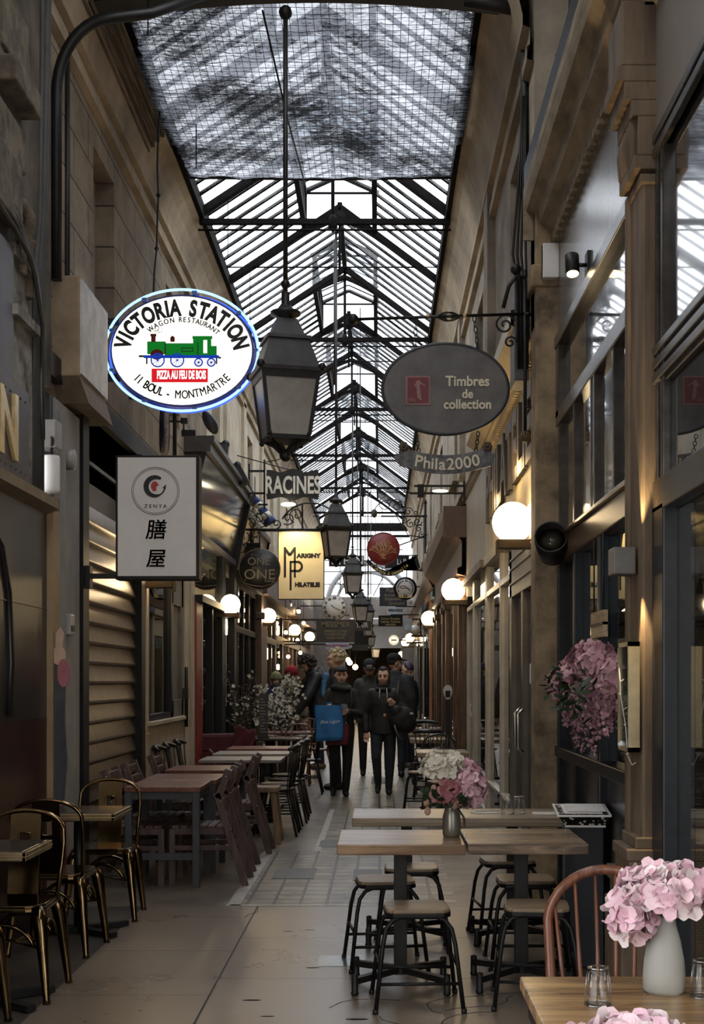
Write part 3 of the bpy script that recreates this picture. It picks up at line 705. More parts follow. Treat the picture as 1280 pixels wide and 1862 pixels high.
for k in range(12):
    y = 15.55 + k * .185 + .03 * (k % 3); hh = .9 + .25 * ((k * 7) % 5) / 4
    lab = 'clear bottle on the lit shelf behind the red shop transom'
    if b0 is None:
        b0 = thing('bottle', lab, 'bottle', (-2.36, y, 2.53), 0, 'bottles on the lit transom shelf')
        b = MB(); b.lathe([(.045, 0), (.05, .02), (.05, .2), (.018, .28), (.018, .36), (.022, .37)], 12); b.build('body', glass('bottle_glass', (.85, .75, .55), 1.45, .05, .03), b0)
        b = MB(); b.lathe([(.03, .37), (.045, .41), (.03, .455), (0, .46)], 10); b.build('stopper', CHROME, b0)
    else: dup(b0, (-2.36, y, 2.53), k, lab, None, hh)
# strings of glass baubles hung in the red shop's windows
# ---- brown and gold fronts further on (left)
LGOLD = mat('straw_coloured_signboard', (.42, .32, .18), .45, 0, .2, 3, 0, (1, 6, 1))
b = MB(); b.add([(-2.16, 19.6, 3.15), (-1.97, 19.6, 3.95), (-1.97, 23.3, 3.95), (-2.16, 23.3, 3.15), (-2.22, 19.6, 3.15), (-2.22, 23.3, 3.15), (-2.22, 19.6, 3.95), (-2.22, 23.3, 3.95)], [(0, 1, 2, 3), (0, 3, 5, 4), (1, 6, 7, 2), (0, 4, 6, 1), (3, 2, 7, 5)]); trim(b, LGOLD)
b = MB(); b.box(-2.25, -1.93, 19.6, 23.4, 3.93, 4.02); b.box(-2.25, -2.05, 19.6, 23.4, 3.02, 3.15); b.prism([(-2.22, 3.0), (-2.12, 3.0), (-1.93, 3.98), (-2.22, 3.98)], 23.32, 23.4); trim(b, BLACKP)
BR2 = mat('brown_pilaster_paint', (.14, .085, .06), .5, 0, .2, 4, 0, (6, 6, .6))
front(-1, XL, 19.6, 23.5, [19.7, 20.5, 21.4, 22.3, 23.4], [.6, 2.3, 3.0], BLACKP, BR2, GLASSR, .1)
b = MB(); b.box(-2.35, -2.1, 23.5, 24.6, 0, 3.1); b.box(-2.35, -2.04, 23.45, 24.65, 0, .35); b.box(-2.35, -2.04, 23.45, 24.65, 2.6, 2.72); trim(b, BR2, .02)
front(-1, XL, 24.6, 28, [24.7, 25.8, 26.9, 27.9], [.6, 2.3, 3.0], mat('brown_joinery', (.07, .045, .03), .4), BR2, GLASSR, .12)
b = MB(); b.box(-2.4, -2.0, 23.5, 28, 3.05, 3.2); b.box(-2.4, -2.1, 23.5, 28, 3.2, 3.6); b.box(-2.4, -1.98, 23.5, 28, 3.6, 3.72); trim(b, BR2)
front(-1, XL, 28, Y_END, [28.1, 30, 32, 33.5, 35, 37, 39, 41.5], [.6, 2.4, 3.0], BROWNW, BROWNW, GLASSR, .16)
b = MB(); b.box(-2.4, -1.98, 28, Y_END, 3.05, 3.25); b.box(-2.4, -2.1, 28, Y_END, 3.25, 3.7); trim(b, BR2)

# ---- RIGHT, nearest bays
XN = 1.2
b = MB(); b.box(1.29, 3.1, 8.2, 8.28, 0, 3.86); struct(b.build('wall_right_bar_back', SHOPMID))
front(1, XN, 6.0, 8.85, [6.16, 7.16, 8.07, 8.78], [1.03, 2.32], DKFRAME, mat('dark_grey_dado', (.05, .05, .055), .22, 0, .2, 5), GLASSR, .07, .1, .015)
b = MB(); b.box(XN - .03, XN + .1, 6.02, 8.85, 2.28, 2.42); b.box(XN - .05, XN + .1, 6.02, 8.85, 2.42, 2.45); trim(b, mat('varnished_rail', (.13, .085, .05), .25, 0, .2, 6, 0, (1, 1, 8)), .008)
b = MB()
for y in (6.05, 6.75, 7.35, 7.45, 8.1, 8.75): b.box(XN - .01, XN + .06, y - .025, y + .025, 2.45, 3.25)
b.box(XN - .02, XN + .07, 6.02, 8.85, 3.2, 3.3); b.box(XN - .03, XN + .07, 6.02, 8.85, 3.72, 3.8); b.box(XN - .02, XN + .06, 6.02, 6.1, 3.25, 3.8); b.box(XN - .02, XN + .06, 8.72, 8.85, 3.25, 3.8)
trim(b, mat('pewter_frame', (.075, .066, .058), .25, .3, .3, 9), .006)
b = MB(); MIRR = mat('dark_upper_glass', (.02, .022, .026), .09, 0, .1, 3, 0, (1, 1, 1), None, 1.0, 1.0)
b.box(XN + .02, XN + .03, 6.05, 8.8, 2.45, 3.22); win(b, MIRR)
b = MB(); b.box(XN + .02, XN + .03, 6.1, 8.72, 3.3, 3.74); win(b, MIRR)
b = MB(); b.box(XN, XN + .1, 6.0, 8.95, 3.8, 4.5); trim(b, mat('glossy_grey_fascia', (.20, .19, .185), .2, 0, .12, 3, 0, (1, 9, .4), None, .6))
CORN2 = mat('beige_shop_cornice', (.25, .195, .125), .75, 0, .3, 3, .15, (1, 1, 5))
b = MB(); b.strip([(1.35, 4.85), (.98, 4.85), (.98, 4.78), (1.0, 4.7), (1.06, 4.66), (1.08, 4.58), (1.14, 4.54), (1.16, 4.47), (1.2, 4.43)][::-1], 3, 9.0); b.box(.98, 1.3, 8.99, 9.01, 4.5, 4.85)
for k in range(44): b.box(1.15, 1.19, 3 + k * .136, 3 + k * .136 + .07, 4.43, 4.47)
trim(b, CORN2)
b = MB(); b.box(.985, 1.0, 3, 9.0, 4.85, 5.0); trim(b, BLACKP)
# stone pilaster at the end of the bay
PIL = mat('worn_limestone', (.26, .19, .115), .85, 0, .38, 5, .25)
b = MB(); b.box(1.05, 1.35, 8.88, 9.16, 0, 4.9); b.box(1.02, 1.35, 8.86, 9.2, 4.15, 4.3); b.box(1.03, 1.35, 8.86, 9.18, 0, .35); struct(b.build('wall_right_pilaster', PIL, bevel=.012))
b = MB(); b.box(1.12, 1.35, 9.16, 9.26, 0, 4.4); struct(b.build('wall_right_pilaster_return', mat('limestone_return', (.34, .24, .13), .8, 0, .2, 5)))
# big column with capital and base
COLM = mat('brown_stone_column', (.135, .095, .06), .7, 0, .3, 4, .2, (3, 3, .5))
b = MB(); b.box(1.14, 1.3, 5.74, 6.02, .8, 3.7); b.box(1.12, 1.3, 5.98, 6.04, .8, 3.7)
struct(b.build('wall_column', COLM, bevel=.015))
b = MB()
for (x, y0, y1, z0, z1) in ((1.04, 5.68, 6.1, .0, .52), (1.06, 5.7, 6.08, .52, .6), (1.045, 5.69, 6.09, .6, .66), (1.08, 5.71, 6.06, .66, .72), (1.07, 5.7, 6.07, .72, .77), (1.11, 5.72, 6.05, .77, .82)): b.box(x, 1.3, y0, y1, z0, z1)
for (x, z0, z1) in ((1.13, 3.66, 3.7), (1.1, 3.72, 3.78), (1.12, 3.78, 3.95), (1.09, 3.95, 4.02), (1.06, 4.02, 4.1), (1.03, 4.1, 4.17), (1.05, 4.17, 4.45)): b.box(x, 1.3, 5.72, 6.06, z0, z1)
for k in range(5): b.lathe([(.02, 0), (.03, .1), (.015, .2)], 8, (1.11, 5.78 + k * .06, 3.77))
struct(b.build('wall_column_mouldings', COLM, bevel=.014))
# bay nearest the viewer
b = MB(); b.box(XN, XN + .1, 2, 5.74, 3.86, 4.5); struct(b.build('wall_right_near_fascia', mat('beige_grey_fascia', (.19, .165, .14), .5, 0, .1, 2)))
b = MB()
for y in (5.55, 5.66): b.box(XN - .01, XN + .06, y, y + .05, 2.36, 3.86)
for z in (3.76, 3.82, 2.78, 2.84, 2.90): b.box(XN - .02, XN + .06, 2, 5.72, z, z + .04)
b.box(XN, XN + .05, 2, 5.72, 2.76, 2.96); b.box(XN - .02, XN + .06, 2, 5.72, 2.22, 2.36); b.box(XN, XN + .06, 2, 5.72, 3.76, 3.88)
trim(b, mat('dark_pewter_frame', (.055, .05, .046), .25, .3, .3, 9), .006)
b = MB(); b.box(XN + .02, XN + .03, 2, 5.55, 2.96, 3.76); win(b, MIRR)
b = MB(); b.box(XN + .02, XN + .03, 2, 5.55, 2.36, 2.76); win(b, GLASSR)
b = MB(); b.box(XN - .02, XN + .12, 5.5, 5.72, 0, 2.25); trim(b, DKFRAME, .008)
b = MB(); b.box(XN + .04, XN + .05, 2, 5.5, .1, 2.22); win(b, glass('door_glass', (.75, .76, .74), 1.45, .02))

# ---- RIGHT beyond the pilaster: cream shop with big letters
LITW = mat('pale_yellow_fascia', (.56, .46, .29), .6, 0, .1, 3)
b = MB(); b.box(1.12, 1.4, 9.26, 14.0, 2.78, 3.92); trim(b, LITW)
b = MB(); b.box(1.1, 1.2, 9.26, 14, 2.7, 2.8); b.strip([(1.12, 3.86), (1.0, 3.94), (.92, 4.0), (.92, 4.1), (1.12, 4.14)], 9.26, 14.0)
for k in range(46): b.box(1.085, 1.12, 9.3 + k * .102, 9.35 + k * .102, 3.8, 3.88)
trim(b, mat('cream_moulding', (.58, .50, .35), .5, 0, .1, 4))
t = thing('shop_lettering', 'big raised letters along the cream shop fascia above the nearest globe lamp', 'lettering', (1.12, 11.5, 3.36))
b = MB(); b.text('PHILATELIE', .78, rot('Z', -PI / 2), .035, 0, .02, sx=1.05); b.build('letters', mat('dark_letters', (.05, .04, .03), .5), t)
b = MB(); b.box(1.12, 1.4, 14.0, 17.2, 2.75, 3.88); trim(b, mat('blank_taupe_fascia', (.33, .28, .22), .5, 0, .08, 2))
b = MB(); b.box(1.08, 1.4, 13.95, 17.25, 3.85, 4.0); b.box(1.06, 1.4, 13.95, 17.25, 2.7, 2.78); trim(b, mat('taupe_moulding', (.22, .18, .15), .6))
WPOST = mat('cream_metal_posts', (.60, .55, .46), .3, .1, .1, 6)
b = MB()
for y in (11.3, 12.4, 13.95, 14.1, 15.8, 15.95, 17.1): b.box(1.13, 1.21, y - .035, y + .035, 0, 2.72)
b.box(1.13, 1.2, 11.3, 17.1, 2.38, 2.44); b.box(1.13, 1.2, 11.3, 17.1, .0, .12); b.box(1.13, 1.2, 11.3, 17.1, .42, .45); trim(b, WPOST, .006)
for ya, yb in ((11.34, 12.36), (12.44, 13.91), (14.14, 15.76), (15.99, 17.06)):
    b = MB(); b.box(1.17, 1.18, ya, yb, .12, 2.38); win(b, GLASSR)
    b = MB(); b.box(1.17, 1.18, ya, yb, 2.44, 2.72); win(b, GLASSR)
dr = struct((lambda b: b.build('door_1', mat('brown_grey_door', (.14, .12, .095), .35, 0, .15, 5), bevel=.006))(MB().box(1.11, 1.2, 9.45, 9.6, 0, 2.6).box(1.11, 1.2, 11.1, 11.28, 0, 2.6).box(1.11, 1.2, 10.25, 10.35, 0, 2.2).box(1.11, 1.2, 9.45, 11.28, 2.2, 2.6).box(1.11, 1.2, 9.45, 11.28, 0, .3).box(1.1, 1.11, 9.5, 11.2, 2.3, 2.32).box(1.1, 1.11, 9.5, 11.2, 2.42, 2.44).box(1.1, 1.11, 9.5, 11.2, 2.5, 2.52)))
b = MB(); b.tube([(1.11, 10.2, .95), (1.07, 10.2, .98), (1.07, 10.2, 1.25), (1.11, 10.2, 1.28)], .012, 8); b.tube([(1.11, 10.42, .95), (1.07, 10.42, .98), (1.07, 10.42, 1.25), (1.11, 10.42, 1.28)], .012, 8); b.build('door_handle', CHROME, dr)
for ya, yb in ((9.6, 10.25), (10.35, 11.1)):
    b = MB(); b.box(1.15, 1.16, ya, yb, .3, 2.2); win(b, GLASSR)
b = MB(); b.box(1.13, 1.25, 9.26, 9.45, 0, 2.7); trim(b, mat('light_jamb', (.42, .33, .2), .5))
# brown panelled shop
b = MB(); b.box(1.1, 1.4, 17.2, 25.2, 0, 2.9); trim(b, BROWNW)
b = MB()
for y in (17.3, 18.4, 20.6, 21.8, 24.0, 25.0):
    b.box(1.03, 1.15, y - .14, y + .14, 0, 2.85); b.box(.98, 1.15, y - .2, y + .2, 0, .32); b.box(1.0, 1.15, y - .17, y + .17, .32, .42); b.box(1.0, 1.15, y - .17, y + .17, 2.6, 2.7)
trim(b, BROWNW, .012)
b = MB(); b.strip([(1.12, 2.85), (1.0, 2.88), (1.0, 2.95), (1.06, 2.98), (1.06, 3.3), (.98, 3.4), (.86, 3.5), (.82, 3.62), (.82, 3.7), (1.12, 3.78)], 17.0, 25.2); b.box(.82, 1.12, 16.98, 17.0, 3.35, 3.75); trim(b, BR2)
for ya, yb in ((18.6, 20.4), (22.0, 23.8)):
    b = MB(); b.box(1.08, 1.1, ya, yb, .7, 2.5); win(b, GLASSR)
# narrow painted fronts further on
TEAL = mat('teal_painted_front', (.015, .07, .09), .4, 0, .15, 4); ORNG = wood('orange_brown_front', (.16, .06, .025), (.38, .17, .075), .4, 2, 2); NAVY = mat('navy_painted_front', (.02, .03, .07), .4)
for (ya, yb, m_, x) in ((25.2, 26.6, TEAL, 1.1), (26.6, 28.3, ORNG, 1.06), (28.3, 30.4, TEAL, 1.1), (30.4, 31.6, NAVY, 1.08), (31.6, 34.5, mat('straw_front', (.42, .34, .2), .5), 1.1), (34.5, 37, NAVY, 1.1), (37, Y_END, LGOLD, 1.1)):
    b = MB(); b.box(x, 1.4, ya, yb, 0, 3.1); b.box(x - .05, 1.3, ya, ya + .25, 0, 3.1); b.box(x - .09, 1.3, ya, yb, 3.1, 3.25); trim(b, m_, .01)
b = MB(); b.strip([(1.12, 3.2), (1.0, 3.3), (.9, 3.5), (.9, 3.6), (1.12, 3.65)], 25.2, Y_END); trim(b, BR2)
for ya in (26.9, 28.9, 31.9, 35.2, 38.5):
    b = MB(); b.box(1.02, 1.07, ya, ya + 1.0, .7, 2.6); win(b, GLASSR)
# ================================================================== LAMPS
GLOBE = emit('lit_globe', (1.0, .74, .42), 15.0)
UNLIT = mat('unlit_globe', (.6, .6, .6), .2, 0, .05, 3)
def globe(px, py, r, Y, side, label, lit=True, arm=True, wallx=None):
    X = XW(px, Y); Z = ZW(py, Y); rad = r * Y / F
    t = thing('globe_lamp', label, 'lamp', (X, Y, Z), 0, 'globe wall lamps')
    prof = [(0, -rad * .92)] if False else []
    b = MB(); n = 16
    pr = [(rad * .55, -rad * .84)] + [(rad * math.sin(a), -rad * math.cos(a)) for a in [math.radians(33 + 147 * i / n) for i in range(n)]] + [(0, rad)]
    b.lathe(pr, 28); b.build('globe', GLOBE if lit else UNLIT, t)
    wx = (wallx if wallx is not None else (XR if side > 0 else XL)) - X
    b = MB(); b.box(-rad * .75 if side > 0 else wx, wx if side > 0 else rad * .75, -rad * .5, rad * .5, -rad * 1.3, -rad * .86)
    for k in range(6): b.box(-side * rad * .8, -side * rad * .75, -rad * .5 + k * rad * .18, -rad * .42 + k * rad * .18, -rad * 1.5, -rad * .86)
    b.build('bracket', mat('bronze_bracket', (.09, .06, .03), .4, .4), t, .004)
    b = MB(); b.box(wx - .02, wx + .02, -rad * .7, rad * .7, -rad * 1.6, -rad * .6); b.build('wall_plate', BLACK, t)
    return t
globe(932, 950, 37, 9.73, 1, 'lit white globe lamp by the stone pilaster, largest of the row on the right')
globe(824, 1073, 21, 17.1, 1, 'lit white globe lamp on the brown panelled shop, second along the right side')
globe(780, 1125, 14, 25.7, 1, 'lit white globe lamp past the brown shop, third along the right side')
globe(755, 1146, 9.5, 34, 1, 'unlit grey globe lamp far along the right side', False)
globe(745, 1160, 8, 37, 1, 'small lit globe lamp just below the unlit grey globe on the right')
globe(737, 1168, 7.5, 41, 1, 'smallest lit globe lamp at the far end of the right side')
globe(293, 1029, 31, 12.0, -1, 'lit globe lamp half hidden behind the white sign with two brush characters')
globe(419, 1099, 18, 17.7, -1, 'lit globe lamp beside the black disc sign, largest in view in the left row')
globe(488, 1120, 14, 23.8, -1, 'lit globe lamp below the black disc sign on the brown pilaster, left side')
globe(536, 1146, 10.5, 31.2, -1, 'lit globe lamp below the cream monogram sign on the left side')
globe(563, 1158, 9, 37.8, -1, 'lit globe lamp farthest along the left side')
globe(690 + .97 / 2.4 * 2400, 1238 - 1.18 / 2.4 * 2400, .15 / 2.4 * 2400, 2.4, 1, 'lit globe lamp added as warm fill outside the right edge, continuing the right row')  # added out of view to throw warm light on the near furniture
globe(690 - 2400 * 1.98 / 5.6, 1238 - 1.03 / 5.6 * 2400, .15 / 5.6 * 2400, 5.6, -1, 'lit globe lamp added as warm fill outside the left edge, continuing the left row', wallx=-2.1)  # likewise an added, unseen lamp: warm fill for the chairs on the left
# bare bulbs in the bright shop window far left
BULB = emit('warm_bulb', (1.0, .62, .25), 30.0)
b0 = None
for k, (px, py, Y) in enumerate(((552, 1133, 33), (543, 1112, 31), (530, 1104, 30.5), (536, 1110, 31.5), (527, 1100, 29.6), (524, 1194, 31), (546, 1187, 33), (520, 1150, 30), (541, 1164, 32.5))):
    lab = 'small bare bulb glowing in the far left shop front'
    t = thing('light_bulb', lab, 'light', P(px, py, Y), 0, 'bare bulbs of the far left shop')
    b = MB(); b.ball((0, 0, 0), .045, 10); b.build('bulb', BULB, t); b = MB(); b.lathe([(.02, .04), (.02, .1)], 8); b.tube([(0, 0, .09), (0, 0, max(.2, 3.52 - t.location.z))], .006, 5); b.build('socket', BLACK, t)
point('shop_glow_left', (-2.9, 31, 2.4), 90, WARM, .3); point('shop_glow_red', (-2.9, 16.8, 2.2), 16, WARM, .2); point('shop_glow_right', (2.0, 12.2, 2.6), 40, WARM, .2)
point('shop_glow_near', (2.4, 6.6, 2.6), 7, (1, .75, .5), .25); point('shop_glow_far', (-.3, Y_END + 7, 2.6), 60, (1, .8, .5), .3); point('shop_glow_brown', (-2.9, 26.3, 2.4), 30, WARM, .2)
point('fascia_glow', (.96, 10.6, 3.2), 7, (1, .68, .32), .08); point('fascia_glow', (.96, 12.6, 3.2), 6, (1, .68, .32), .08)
point('shop_glow_bay', (2.1, 9.6, 2.2), 8, WARM, .2)
for (px, py, Y, lab) in ((636, 1205, 49, 'small glowing lamp low in the far hall, left of the capped man'), (646, 1213, 47, 'round lit lamp in the far hall, beside the capped man'), (729, 1190, 46, 'small warm lamp at the far right end above the crowd'), (633, 1200, 52, 'dim warm lamp deep in the far hall above the blond man')):
    t = thing('ball_lamp', lab, 'lamp', P(px, py, Y)); b = MB(); b.ball((0, 0, 0), .10, 12); b.build('globe', GLOBE, t); b = MB(); b.tube([(0, 0, .08), (0, 0, 3.42 - t.location.z)], .012, 6); b.build('cord', BLACK, t)

# ------------------------------------------------------------------ hanging lanterns
MILK = mat('dusty_milk_glass', (.36, .33, .30), .35, 0, .14, 5)
def frus(b, a0, z0, a1, z1, mi=0, cap=True):
    v = [(-a0, -a0, z0), (a0, -a0, z0), (a0, a0, z0), (-a0, a0, z0), (-a1, -a1, z1), (a1, -a1, z1), (a1, a1, z1), (-a1, a1, z1)]
    b.add(v, [(0, 1, 5, 4), (1, 2, 6, 5), (2, 3, 7, 6), (3, 0, 4, 7)] + ([(0, 3, 2, 1), (4, 5, 6, 7)] if cap else []), mi)
def lantern(px, py, Y, w, top, label, a=.27):
    """px,py: middle of the eave; w: side of the glass at the top in metres; top: height of the rod's upper end"""
    X, Z = XW(px, Y), ZW(py, Y); s = w / .40
    t = thing('hanging_lantern', label, 'lantern', (X, Y, Z), a, 'street lanterns hung from the roof')
    b = MB(); h = .2 * s; hb = .145 * s; g = -.44 * s
    for k in range(4):
        M = rot('Z', k * PI / 2)
        b.add([(-h + .015, -h, -.02 * s), (h - .015, -h, -.02 * s), (hb - .015, -hb, g), (-hb + .015, -hb, g)], [(3, 2, 1, 0)], 0, False, M)
    b.build('panes', MILK, t)
    b = MB()
    for sx, sy in ((-1, -1), (1, -1), (1, 1), (-1, 1)):
        b.bar((sx * h, sy * h, 0), (sx * hb, sy * hb, g), .026 * s)
        b.bar((sx * hb, sy * hb, g), (sx * hb * .4, sy * hb * .4, g - .06 * s), .03 * s); b.bar((sx * hb * .4, sy * hb * .4, g - .06 * s), (0, 0, g - .13 * s), .035 * s)
        b.ball((sx * hb, sy * hb, g - .03 * s), .02 * s, 8); b.ball((sx * h * 1.1, sy * h * 1.1, .03 * s), .03 * s, 8)
    frus(b, hb, g - .03 * s, hb, g); frus(b, h * 1.02, -.05 * s, h * 1.06, 0)
    b.ball((0, 0, g - .13 * s), .045 * s, 10); b.build('frame', BLACK, t)
    b = MB(); frus(b, h * 1.14, 0, h * 1.18, .025 * s); frus(b, h * 1.05, .025 * s, h * .72, .24 * s); frus(b, h * .8, .24 * s, h * .78, .265 * s); frus(b, h * .62, .265 * s, h * .36, .4 * s)
    b.build('roof', mat('dark_lantern_metal', (.045, .043, .045), .5, .1, .25, 8), t)
    b = MB(); b.lathe([(.06 * s, .38 * s), (.05 * s, .41 * s), (.11 * s, .44 * s), (.11 * s, .46 * s), (.06 * s, .48 * s), (.03 * s, .52 * s), (.03 * s, .6 * s)], 14); b.build('crown', BLACK, t)
    b = MB(); b.tube([(0, 0, .5 * s), (0, 0, top - Z)], .018 * s ** .5, 8); b.ball((0, 0, .66 * s), .035 * s, 10); b.ball((0, 0, top - Z), .05, 8); b.build('rod', BLACK, t)
    return t
lantern(519, 684, 9.48, .40, 6.30, 'large dusty street lantern on a long rod, right of the oval lit sign')
lantern(611, 962, 17.5, .33, 7.47, 'street lantern overlapping the right edge of the cream monogram sign')
lantern(641, 1044, 27, .335, 7.47, 'street lantern hanging left of the red disc sign', .2)
lantern(655, 1101, 33, .34, 7.47, 'street lantern just right of the white clock', .2)
lantern(669, 1112, 36, .28, 7.9, 'small far lantern, partly behind the one right of the clock', .2)
lantern(669, 1138, 38, .25, 7.47, 'small far lantern hanging just under another beside the clock', .2)
lantern(674, 1158, 40.5, .24, 7.9, 'lowest small lantern of the far cluster, above the capped man', .2)
lantern(683, 1180, 50, .28, 3.4, 'dark lantern hanging inside the far hall', .2)
# bundle of thin hanging rods between the lanterns
t = thing('hanging_rods', 'thin dark rods hanging from the roof ridge in the middle of the passage', 'rods', (0, 0, 0))
for (px, y0, y1, Y) in ((608, 440, 700, 17.6), (650, 640, 1010, 33.5), (664, 700, 1060, 36.5), (655, 560, 880, 24.0)):
    b = MB(); b.tube([P(px, y0, Y), P(px, y1, Y)], .012, 6); b.build('rod', BLACK, t)
# ------------------------------------------------------------------ wall lights on the right
t = thing('column_sconce', 'square grey sconce throwing light up and down the brown column', 'lamp', (1.085, 5.88, 2.03))
b = MB(); b.box(-.055, .045, -.07, .07, -.06, .06); b.build('body', mat('sconce_grey', (.12, .115, .11), .45, .1), t, .006)
spot('sconce_up', (1.115, 5.72, 2.10), (1.165, 5.75, 2.8), 55, (1, .72, .36), .5, .25, .012); spot('sconce_down', (1.115, 5.72, 1.95), (1.165, 5.75, 1.2), 55, (1, .72, .36), .5, .25, .012)
t = thing('wall_spotlight', 'black cylinder spotlight, lit, on the shiny grey fascia', 'spotlight', P(1072, 482, 7.55))
b = MB(); b.box(-.02, .06, -.05, .05, -.07, .07); b.build('wall_plate', BLACK, t)
b = MB(); b.tube([(-.02, 0, 0), (-.07, 0, 0)], .012, 8); b.build('arm', BLACK, t)
Mt = Matrix.Translation((-.1, 0, .0)) @ rot('X', -.35)
b = MB(); b.lathe([(.04, -.06), (.042, .06), (.03, .07), (0, .07)], 16, M=Mt); b.build('lamp_body', BLACK, t)
b = MB(); b.lathe([(.034, -.061), (.0, -.064)], 16, M=Mt); b.build('lens', emit('spot_lens', (1, .72, .36), 14), t)
pp = P(1042, 500, 7.5); spot('wall_spot_beam', pp + Vector((0, -.02, -.06)), (1.15, 7.3, 2.0), 10, (1, .72, .4), 1.3, .6, .03)
t = thing('floodlight', 'dark round floodlight on thin arms beside the largest globe lamp', 'floodlight', P(1003, 990, 8.35))
Mt = rot('Y', -.5) @ rot('X', 1.25)
b = MB(); b.lathe([(.095, -.13), (.105, .0), (.105, .13), (.095, .13), (.085, .05), (0, .04)], 22, M=Mt); b.build('housing', BLACK, t)
b = MB(); b.lathe([(.085, .06), (0, .065)], 22, M=Mt); b.build('lens', mat('dark_lens', (.05, .045, .03), .15), t)
b = MB(); b.tube([(.08, .05, .08), (.16, .0, .06), (.24, .1, -.02)], .009, 6); b.tube([(.08, .05, -.03), (.17, .0, .0), (.24, .1, -.02)], .007, 6); b.build('arm', BLACK, t)
t = thing('alarm_box', 'white louvred box high on the stone pilaster', 'box', P(1000, 478, 8.86))
b = MB(); b.box(-.055, .055, -.06, .0, -.115, .115); b.build('body', WHITE, t, .006); b = MB()
for k in range(14): b.box(-.06, -.055, -.055, -.01, -.11 + k * .016, -.104 + k * .016)
b.build('louvres', BLACK, t)
t = thing('meter_cabinet', 'dark grey cabinet with cables beside the iron post of the grey oval sign', 'cabinet', (1.0, 9.35, 3.98))
b = MB(); b.box(-.055, .045, -.12, .2, -.38, .34); b.build('box', mat('dark_cabinet', (.10, .095, .09), .6, 0, .3, 5), t, .008)
b = MB()
for k in range(4): b.tube([(-.03 + .02 * k, -.13, -.3), (-.04 + .022 * k, -.15, .3), (-.07 + .03 * k, -.14, .5), (-.03 + .016 * k, -.13, 1.0), (.0 + .006 * k, -.14, 1.6)], .009, 6)
b.build('cables', BLACK, t)
t = thing('door_intercom', 'white rounded box fixed beside the glass door of the cream shop', 'intercom', P(971, 1225, 9.2))
b = MB(); b.box(-.03, .03, -.03, .03, -.075, .075); b.build('body', WHITE, t, .015); b = MB(); b.box(-.02, .02, -.033, -.03, .01, .06); b.build('panel', CHROME, t)
t = thing('reader_box', 'small white box on the far post of the cream shop', 'intercom', P(859, 1292, 16.9)); b = MB(); b.box(-.03, .03, -.03, .03, -.09, .09); b.build('body', WHITE, t, .012)
b = MB(); b.box(-.025, .025, -.032, -.03, -.02, .06); b.build('panel', GREYP, t)
t = thing('framed_menu', 'narrow gold-framed glass menu case on the brown column under the sconce', 'menu case', (1.10, 5.86, 1.43))
b = MB(); b.box(-.02, .03, -.13, -.11, -.24, .24); b.box(-.02, .03, .11, .13, -.24, .24); b.box(-.02, .03, -.13, .13, .22, .24); b.box(-.02, .03, -.13, .13, -.24, -.22); b.build('frame', mat('pale_gold_frame', (.42, .34, .2), .35, .3), t)
b = MB(); b.box(.0, .02, -.11, .11, -.22, .22); b.build('backing', mat('dark_menu', (.05, .05, .05), .3), t)
b = MB(); b.box(-.012, -.009, -.11, .11, -.22, .22); b.build('glass', GLASS, t)
b = MB(); b.lathe([(.02, 0), (.03, .02), (.015, .035)], 10, (.0, .08, -.235)); b.build('clip', WHITE, t)
t = thing('light_bar', 'thin black bar with a small lit lamp reaching out from the right wall', 'lamp', P(845, 890, 16.2))
b = MB(); b.box(-.62, .0, -.012, .012, .03, .055); b.box(-.68, .0, -.012, .012, -.06, -.035); b.box(-.02, .01, -.02, .02, -.12, .1); b.box(-.58, -.5, -.03, .03, -.1, .06); b.build('bar', BLACK, t)
b = MB(); b.ball((-.3, 0, -.02), (.1, .03, .02), 10); b.build('tube_lamp', emit('bar_lamp', (1, .9, .7), 6), t)
# ------------------------------------------------------------------ left-hand floodlights, cable, windsock
def flood(px, py, Y, L, ang, label, dx=0.):
    t = thing('arm_floodlight', label, 'floodlight', P(px, py, Y))
    b = MB(); b.tube([(-L, 0, .05), (0, 0, 0)], .016, 8); b.lathe([(.04, 0), (.04, .02)], 10, (-L, 0, .05), ax='X'); b.build('arm', BLACK, t)
    M = rot('Y', ang)
    b = MB(); b.add([(-.04, -.05, 0), (.04, -.05, 0), (.04, .05, 0), (-.04, .05, 0), (-.09, -.13, -.28), (.05, -.13, -.28), (.05, .13, -.28), (-.09, .13, -.28)], [(0, 1, 2, 3), (0, 4, 5, 1), (1, 5, 6, 2), (2, 6, 7, 3), (3, 7, 4, 0), (7, 6, 5, 4)], 0, False, M)
    b.ball((0, 0, 0), .055, 10); b.build('lamp_head', BLACK, t, .01)
flood(410, 808, 16.5, .28, .15, 'black floodlight on a long arm, upper of the three over the slanted signboard')
flood(432, 846, 18.0, .3, -.45, 'black floodlight on a long arm, middle of the three over the slanted signboard')
flood(452, 888, 20.0, .26, -.5, 'black floodlight on a long arm, lowest of the three over the slanted signboard')
t = thing('dish_lamp', 'dark dish-shaped lamp tilted out from the left wall below the oval lit sign', 'lamp', P(382, 768, 13.0))
b = MB(); b.ball((0, 0, 0), (.06, .05, .13), 14, M=rot('Y', -.5)); b.build('shade', mat('dark_dish', (.03, .035, .05), .4), t); b = MB(); b.tube([(-.05, 0, .12), (-.2, 0, .25), (-.52, 0, .25)], .012, 6); b.build('arm', BLACK, t)
t = thing('wall_camera', 'small black camera on a bent bracket above the slanted signboard', 'camera', P(345, 788, 13.2))
b = MB(); b.box(-.08, .06, -.03, .03, -.03, .03); b.build('body', BLACK, t); b = MB(); b.tube([(-.06, 0, .0), (-.06, 0, .12), (-.3, 0, .12)], .012, 6); b.box(-.09, -.02, -.03, .03, .1, .15); b.build('bracket', BLACK, t)
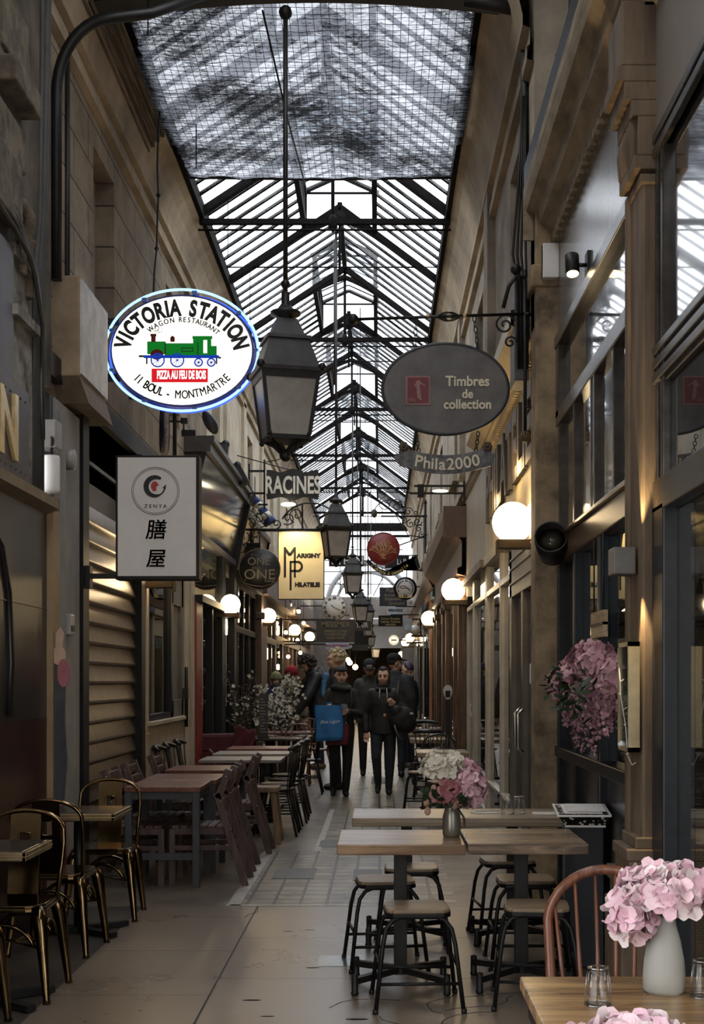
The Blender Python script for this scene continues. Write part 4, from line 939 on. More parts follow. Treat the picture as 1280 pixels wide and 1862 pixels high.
t = thing('hanging_cable', 'knotted dark cable hanging from the left cornice to the oval lit sign', 'cable', (0, 0, 0))
b = MB(); b.tube([P(px, py, 11.5 - .9 * i / 7) for i, (px, py) in enumerate(((291, 196), (288, 245), (286, 300), (288, 355), (286, 405), (285, 452), (281, 490), (279, 530)))], .008, 6); b.build('cable', BLACK, t)
for px, py in ((288, 355), (285, 452)): b = MB(); b.ball(P(px, py, 11.1), .02, 8); b.build('connector', BLACK, t)
t = thing('windsock', 'blue and white striped windsock hanging by the black shop sign with white hand lettering', 'windsock', P(478, 928, 19.6))
ax = Matrix.Translation((0, 0, 0)) @ rot('Y', -.55)
for k in range(5):
    b = MB(); b.lathe([(.035 + .012 * k, .22 - k * .09), (.047 + .012 * k, .13 - k * .09)], 10, M=ax); b.build('stripe', mat('windsock_blue', (.03, .06, .22), .7) if k % 2 == 0 else WHITE, t)
b = MB(); b.tube([(-.12, 0, .22), (-.12, 0, .5)], .006, 5); b.build('cord', BLACK, t)

# ================================================================== HANGING SIGNS
FR = Matrix.Identity(4)
def ell(rx, rz, n=56, c=(0, 0)): return [(c[0] + rx * math.cos(2 * PI * i / n), c[1] + rz * math.sin(2 * PI * i / n)) for i in range(n)]
def T(x, y, z): return Matrix.Translation((x, y, z))
# ---- oval light box with locomotive
Y = 10.2; s = Y / F
t = thing('oval_restaurant_sign', 'lit oval restaurant sign with green steam engine and blue neon rim', 'sign', P(331, 638, Y))
b = MB(); b.prism(ell(.555, .435), .0, .2, 'XZ'); b.build('box', mat('sign_box_blue', (.02, .03, .12), .4), t)
b = MB(); b.prism(ell(.54, .418), -.012, .0, 'XZ'); b.build('face', emit('sign_face_lit', (1.0, .96, .86), 1.35), t)
b = MB(); b.tube([(x, -.02, z) for x, z in ell(.59, .468, 64)], .0105, 8, closed=True); b.build('neon_tube', emit('blue_white_neon', (.26, .50, 1.0), 2.4), t)
b = MB(); b.tube([(x, .1, z) for x, z in ell(.578, .455, 64)], .008, 8, closed=True); b.build('neon_tube', emit('deep_blue_neon', (.03, .09, 1.0), 2.2), t)
for a in range(0, 360, 40):
    b = MB(); a = math.radians(a); b.box(-.02, .02, -.03, .02, -.012, .012, M=T(.575 * math.cos(a), 0, .452 * math.sin(a))); b.build('neon_clip', mat('neon_clip_blue', (.1, .2, .5), .4), t)
BK = mat('sign_black_paint', (.008, .008, .009), .5, 0, .1)
def zz(x, z): return ((x / 3.048 - 331) * s, (639 - 500 - z / 3.048) * s)
def rect(x0, z0, x1, z1):
    a = zz(x0, z0); c = zz(x1, z1); return [(a[0], c[1]), (c[0], c[1]), (c[0], a[1]), (a[0], a[1])]
b = MB(); b.arc_text('VICTORIA STATION', .17, .452, .322, -80, 80, (0, -.016, 0), fat=.008, sx=.70); b.build('lettering_name', BK, t)
b = MB(); b.arc_text('WAGON', .056, .335, .235, -46, -13, (0, -.016, 0), sx=.85); b.arc_text('WAGON', .056, .335, .235, -46, -13, (.0028, -.016, .001), sx=.85); b.build('lettering_small', BK, t); b = MB(); b.arc_text('RESTAURANT', .056, .335, .235, -2, 54, (0, -.016, 0), sx=.85); b.arc_text('RESTAURANT', .056, .335, .235, -2, 54, (.0028, -.016, .001), sx=.85); b.build('lettering_small', BK, t)
b = MB(); b.arc_text('11 BOUL -', .092, .44, .345, 232, 194, (0, -.016, 0), fat=.001, inner=True, sx=.72); b.arc_text('11 BOUL -', .092, .44, .345, 232, 194, (.0028, -.016, .001), fat=.001, inner=True, sx=.72); b.build('lettering_address', BK, t); b = MB(); b.arc_text('MONTMARTRE', .092, .44, .345, 184, 128, (0, -.016, 0), fat=.0, inner=True, sx=.72); b.arc_text('MONTMARTRE', .092, .44, .345, 184, 128, (.0028, -.016, .001), fat=.0, inner=True, sx=.72); b.build('lettering_address', BK, t)
b = MB(); b.prism(rect(842, 525, 1153, 600), -.018, -.01); b.build('red_banner', emit('banner_red', (.62, .012, .018), 1.0), t)
b = MB(); b.text('PIZZA AU FEU DE BOIS', .088, T(-.002, -.021, -.193) , .003, 0, .0035, sx=.42); b.build('banner_lettering', emit('banner_white', (1, 1, 1), 1.0), t)
GRN = emit('engine_green', (.006, .15, .016), 1.0); DRD = emit('engine_dark_red', (.05, .008, .006), 1.0); ENB = emit('engine_blue', (.01, .04, .34), 1.0)
b = MB()
for r_ in ((818, 375, 920, 445), (915, 385, 1100, 452), (1072, 358, 1128, 452), (1150, 358, 1172, 452), (1125, 358, 1150, 366), (1165, 400, 1202, 455), (1068, 345, 1178, 360), (1072, 440, 1200, 455)): b.prism(rect(*r_), -.02, -.012)
b.build('engine_body', GRN, t)
b = MB()
for r_ in ((840, 345, 864, 378), (836, 333, 868, 346), (946, 350, 970, 376)): b.prism(rect(*r_), -.021, -.013)
b.prism(ell(.011, .012, 16, zz(958, 352)), -.021, -.013); b.build('engine_chimney', DRD, t); b = MB(); b.prism(ell(.05, .04, 24, zz(872, 448)), -.024, -.021); b.build('engine_splasher', DRD, t)
b = MB(); b.prism(rect(800, 452, 1215, 468), -.026, -.02); b.build('engine_footplate', ENB, t)
b = MB()
for r_ in ((772, 452, 802, 462), (1212, 460, 1226, 470), (812, 468, 820, 500), (1198, 468, 1206, 500), (915, 383, 921, 450), (1096, 383, 1101, 450)): b.prism(rect(*r_), -.024, -.016)
for r_ in ((1008, 410, 1072, 414), (1008, 428, 1072, 432), (1008, 410, 1011, 432), (1069, 410, 1072, 432)): b.prism(rect(*r_), -.024, -.016)
b.build('engine_ironwork', BK, t)
for (x, z, r_) in ((877, 480, 36), (985, 480, 36), (1103, 492, 21), (1173, 492, 21)):
    cx, cz = zz(x, z); rr_ = r_ / 3.048 * s
    b = MB(); b.tube([(cx + rr_ * math.cos(a), -.027, cz + rr_ * math.sin(a)) for a in [2 * PI * i / 24 for i in range(24)]], .0055, 6, closed=True)
    for k in range(10): a = 2 * PI * k / 10; b.bar((cx, -.026, cz), (cx + rr_ * math.cos(a), -.026, cz + rr_ * math.sin(a)), .003)
    b.ball((cx, -.027, cz), .008, 8); b.build('engine_wheel', ENB, t)
b = MB()
for (x, z, r_) in ((850, 312, 12), (868, 303, 14), (888, 312, 14), (875, 320, 10)):
    cx, cz = zz(x, z); b.tube([(cx + r_ / 3.05 * s * math.cos(a), -.016, cz + r_ / 3.05 * s * math.sin(a)) for a in [2 * PI * i / 14 for i in range(14)]], .0016, 5, closed=True)
b.build('engine_smoke', BK, t)
b = MB(); b.box(-.66, -.62, .04, .12, -.5, .34); b.box(-.80, -.62, .06, .1, .22, .29); b.box(-.66, -.5, .06, .1, -.22, -.16); b.box(-.66, -.5, .06, .1, .22, .27)
b.box(-.83, -.79, .02, .14, .15, .36); b.tube([(-.62, .02, .25), (-.56, .0, .22), (-.52, .0, .14)], .006, 6); b.build('bracket_post', BLACK, t)
# ---- white sign with brush characters
Y = 9.45; s = Y / F
t = thing('character_sign', 'white panel sign in a black frame with a circle mark and two brush characters', 'sign', P(286, 941, Y))
HW, HH = 76 * s, 113 * s
b = MB(); b.box(-HW, HW, 0, .15, -HH, HH); b.build('frame', BLACKP, t, .004)
b = MB(); b.box(-HW + .017, HW - .022, -.006, .01, -HH + .026, HH - .016); b.build('face', mat('sign_grey_white', (.78, .75, .73), .6, 0, .04, 3), t)
cx, cz = (283 - 286) * s, (941 - 893) * s
b = MB(); b.tube([(cx + 43 * s * math.cos(a), -.008, cz + 43 * s * math.sin(a)) for a in [2 * PI * i / 48 for i in range(48)]], .0018, 5, closed=True); b.tube([(cx + 40 * s * math.cos(a), -.008, cz + 40 * s * math.sin(a)) for a in [2 * PI * i / 48 for i in range(48)]], .0014, 5, closed=True); b.build('circle', BK, t)
b = MB(); pts = arc((cx + .0, -.009, cz + 8 * s), 17 * s, 55, 350, 30); outl = []
inn = []
for i, p in enumerate(pts):
    u = i / 30; w_ = (1.2 + 3.4 * math.sin(PI * min(1, u * 1.15 + .05)) ** .6) * s; d = Vector((p[0] - cx, 0, (p[2] - cz - 8 * s) )).normalized()
    outl.append((p[0] + d.x * w_, p[2] * 1 + d.z * w_)); inn.append((p[0] - d.x * w_, p[2] - d.z * w_))
for i in range(30): b.prism([outl[i], outl[i + 1], inn[i + 1], inn[i]], -.011, -.006)
b.prism([(cx + 13 * s, cz + 6 * s), (cx + 18 * s, cz + 2 * s), (cx + 20 * s, cz + 12 * s)], -.011, -.006); b.build('brush_mark', BK, t)
b = MB(); b.prism([(cx - 8 * s, cz + 6 * s), (cx - 4 * s, cz - 1 * s), (cx + 2 * s, cz + 1 * s), (cx + 1 * s, cz + 7 * s), (cx + 6 * s, cz + 11 * s), (cx + 2 * s, cz + 17 * s), (cx - 4 * s, cz + 17 * s), (cx - 8 * s, cz + 12 * s)], -.011, -.006); b.build('red_mark', mat('brush_red', (.5, .06, .05), .6), t)
b = MB(); b.text('ZENYA', 9.5 * s, T(cx, -.008, cz - 28 * s), .002, 0, 0, space=1.55); b.build('lettering', BK, t)
b = MB(); [b.text('膳', 38 * s, T(cx - 19 * s + q, -.009, (941 - 966) * s + q2), .002, 0, 0, align='LEFT', shear=.12) for q, q2 in ((0, 0), (.0025, 0), (0, .0025), (.0025, .0025))]; b.build('brush_character', BK, t); b = MB(); [b.text('屋', 36 * s, T(cx - 18 * s + q, -.009, (941 - 1018) * s + q2), .002, 0, 0, align='LEFT', shear=.12) for q, q2 in ((0, 0), (.0025, 0), (0, .0025), (.0025, .0025))]; b.build('brush_character', BK, t)
b = MB(); b.box(-HW - .205, -HW, .0, .06, -HH + .01, -HH + .045); b.box(-HW - .21, -HW - .18, -.02, .08, -HH - .06, -HH + .1); b.build('bracket', BLACK, t)
# ---- round sign seen edge-on behind
t = thing('edge_on_disc_sign', 'pale round sign seen almost edge-on below the oval lit sign', 'sign', P(299, 782, 11.6), .0)
b = MB(); b.lathe([(.0, -.02), (.29, -.02), (.3, 0), (.29, .02), (0, .02)], 30, ax='X', M=rot('Z', .22)); b.build('disc', mat('speckled_pale_disc', (.42, .39, .36), .7, 0, .4, 14), t)
b = MB()
for r_ in (.12, .19): b.tube([(-.024, r_ * math.cos(a), r_ * math.sin(a)) for a in [2 * PI * i / 24 for i in range(24)]], .012, 6, closed=True, M=rot('Z', .22))
for r_ in (.12, .19): b.tube([(.024, r_ * math.cos(a), r_ * math.sin(a)) for a in [2 * PI * i / 24 for i in range(24)]], .012, 6, closed=True, M=rot('Z', .22))
b.build('rings', mat('disc_blue_ring', (.06, .06, .12), .6), t)
b = MB(); b.tube([(.09, 0, .5), (.09, 0, -.3)], .018, 8); b.tube([(.09, 0, .28), (-.32, 0, .28)], .012, 6); b.build('bracket', BLACK, t)
# ---- grey oval stamp-dealer sign with hanging ribbon
Y = 10.4; s = Y / F; YN = 9.1
def sp(px, py): return ((px - 810) * s, (707 - py) * s)
OVAL = mat('slate_grey_sign', (.14, .133, .13), .5, 0, .18, 5, .05)
CRM = mat('cream_lettering', (.80, .74, .55), .5, 0, .05)
t = thing('grey_oval_sign', 'grey oval sign with a red stamp and cream lettering hanging from a scrolled iron arm', 'sign', P(810, 707, YN)); t.scale = (YN / Y,) * 3
b = MB(); b.prism(ell(.494, .355), 0, .03, 'XZ'); b.build('board', OVAL, t)
b = MB(); b.tube([(x, .012, z) for x, z in ell(.494, .355, 64)], .016, 8, closed=True); b.build('rim', mat('blue_black_rim', (.03, .033, .04), .45, 0, .3, 9), t)
b = MB()
for tx, px, py, sz in (('Timbres', 850, 694, .112), ('de', 850, 717, .098), ('collection', 850, 736, .104)):
    x, z = sp(px, py); b.text(tx, sz, T(x, -.005, z), .003, 0, .0025, sx=.92)
b.build('lettering', CRM, t)
x, z = sp(760, 710)
b = MB(); hw, hh = 23 * s, 27 * s; pts = []
n1, n2 = 11, 13
for k in range(n1): pts += [(x - hw + 2 * hw * (k) / n1, z - hh), (x - hw + 2 * hw * (k + .5) / n1, z - hh + .006)]
for k in range(n2): pts += [(x + hw, z - hh + 2 * hh * k / n2), (x + hw - .006, z - hh + 2 * hh * (k + .5) / n2)]
for k in range(n1): pts += [(x + hw - 2 * hw * k / n1, z + hh), (x + hw - 2 * hw * (k + .5) / n1, z + hh - .006)]
for k in range(n2): pts += [(x - hw, z + hh - 2 * hh * k / n2), (x - hw + .006, z + hh - 2 * hh * (k + .5) / n2)]
b.prism(pts, -.006, 0, mi=0); b.box(x - hw + .016, x + hw - .016, -.008, 0, z - hh + .016, z + hh - .016, 1)
PK = mat('stamp_pale_pink', (.34, .19, .18), .6, 0, .1)
b.prism([(x - .005, z - .06), (x + .03, z - .085), (x + .02, z - .02), (x + .012, z + .04), (x + .03, z + .05), (x + .05, z + .03), (x + .055, z + .04), (x + .02, z + .065), (x + .005, z + .085), (x - .012, z + .07), (x - .03, z + .035), (x - .035, z + .03), (x - .012, z + .03)], -.011, -.008, mi=0)
b.text('10c', .045, T(x - .05, -.009, z - .075), .002, 0, .001); b.build('stamp', [PK, mat('stamp_red', (.20, .045, .05), .6, 0, .12, 6)], t)
# iron arm
def tz(py): return (707 - py) * s
def tx(px): return (px - 810) * s
b = MB(); b.tube([(tx(645), .01, tz(580)), (tx(960), .01, tz(570))], .013, 8); b.build('arm', BLACK, t)
b = MB()
for k in range(6):
    a0 = 2 * PI * k / 6
    b.tube([(tx(793) + (tx(838) - tx(793)) * u / 12, .01 + .036 * math.sin(PI * u / 12) * math.sin(a0 + 2.5 * u / 12), tz(575) + .036 * math.sin(PI * u / 12) * math.cos(a0 + 2.5 * u / 12)) for u in range(13)], .006, 5)
b.build('basket_twist', BLACK, t)
b = MB()
for px in (778, 845): b.lathe([(.018, -.012), (.018, .012)], 10, (tx(px), .01, tz(574)), ax='X')
b.build('brass_collar', GOLD, t)
b = MB(); b.ball((tx(642), .01, tz(580)), .045, 10); b.build('end_medallion', BLACK, t)
b = MB(); b.tube([(tx(955), .01, tz(490)), (tx(955), .01, tz(790))], .014, 8); b.tube([(tx(955), .01, tz(740)), (tx(966), .01, tz(740))], .014, 8); b.tube([(tx(955), .01, tz(505)), (tx(940), .01, tz(500)), (tx(925), .01, tz(520)), (tx(915), .01, tz(560))], .016, 8)
b.tube([(tx(955), .01, tz(570)), (tx(966), .01, tz(570))], .014, 8); b.build('post', BLACK, t)
b = MB(); b.ball((tx(938), .01, tz(489)), .045, 10); b.build('post_ball', BLACK, t)
b = MB()
for k in range(5): b.tube([(tx(955) + .04 * math.cos(a) * math.cos(k * PI / 5), .01 + .04 * math.cos(a) * math.sin(k * PI / 5), tz(794) + .04 * math.sin(a)) for a in [2 * PI * i / 14 for i in range(14)]], .006, 5, closed=True)
b.build('pendant_ball', mat('old_brass', (.16, .11, .05), .5, .4), t)
b = MB(); b.tube(scroll((tx(918), .01, tz(590)), .085, 1.6, 20, 1), .009, 6); b.tube(scroll((tx(928), .01, tz(622)), .05, 1.4, 0, 1), .009, 6); b.build('scrollwork', BLACK, t)
def chain(x0, z0, x1, z1, n, r_=.014):
    c = MB()
    for k in range(n):
        u = (k + .5) / n; x = x0 + (x1 - x0) * u; zc_ = z0 + (z1 - z0) * u; hl = abs(z1 - z0) / n * .62
        M_ = T(x, .012, zc_) @ rot('Z', PI / 2 * (k % 2) + .4)
        c.tube([(r_ * math.cos(a), 0, hl * math.sin(a)) for a in [2 * PI * i / 10 for i in range(10)]], .0045, 5, closed=True, M=M_)
    return c
chain(tx(758), tz(578), tx(752), tz(640), 6).build('chain', BLACK, t); chain(tx(862), tz(574), tx(870), tz(643), 7).build('chain', BLACK, t)
t = thing('ribbon_sign', 'grey ribbon-shaped sign with cream lettering hanging below the grey oval sign', 'sign', P(810, 835, YN)); t.scale = (YN / Y,) * 3
def tz(py): return (835 - py) * s
up, dn = [], []
def rib(u): return .045 * u * u * 1.0 - .025
for k in range(25):
    u = -1 + 2 * k / 24; x = u * .36; zc_ = rib(u) * 1.6
    fl = .02 * max(0, abs(u) - .75) * 4
    up.append((x, zc_ + .072 + fl)); dn.append((x, zc_ - .075 - fl * .4))
pts = dn + [(.40, .045), (.37, .03)] + up[::-1] + [(-.37, .04), (-.41, .02)]
b = MB(); b.prism(pts, 0, .022); b.build('ribbon', mat('mottled_slate_ribbon', (.15, .15, .155), .6, 0, .45, 12), t)
b = MB(); tw = 'Phila2000'
for i, ch in enumerate(tw):
    u = (-.64, -.44, -.31, -.22, -.08, .12, .32, .52, .72)[i] * .92; b.text(ch, .128, T(u * .36, -.004, rib(u) * 1.6 - .005) @ rot('Y', -.27 * u), .003, 0, .002)
b.build('lettering', CRM, t)
for sx in (-1, 1):
    b = MB()
    for k in range(6): a = k * PI / 3; b.ball((sx * .33 + .022 * math.cos(a), -.008, .10 + .022 * math.sin(a)), (.018, .008, .018), 8)
    b.ball((sx * .33, -.014, .10), .012, 8); b.build('rosette', mat('bronze_rosette', (.10, .07, .04), .5, .3), t)
chain(tx(757), tz(790), tx(762), tz(822), 5).build('chain', BLACK, t); chain(tx(870), tz(785), tx(865), tz(822), 5).build('chain', BLACK, t)
# ---- black board with white hand lettering
Y = 19.0; s = Y / F
t = thing('black_board_sign', 'black wavy-edged board with white hand-painted capitals', 'sign', P(532, 881, Y))
up = [(-.37 + .74 * k / 20, .20 + .03 * math.cos((k / 20 - .5) * 4 * PI) * (1 - abs(k / 10 - 1) * .6)) for k in range(21)]; dn = [(x, -z + .0) for x, z in up]
b = MB(); b.prism(dn + [(.385, -.1), (.36, 0), (.385, .1)] + up[::-1] + [(-.385, .1), (-.36, 0), (-.385, -.1)], 0, .03); b.build('board', mat('black_board', (.02, .018, .017), .6, 0, .3, 8), t)
b = MB(); b.text('RACINES', .345, T(.0, -.006, -.02), .004, 0, .009, sx=.585); b.build('lettering', mat('white_lettering', (.8, .77, .68), .6), t)
b = MB(); b.box(-.42, -.395, .0, .03, -.36, .36); b.box(-.62, -.4, .0, .025, .18, .21); b.box(-.62, -.4, .0, .025, -.14, -.11); b.box(-.64, -.615, 0, .03, -.2, .3); b.box(-.5, -.36, 0, .025, -.3, -.275); b.build('bracket', BLACK, t)
b = MB(); b.tube(scroll((.1, .01, .33), .07, 1.5, 200, -1), .007, 6); b.tube([(-.4, .01, .32), (-.2, .01, .36), (.02, .01, .52)], .007, 6); b.tube([(-.8, .01, .42), (.0, .01, .2)], .008, 6); b.build('scrollwork', BLACK, t)
b = MB(); b.ball((-.06, -.03, -.29), (.11, .04, .03), 12); b.build('lamp', emit('sign_lamp', (1, .86, .6), 8), t)
# ---- black disc sign on a scrolled bar
Y = 19.5; s = Y / F
t = thing('black_disc_sign', 'round black sign with thin gold script on a scrolled iron bar', 'sign', P(472, 1035, Y))
b = MB(); b.lathe([(0, -.02), (.29, -.02), (.3, .0), (.3, .03), (0, .03)], 40, ax='Y'); b.build('disc', mat('black_disc', (.022, .022, .024), .35, 0, .15, 4), t)
b = MB(); b.tube([(.3 * math.cos(a), .0, .3 * math.sin(a)) for a in [2 * PI * i / 40 for i in range(40)]], .01, 6, closed=True); b.build('rim', mat('bronze_rim', (.16, .11, .06), .4, .5), t)
SCG = mat('muted_gold_script', (.26, .22, .15), .5, .2)
b = MB(); b.text('ONE', .16, T(-.01, -.024, .11), .002, 0, 0, sx=1.0); b.text('AND', .06, T(-.05, -.024, .015), .002); b.text('ONE', .21, T(.0, -.024, -.085), .002, 0, 0, sx=1.05); b.text('PARIS', .06, T(.15, -.024, -.18), .002)
b.tube([(-.1, -.022, .16), (-.12, -.022, .22), (-.03, -.022, .2), (.03, -.022, .23), (-.0, -.022, .26)], .005, 5); b.tube([(-.2, -.022, -.14), (-.23, -.022, -.2), (-.12, -.022, -.24), (.05, -.022, -.26), (.18, -.022, -.22), (.24, -.022, -.12)], .005, 5); b.build('lettering', SCG, t)
b = MB(); zb = .585; b.tube([(-.42, 0, zb), (1.0, 0, zb)], .017, 8); b.tube([(0, 0, .3), (0, 0, zb)], .01, 6); b.build('bar', BLACK, t)
b = MB()
for (x, z, r_, a, d) in ((-.3, .72, .12, 270, 1), (-.12, .68, .09, 200, -1), (.02, .75, .13, 270, 1), (-.25, .45, .11, 60, -1), (-.28, .3, .08, 90, -1), (.42, .75, .1, 230, 1), (.55, .8, .12, 250, -1), (.25, .67, .07, 270, 1)): b.tube(scroll((x, 0, z), r_, 1.3, a, d), .009, 6)
b.tube([(-.4, 0, 1.0), (-.1, 0, .85), (.1, 0, .62)], .01, 6); b.tube(arc((.75, 0, .5), .48, 150, 35, 16), .012, 6); b.box(.62, .645, -.01, .01, .585, .95); b.build('scrollwork', BLACK, t)
# ---- cream monogram sign
Y = 21.5; s = Y / F
t = thing('cream_monogram_sign', 'cream lit sign with a tall black monogram, hung behind the black disc sign', 'sign', P(547.5, 1028, Y))
HW, HH = 42 * s, 62 * s
b = MB(); b.box(-HW, HW, 0, .12, -HH, HH); b.build('box', BLACKP, t)
b = MB(); b.box(-HW + .012, HW - .012, -.008, 0, -HH + .01, HH - .01); b.build('face', mat('cream_sign_face', (.72, .60, .38), .5, 0, .05, 2), t)
b = MB()
def mx(zx): return (340 + zx / 4.571 - 547.5) * s
def mz(zy): return (1028 - (880 + zy / 4.571)) * s
for r_ in ((805, 525, 824, 775), (888, 525, 905, 775), (853, 640, 870, 880)): b.box(mx(r_[0]), mx(r_[2]), -.014, -.007, mz(r_[3]), mz(r_[1]))
b.bar((mx(812), -.011, mz(535)), (mx(855), -.011, mz(592)), .04, .008, up=(0, 1, 0)); b.bar((mx(897), -.011, mz(535)), (mx(855), -.011, mz(592)), .04, .008, up=(0, 1, 0))
b.box(mx(860), mx(930), -.014, -.007, mz(655), mz(640)); b.box(mx(860), mx(930), -.014, -.007, mz(730), mz(715))
pa = arc((mx(915), -.0105, mz(685)), (mx(955) - mx(915)), -80, 80, 14)
for i in range(14): b.bar(pa[i], pa[i + 1], .035, .008, up=(0, 1, 0))
b.text('ARIGNY', .092, T(mx(1010), -.01, mz(598)), .003, 0, .006, sx=1.12); b.text('HILATELIE', .092, T(mx(1000), -.01, mz(838)), .003, 0, .006, sx=.98); b.build('monogram', BK, t)
b = MB(); b.box(-HW - .45, HW, .04, .07, HH, HH + .03); b.build('bracket', BLACK, t)
p0 = P(530, 935, Y - .5); spot('monogram_lamp', p0, P(545, 1010, Y), 55, (1, .78, .42), 1.5, .7, .05)
# ---- clock
Y = 27; s = Y / F
t = thing('wall_clock', 'round white clock with roman numerals above the brown notice board', 'clock', P(608, 1105, Y))
b = MB(); b.lathe([(0, -.03), (.25, -.03), (.262, -.02), (.262, .05), (0, .05)], 36, ax='Y'); b.build('case', mat('clock_case', (.3, .3, .28), .5), t)
b = MB(); b.lathe([(0, -.034), (.245, -.034), (.245, -.03)], 36, ax='Y'); b.build('dial', mat('clock_dial', (.85, .83, .77), .6, 0, .04), t)
b = MB()
for k, nm in enumerate(('XII', 'I', 'II', 'III', 'IIII', 'V', 'VI', 'VII', 'VIII', 'IX', 'X', 'XI')):
    a = k * PI / 6; b.text(nm, .072, T(.195 * math.sin(a), -.037, .195 * math.cos(a)) @ rot('Y', a), .002, 0, .003, sx=.9)
b.build('numerals', BK, t)
b = MB(); b.bar((0, -.04, 0), (-.07, -.04, .06), .014, .004, up=(0, 1, 0)); b.build('hour_hand', BK, t); b = MB(); b.bar((.0, -.043, 0), (.13, -.043, -.06), .01, .004, up=(0, 1, 0)); b.build('minute_hand', BK, t)
b = MB(); b.box(-.9, -.2, .0, .04, .2, .23); b.build('bracket', BLACK, t)
def board(px, py, hw, hh, Y, label, lines, mb, ml, name='hanging_board', cat='sign', arm=None, th=.04):
    s = Y / F; t = thing(name, label, cat, P(px, py, Y))
    b = MB(); b.box(-hw * s, hw * s, 0, th, -hh * s, hh * s); b.build('board', mb, t, .004)
    for tx_, x, z, sz, sx in lines: b = MB(); b.text(tx_, sz * s, T(x * s, -.004, z * s), .003, 0, .002, sx=sx); b.build('lettering', ml, t)
    if arm: b = MB(); b.box(min(0, arm), max(0, arm), .0, .03, hh * s, hh * s + .03); b.build('bracket', BLACK, t)
    return t
DKB = mat('dark_brown_board', (.04, .033, .026), .5, 0, .2, 6)
board(610, 1148, 35, 20, 26.6, 'dark brown notice board with dull gold lettering under the white clock', [('MESSMER', 0, 12, 13, 1.0), ('TIMBRES ET LETTRES', 0, 0, 6, .75), ('CARTES POSTALES', 0, -6, 6, .8), ('ACHAT VENTE', 0, -12, 5, 1)], DKB, mat('dull_gold_letters', (.2, .16, .1), .5), arm=-1.6)
board(613, 1174, 21, 6.5, 30, 'small pale sign with pink curved lettering under the brown notice board', [('PAIN MADE MAISON', 0, 0, 5, .9)], mat('pale_lilac_board', (.5, .5, .58), .5), mat('pink_letters', (.4, .05, .12), .5), arm=-1.3)
board(658, 1138, 17, 9, 34.4, 'dark sign with white capitals beside the brown notice board', [('TAIR', 0, 1, 13, .8)], DKB, mat('white_letters', (.6, .6, .58), .5), arm=-1.8)
board(657, 1165, 13, 19, 39.2, 'plain dark panel hanging at the far end, right of the brown notice board', [], BLACKP, BLACKP, arm=-1.75)
board(655, 1178, 15, 5, 30.5, 'dark strip sign right of the pale pink-lettered sign', [], DKB, DKB, arm=-1.8)
board(630, 1020, 32, 10, 35, 'black sign with white serif capitals behind the lantern left of the red disc', [('STERN', 2, 0, 21, .95)], BLACKP, mat('white_letters2', (.7, .7, .68), .5), arm=-1.4)
board(722, 1022, 22, 11, 36, 'black sign with a few white letters peeping out right of the red disc', [('LUI', 8, 0, 15, .8)], BLACKP, MATS['white_letters2'], arm=.6)
board(715, 1085, 25, 17, 33, 'navy board with gold italic lines behind the round magnifier sign', [('Phila', -5, 11, 9, 1), ('Achat', -7, 3, 8, 1), ('Estimation', 0, -4, 8, .9), ('Gratuite', 6, -12, 8.5, 1)], mat('navy_board', (.02, .022, .04), .4), mat('gold_italic', (.22, .19, .12), .5), arm=.75)
board(719, 1111, 14.5, 7, 34, 'small pale blue sign with dark capitals right of the lanterns', [('PHILATELIE', 0, 1, 6.5, .8)], mat('pale_blue_board', (.55, .62, .68), .5), BK, arm=.72)
board(710, 1129, 22, 10, 33.5, 'black board with gold script below the small pale blue sign', [('Cartes Postales', 0, 4, 6.5, .85), ('Lettres Timbres', 0, -1.5, 6.5, .85), ('ANCIENS', 0, -7, 4.5, 1)], BLACKP, mat('gold_script', (.35, .28, .14), .5), arm=.85)
board(628, 1115, 9, 12, 35, 'small beige sign with dark letters behind the white clock', [('CHANGE', 0, -4, 5, .7)], mat('beige_board', (.42, .38, .30), .6), BK, arm=-1.35)
# ---- red disc sign with gold tree
Y = 29; s = Y / F
t = thing('red_disc_sign', 'dark red disc sign with a golden branching tree on a leafy iron arm', 'sign', P(697, 998, Y))
b = MB(); b.lathe([(0, -.03), (.35, -.03), (.365, -.01), (.365, .04), (0, .04)], 44, ax='Y'); b.build('disc', mat('deep_red_enamel', (.20, .018, .014), .4, 0, .15, 4), t)
b = MB(); b.tube([(.35 * math.cos(a), -.03, .35 * math.sin(a)) for a in [2 * PI * i / 44 for i in range(44)]], .008, 6, closed=True); b.build('rim', mat('dark_red_rim', (.12, .012, .01), .4), t)
b = MB(); rr = random.Random(9)
def branch(x, z, a, L, d):
    x2, z2 = x + L * math.sin(a), z + L * math.cos(a); b.tube([(x, -.034, z), (x2, -.034, z2)], .0045 - .0006 * d + .001, 4)
    if d < 4:
        for k in (-1, 1): branch(x2, z2, a + k * rr.uniform(.15, .42), L * rr.uniform(.62, .85), d + 1)
for a in (-.75, -.4, -.1, .2, .5, .8): branch(-.01, -.2, a, .12, 0)
b.prism([(-.08, -.22), (.02, -.19), (.06, -.23), (.0, -.21)], -.036, -.03); b.build('tree', mat('tree_gold', (.6, .38, .16), .4, .2), t)
b = MB()
zb = .72; b.tube([(-.05, .02, zb), (1.1, .02, zb)], .02, 8); b.box(.9, .95, 0, .05, -.1, 1.0); b.lathe([(.04, 1.0), (.015, 1.08), (0, 1.1)], 8, (.925, .025, 0)); b.box(.92, 1.15, .01, .04, .3, .33); b.build('arm', BLACK, t)
b = MB()
for (x, z, r_, a, d) in ((.28, .95, .16, 180, -1), (.05, .98, .2, 20, 1), (.55, .82, .1, 0, 1), (.6, .55, .1, 90, 1), (.75, .6, .1, 0, -1), (.78, .45, .09, 40, 1), (.7, .78, .08, 200, 1), (.85, .3, .08, 90, 1), (.45, .62, .07, 100, -1)): b.tube(scroll((x, .02, z), r_, 1.3, a, d), .012, 6)
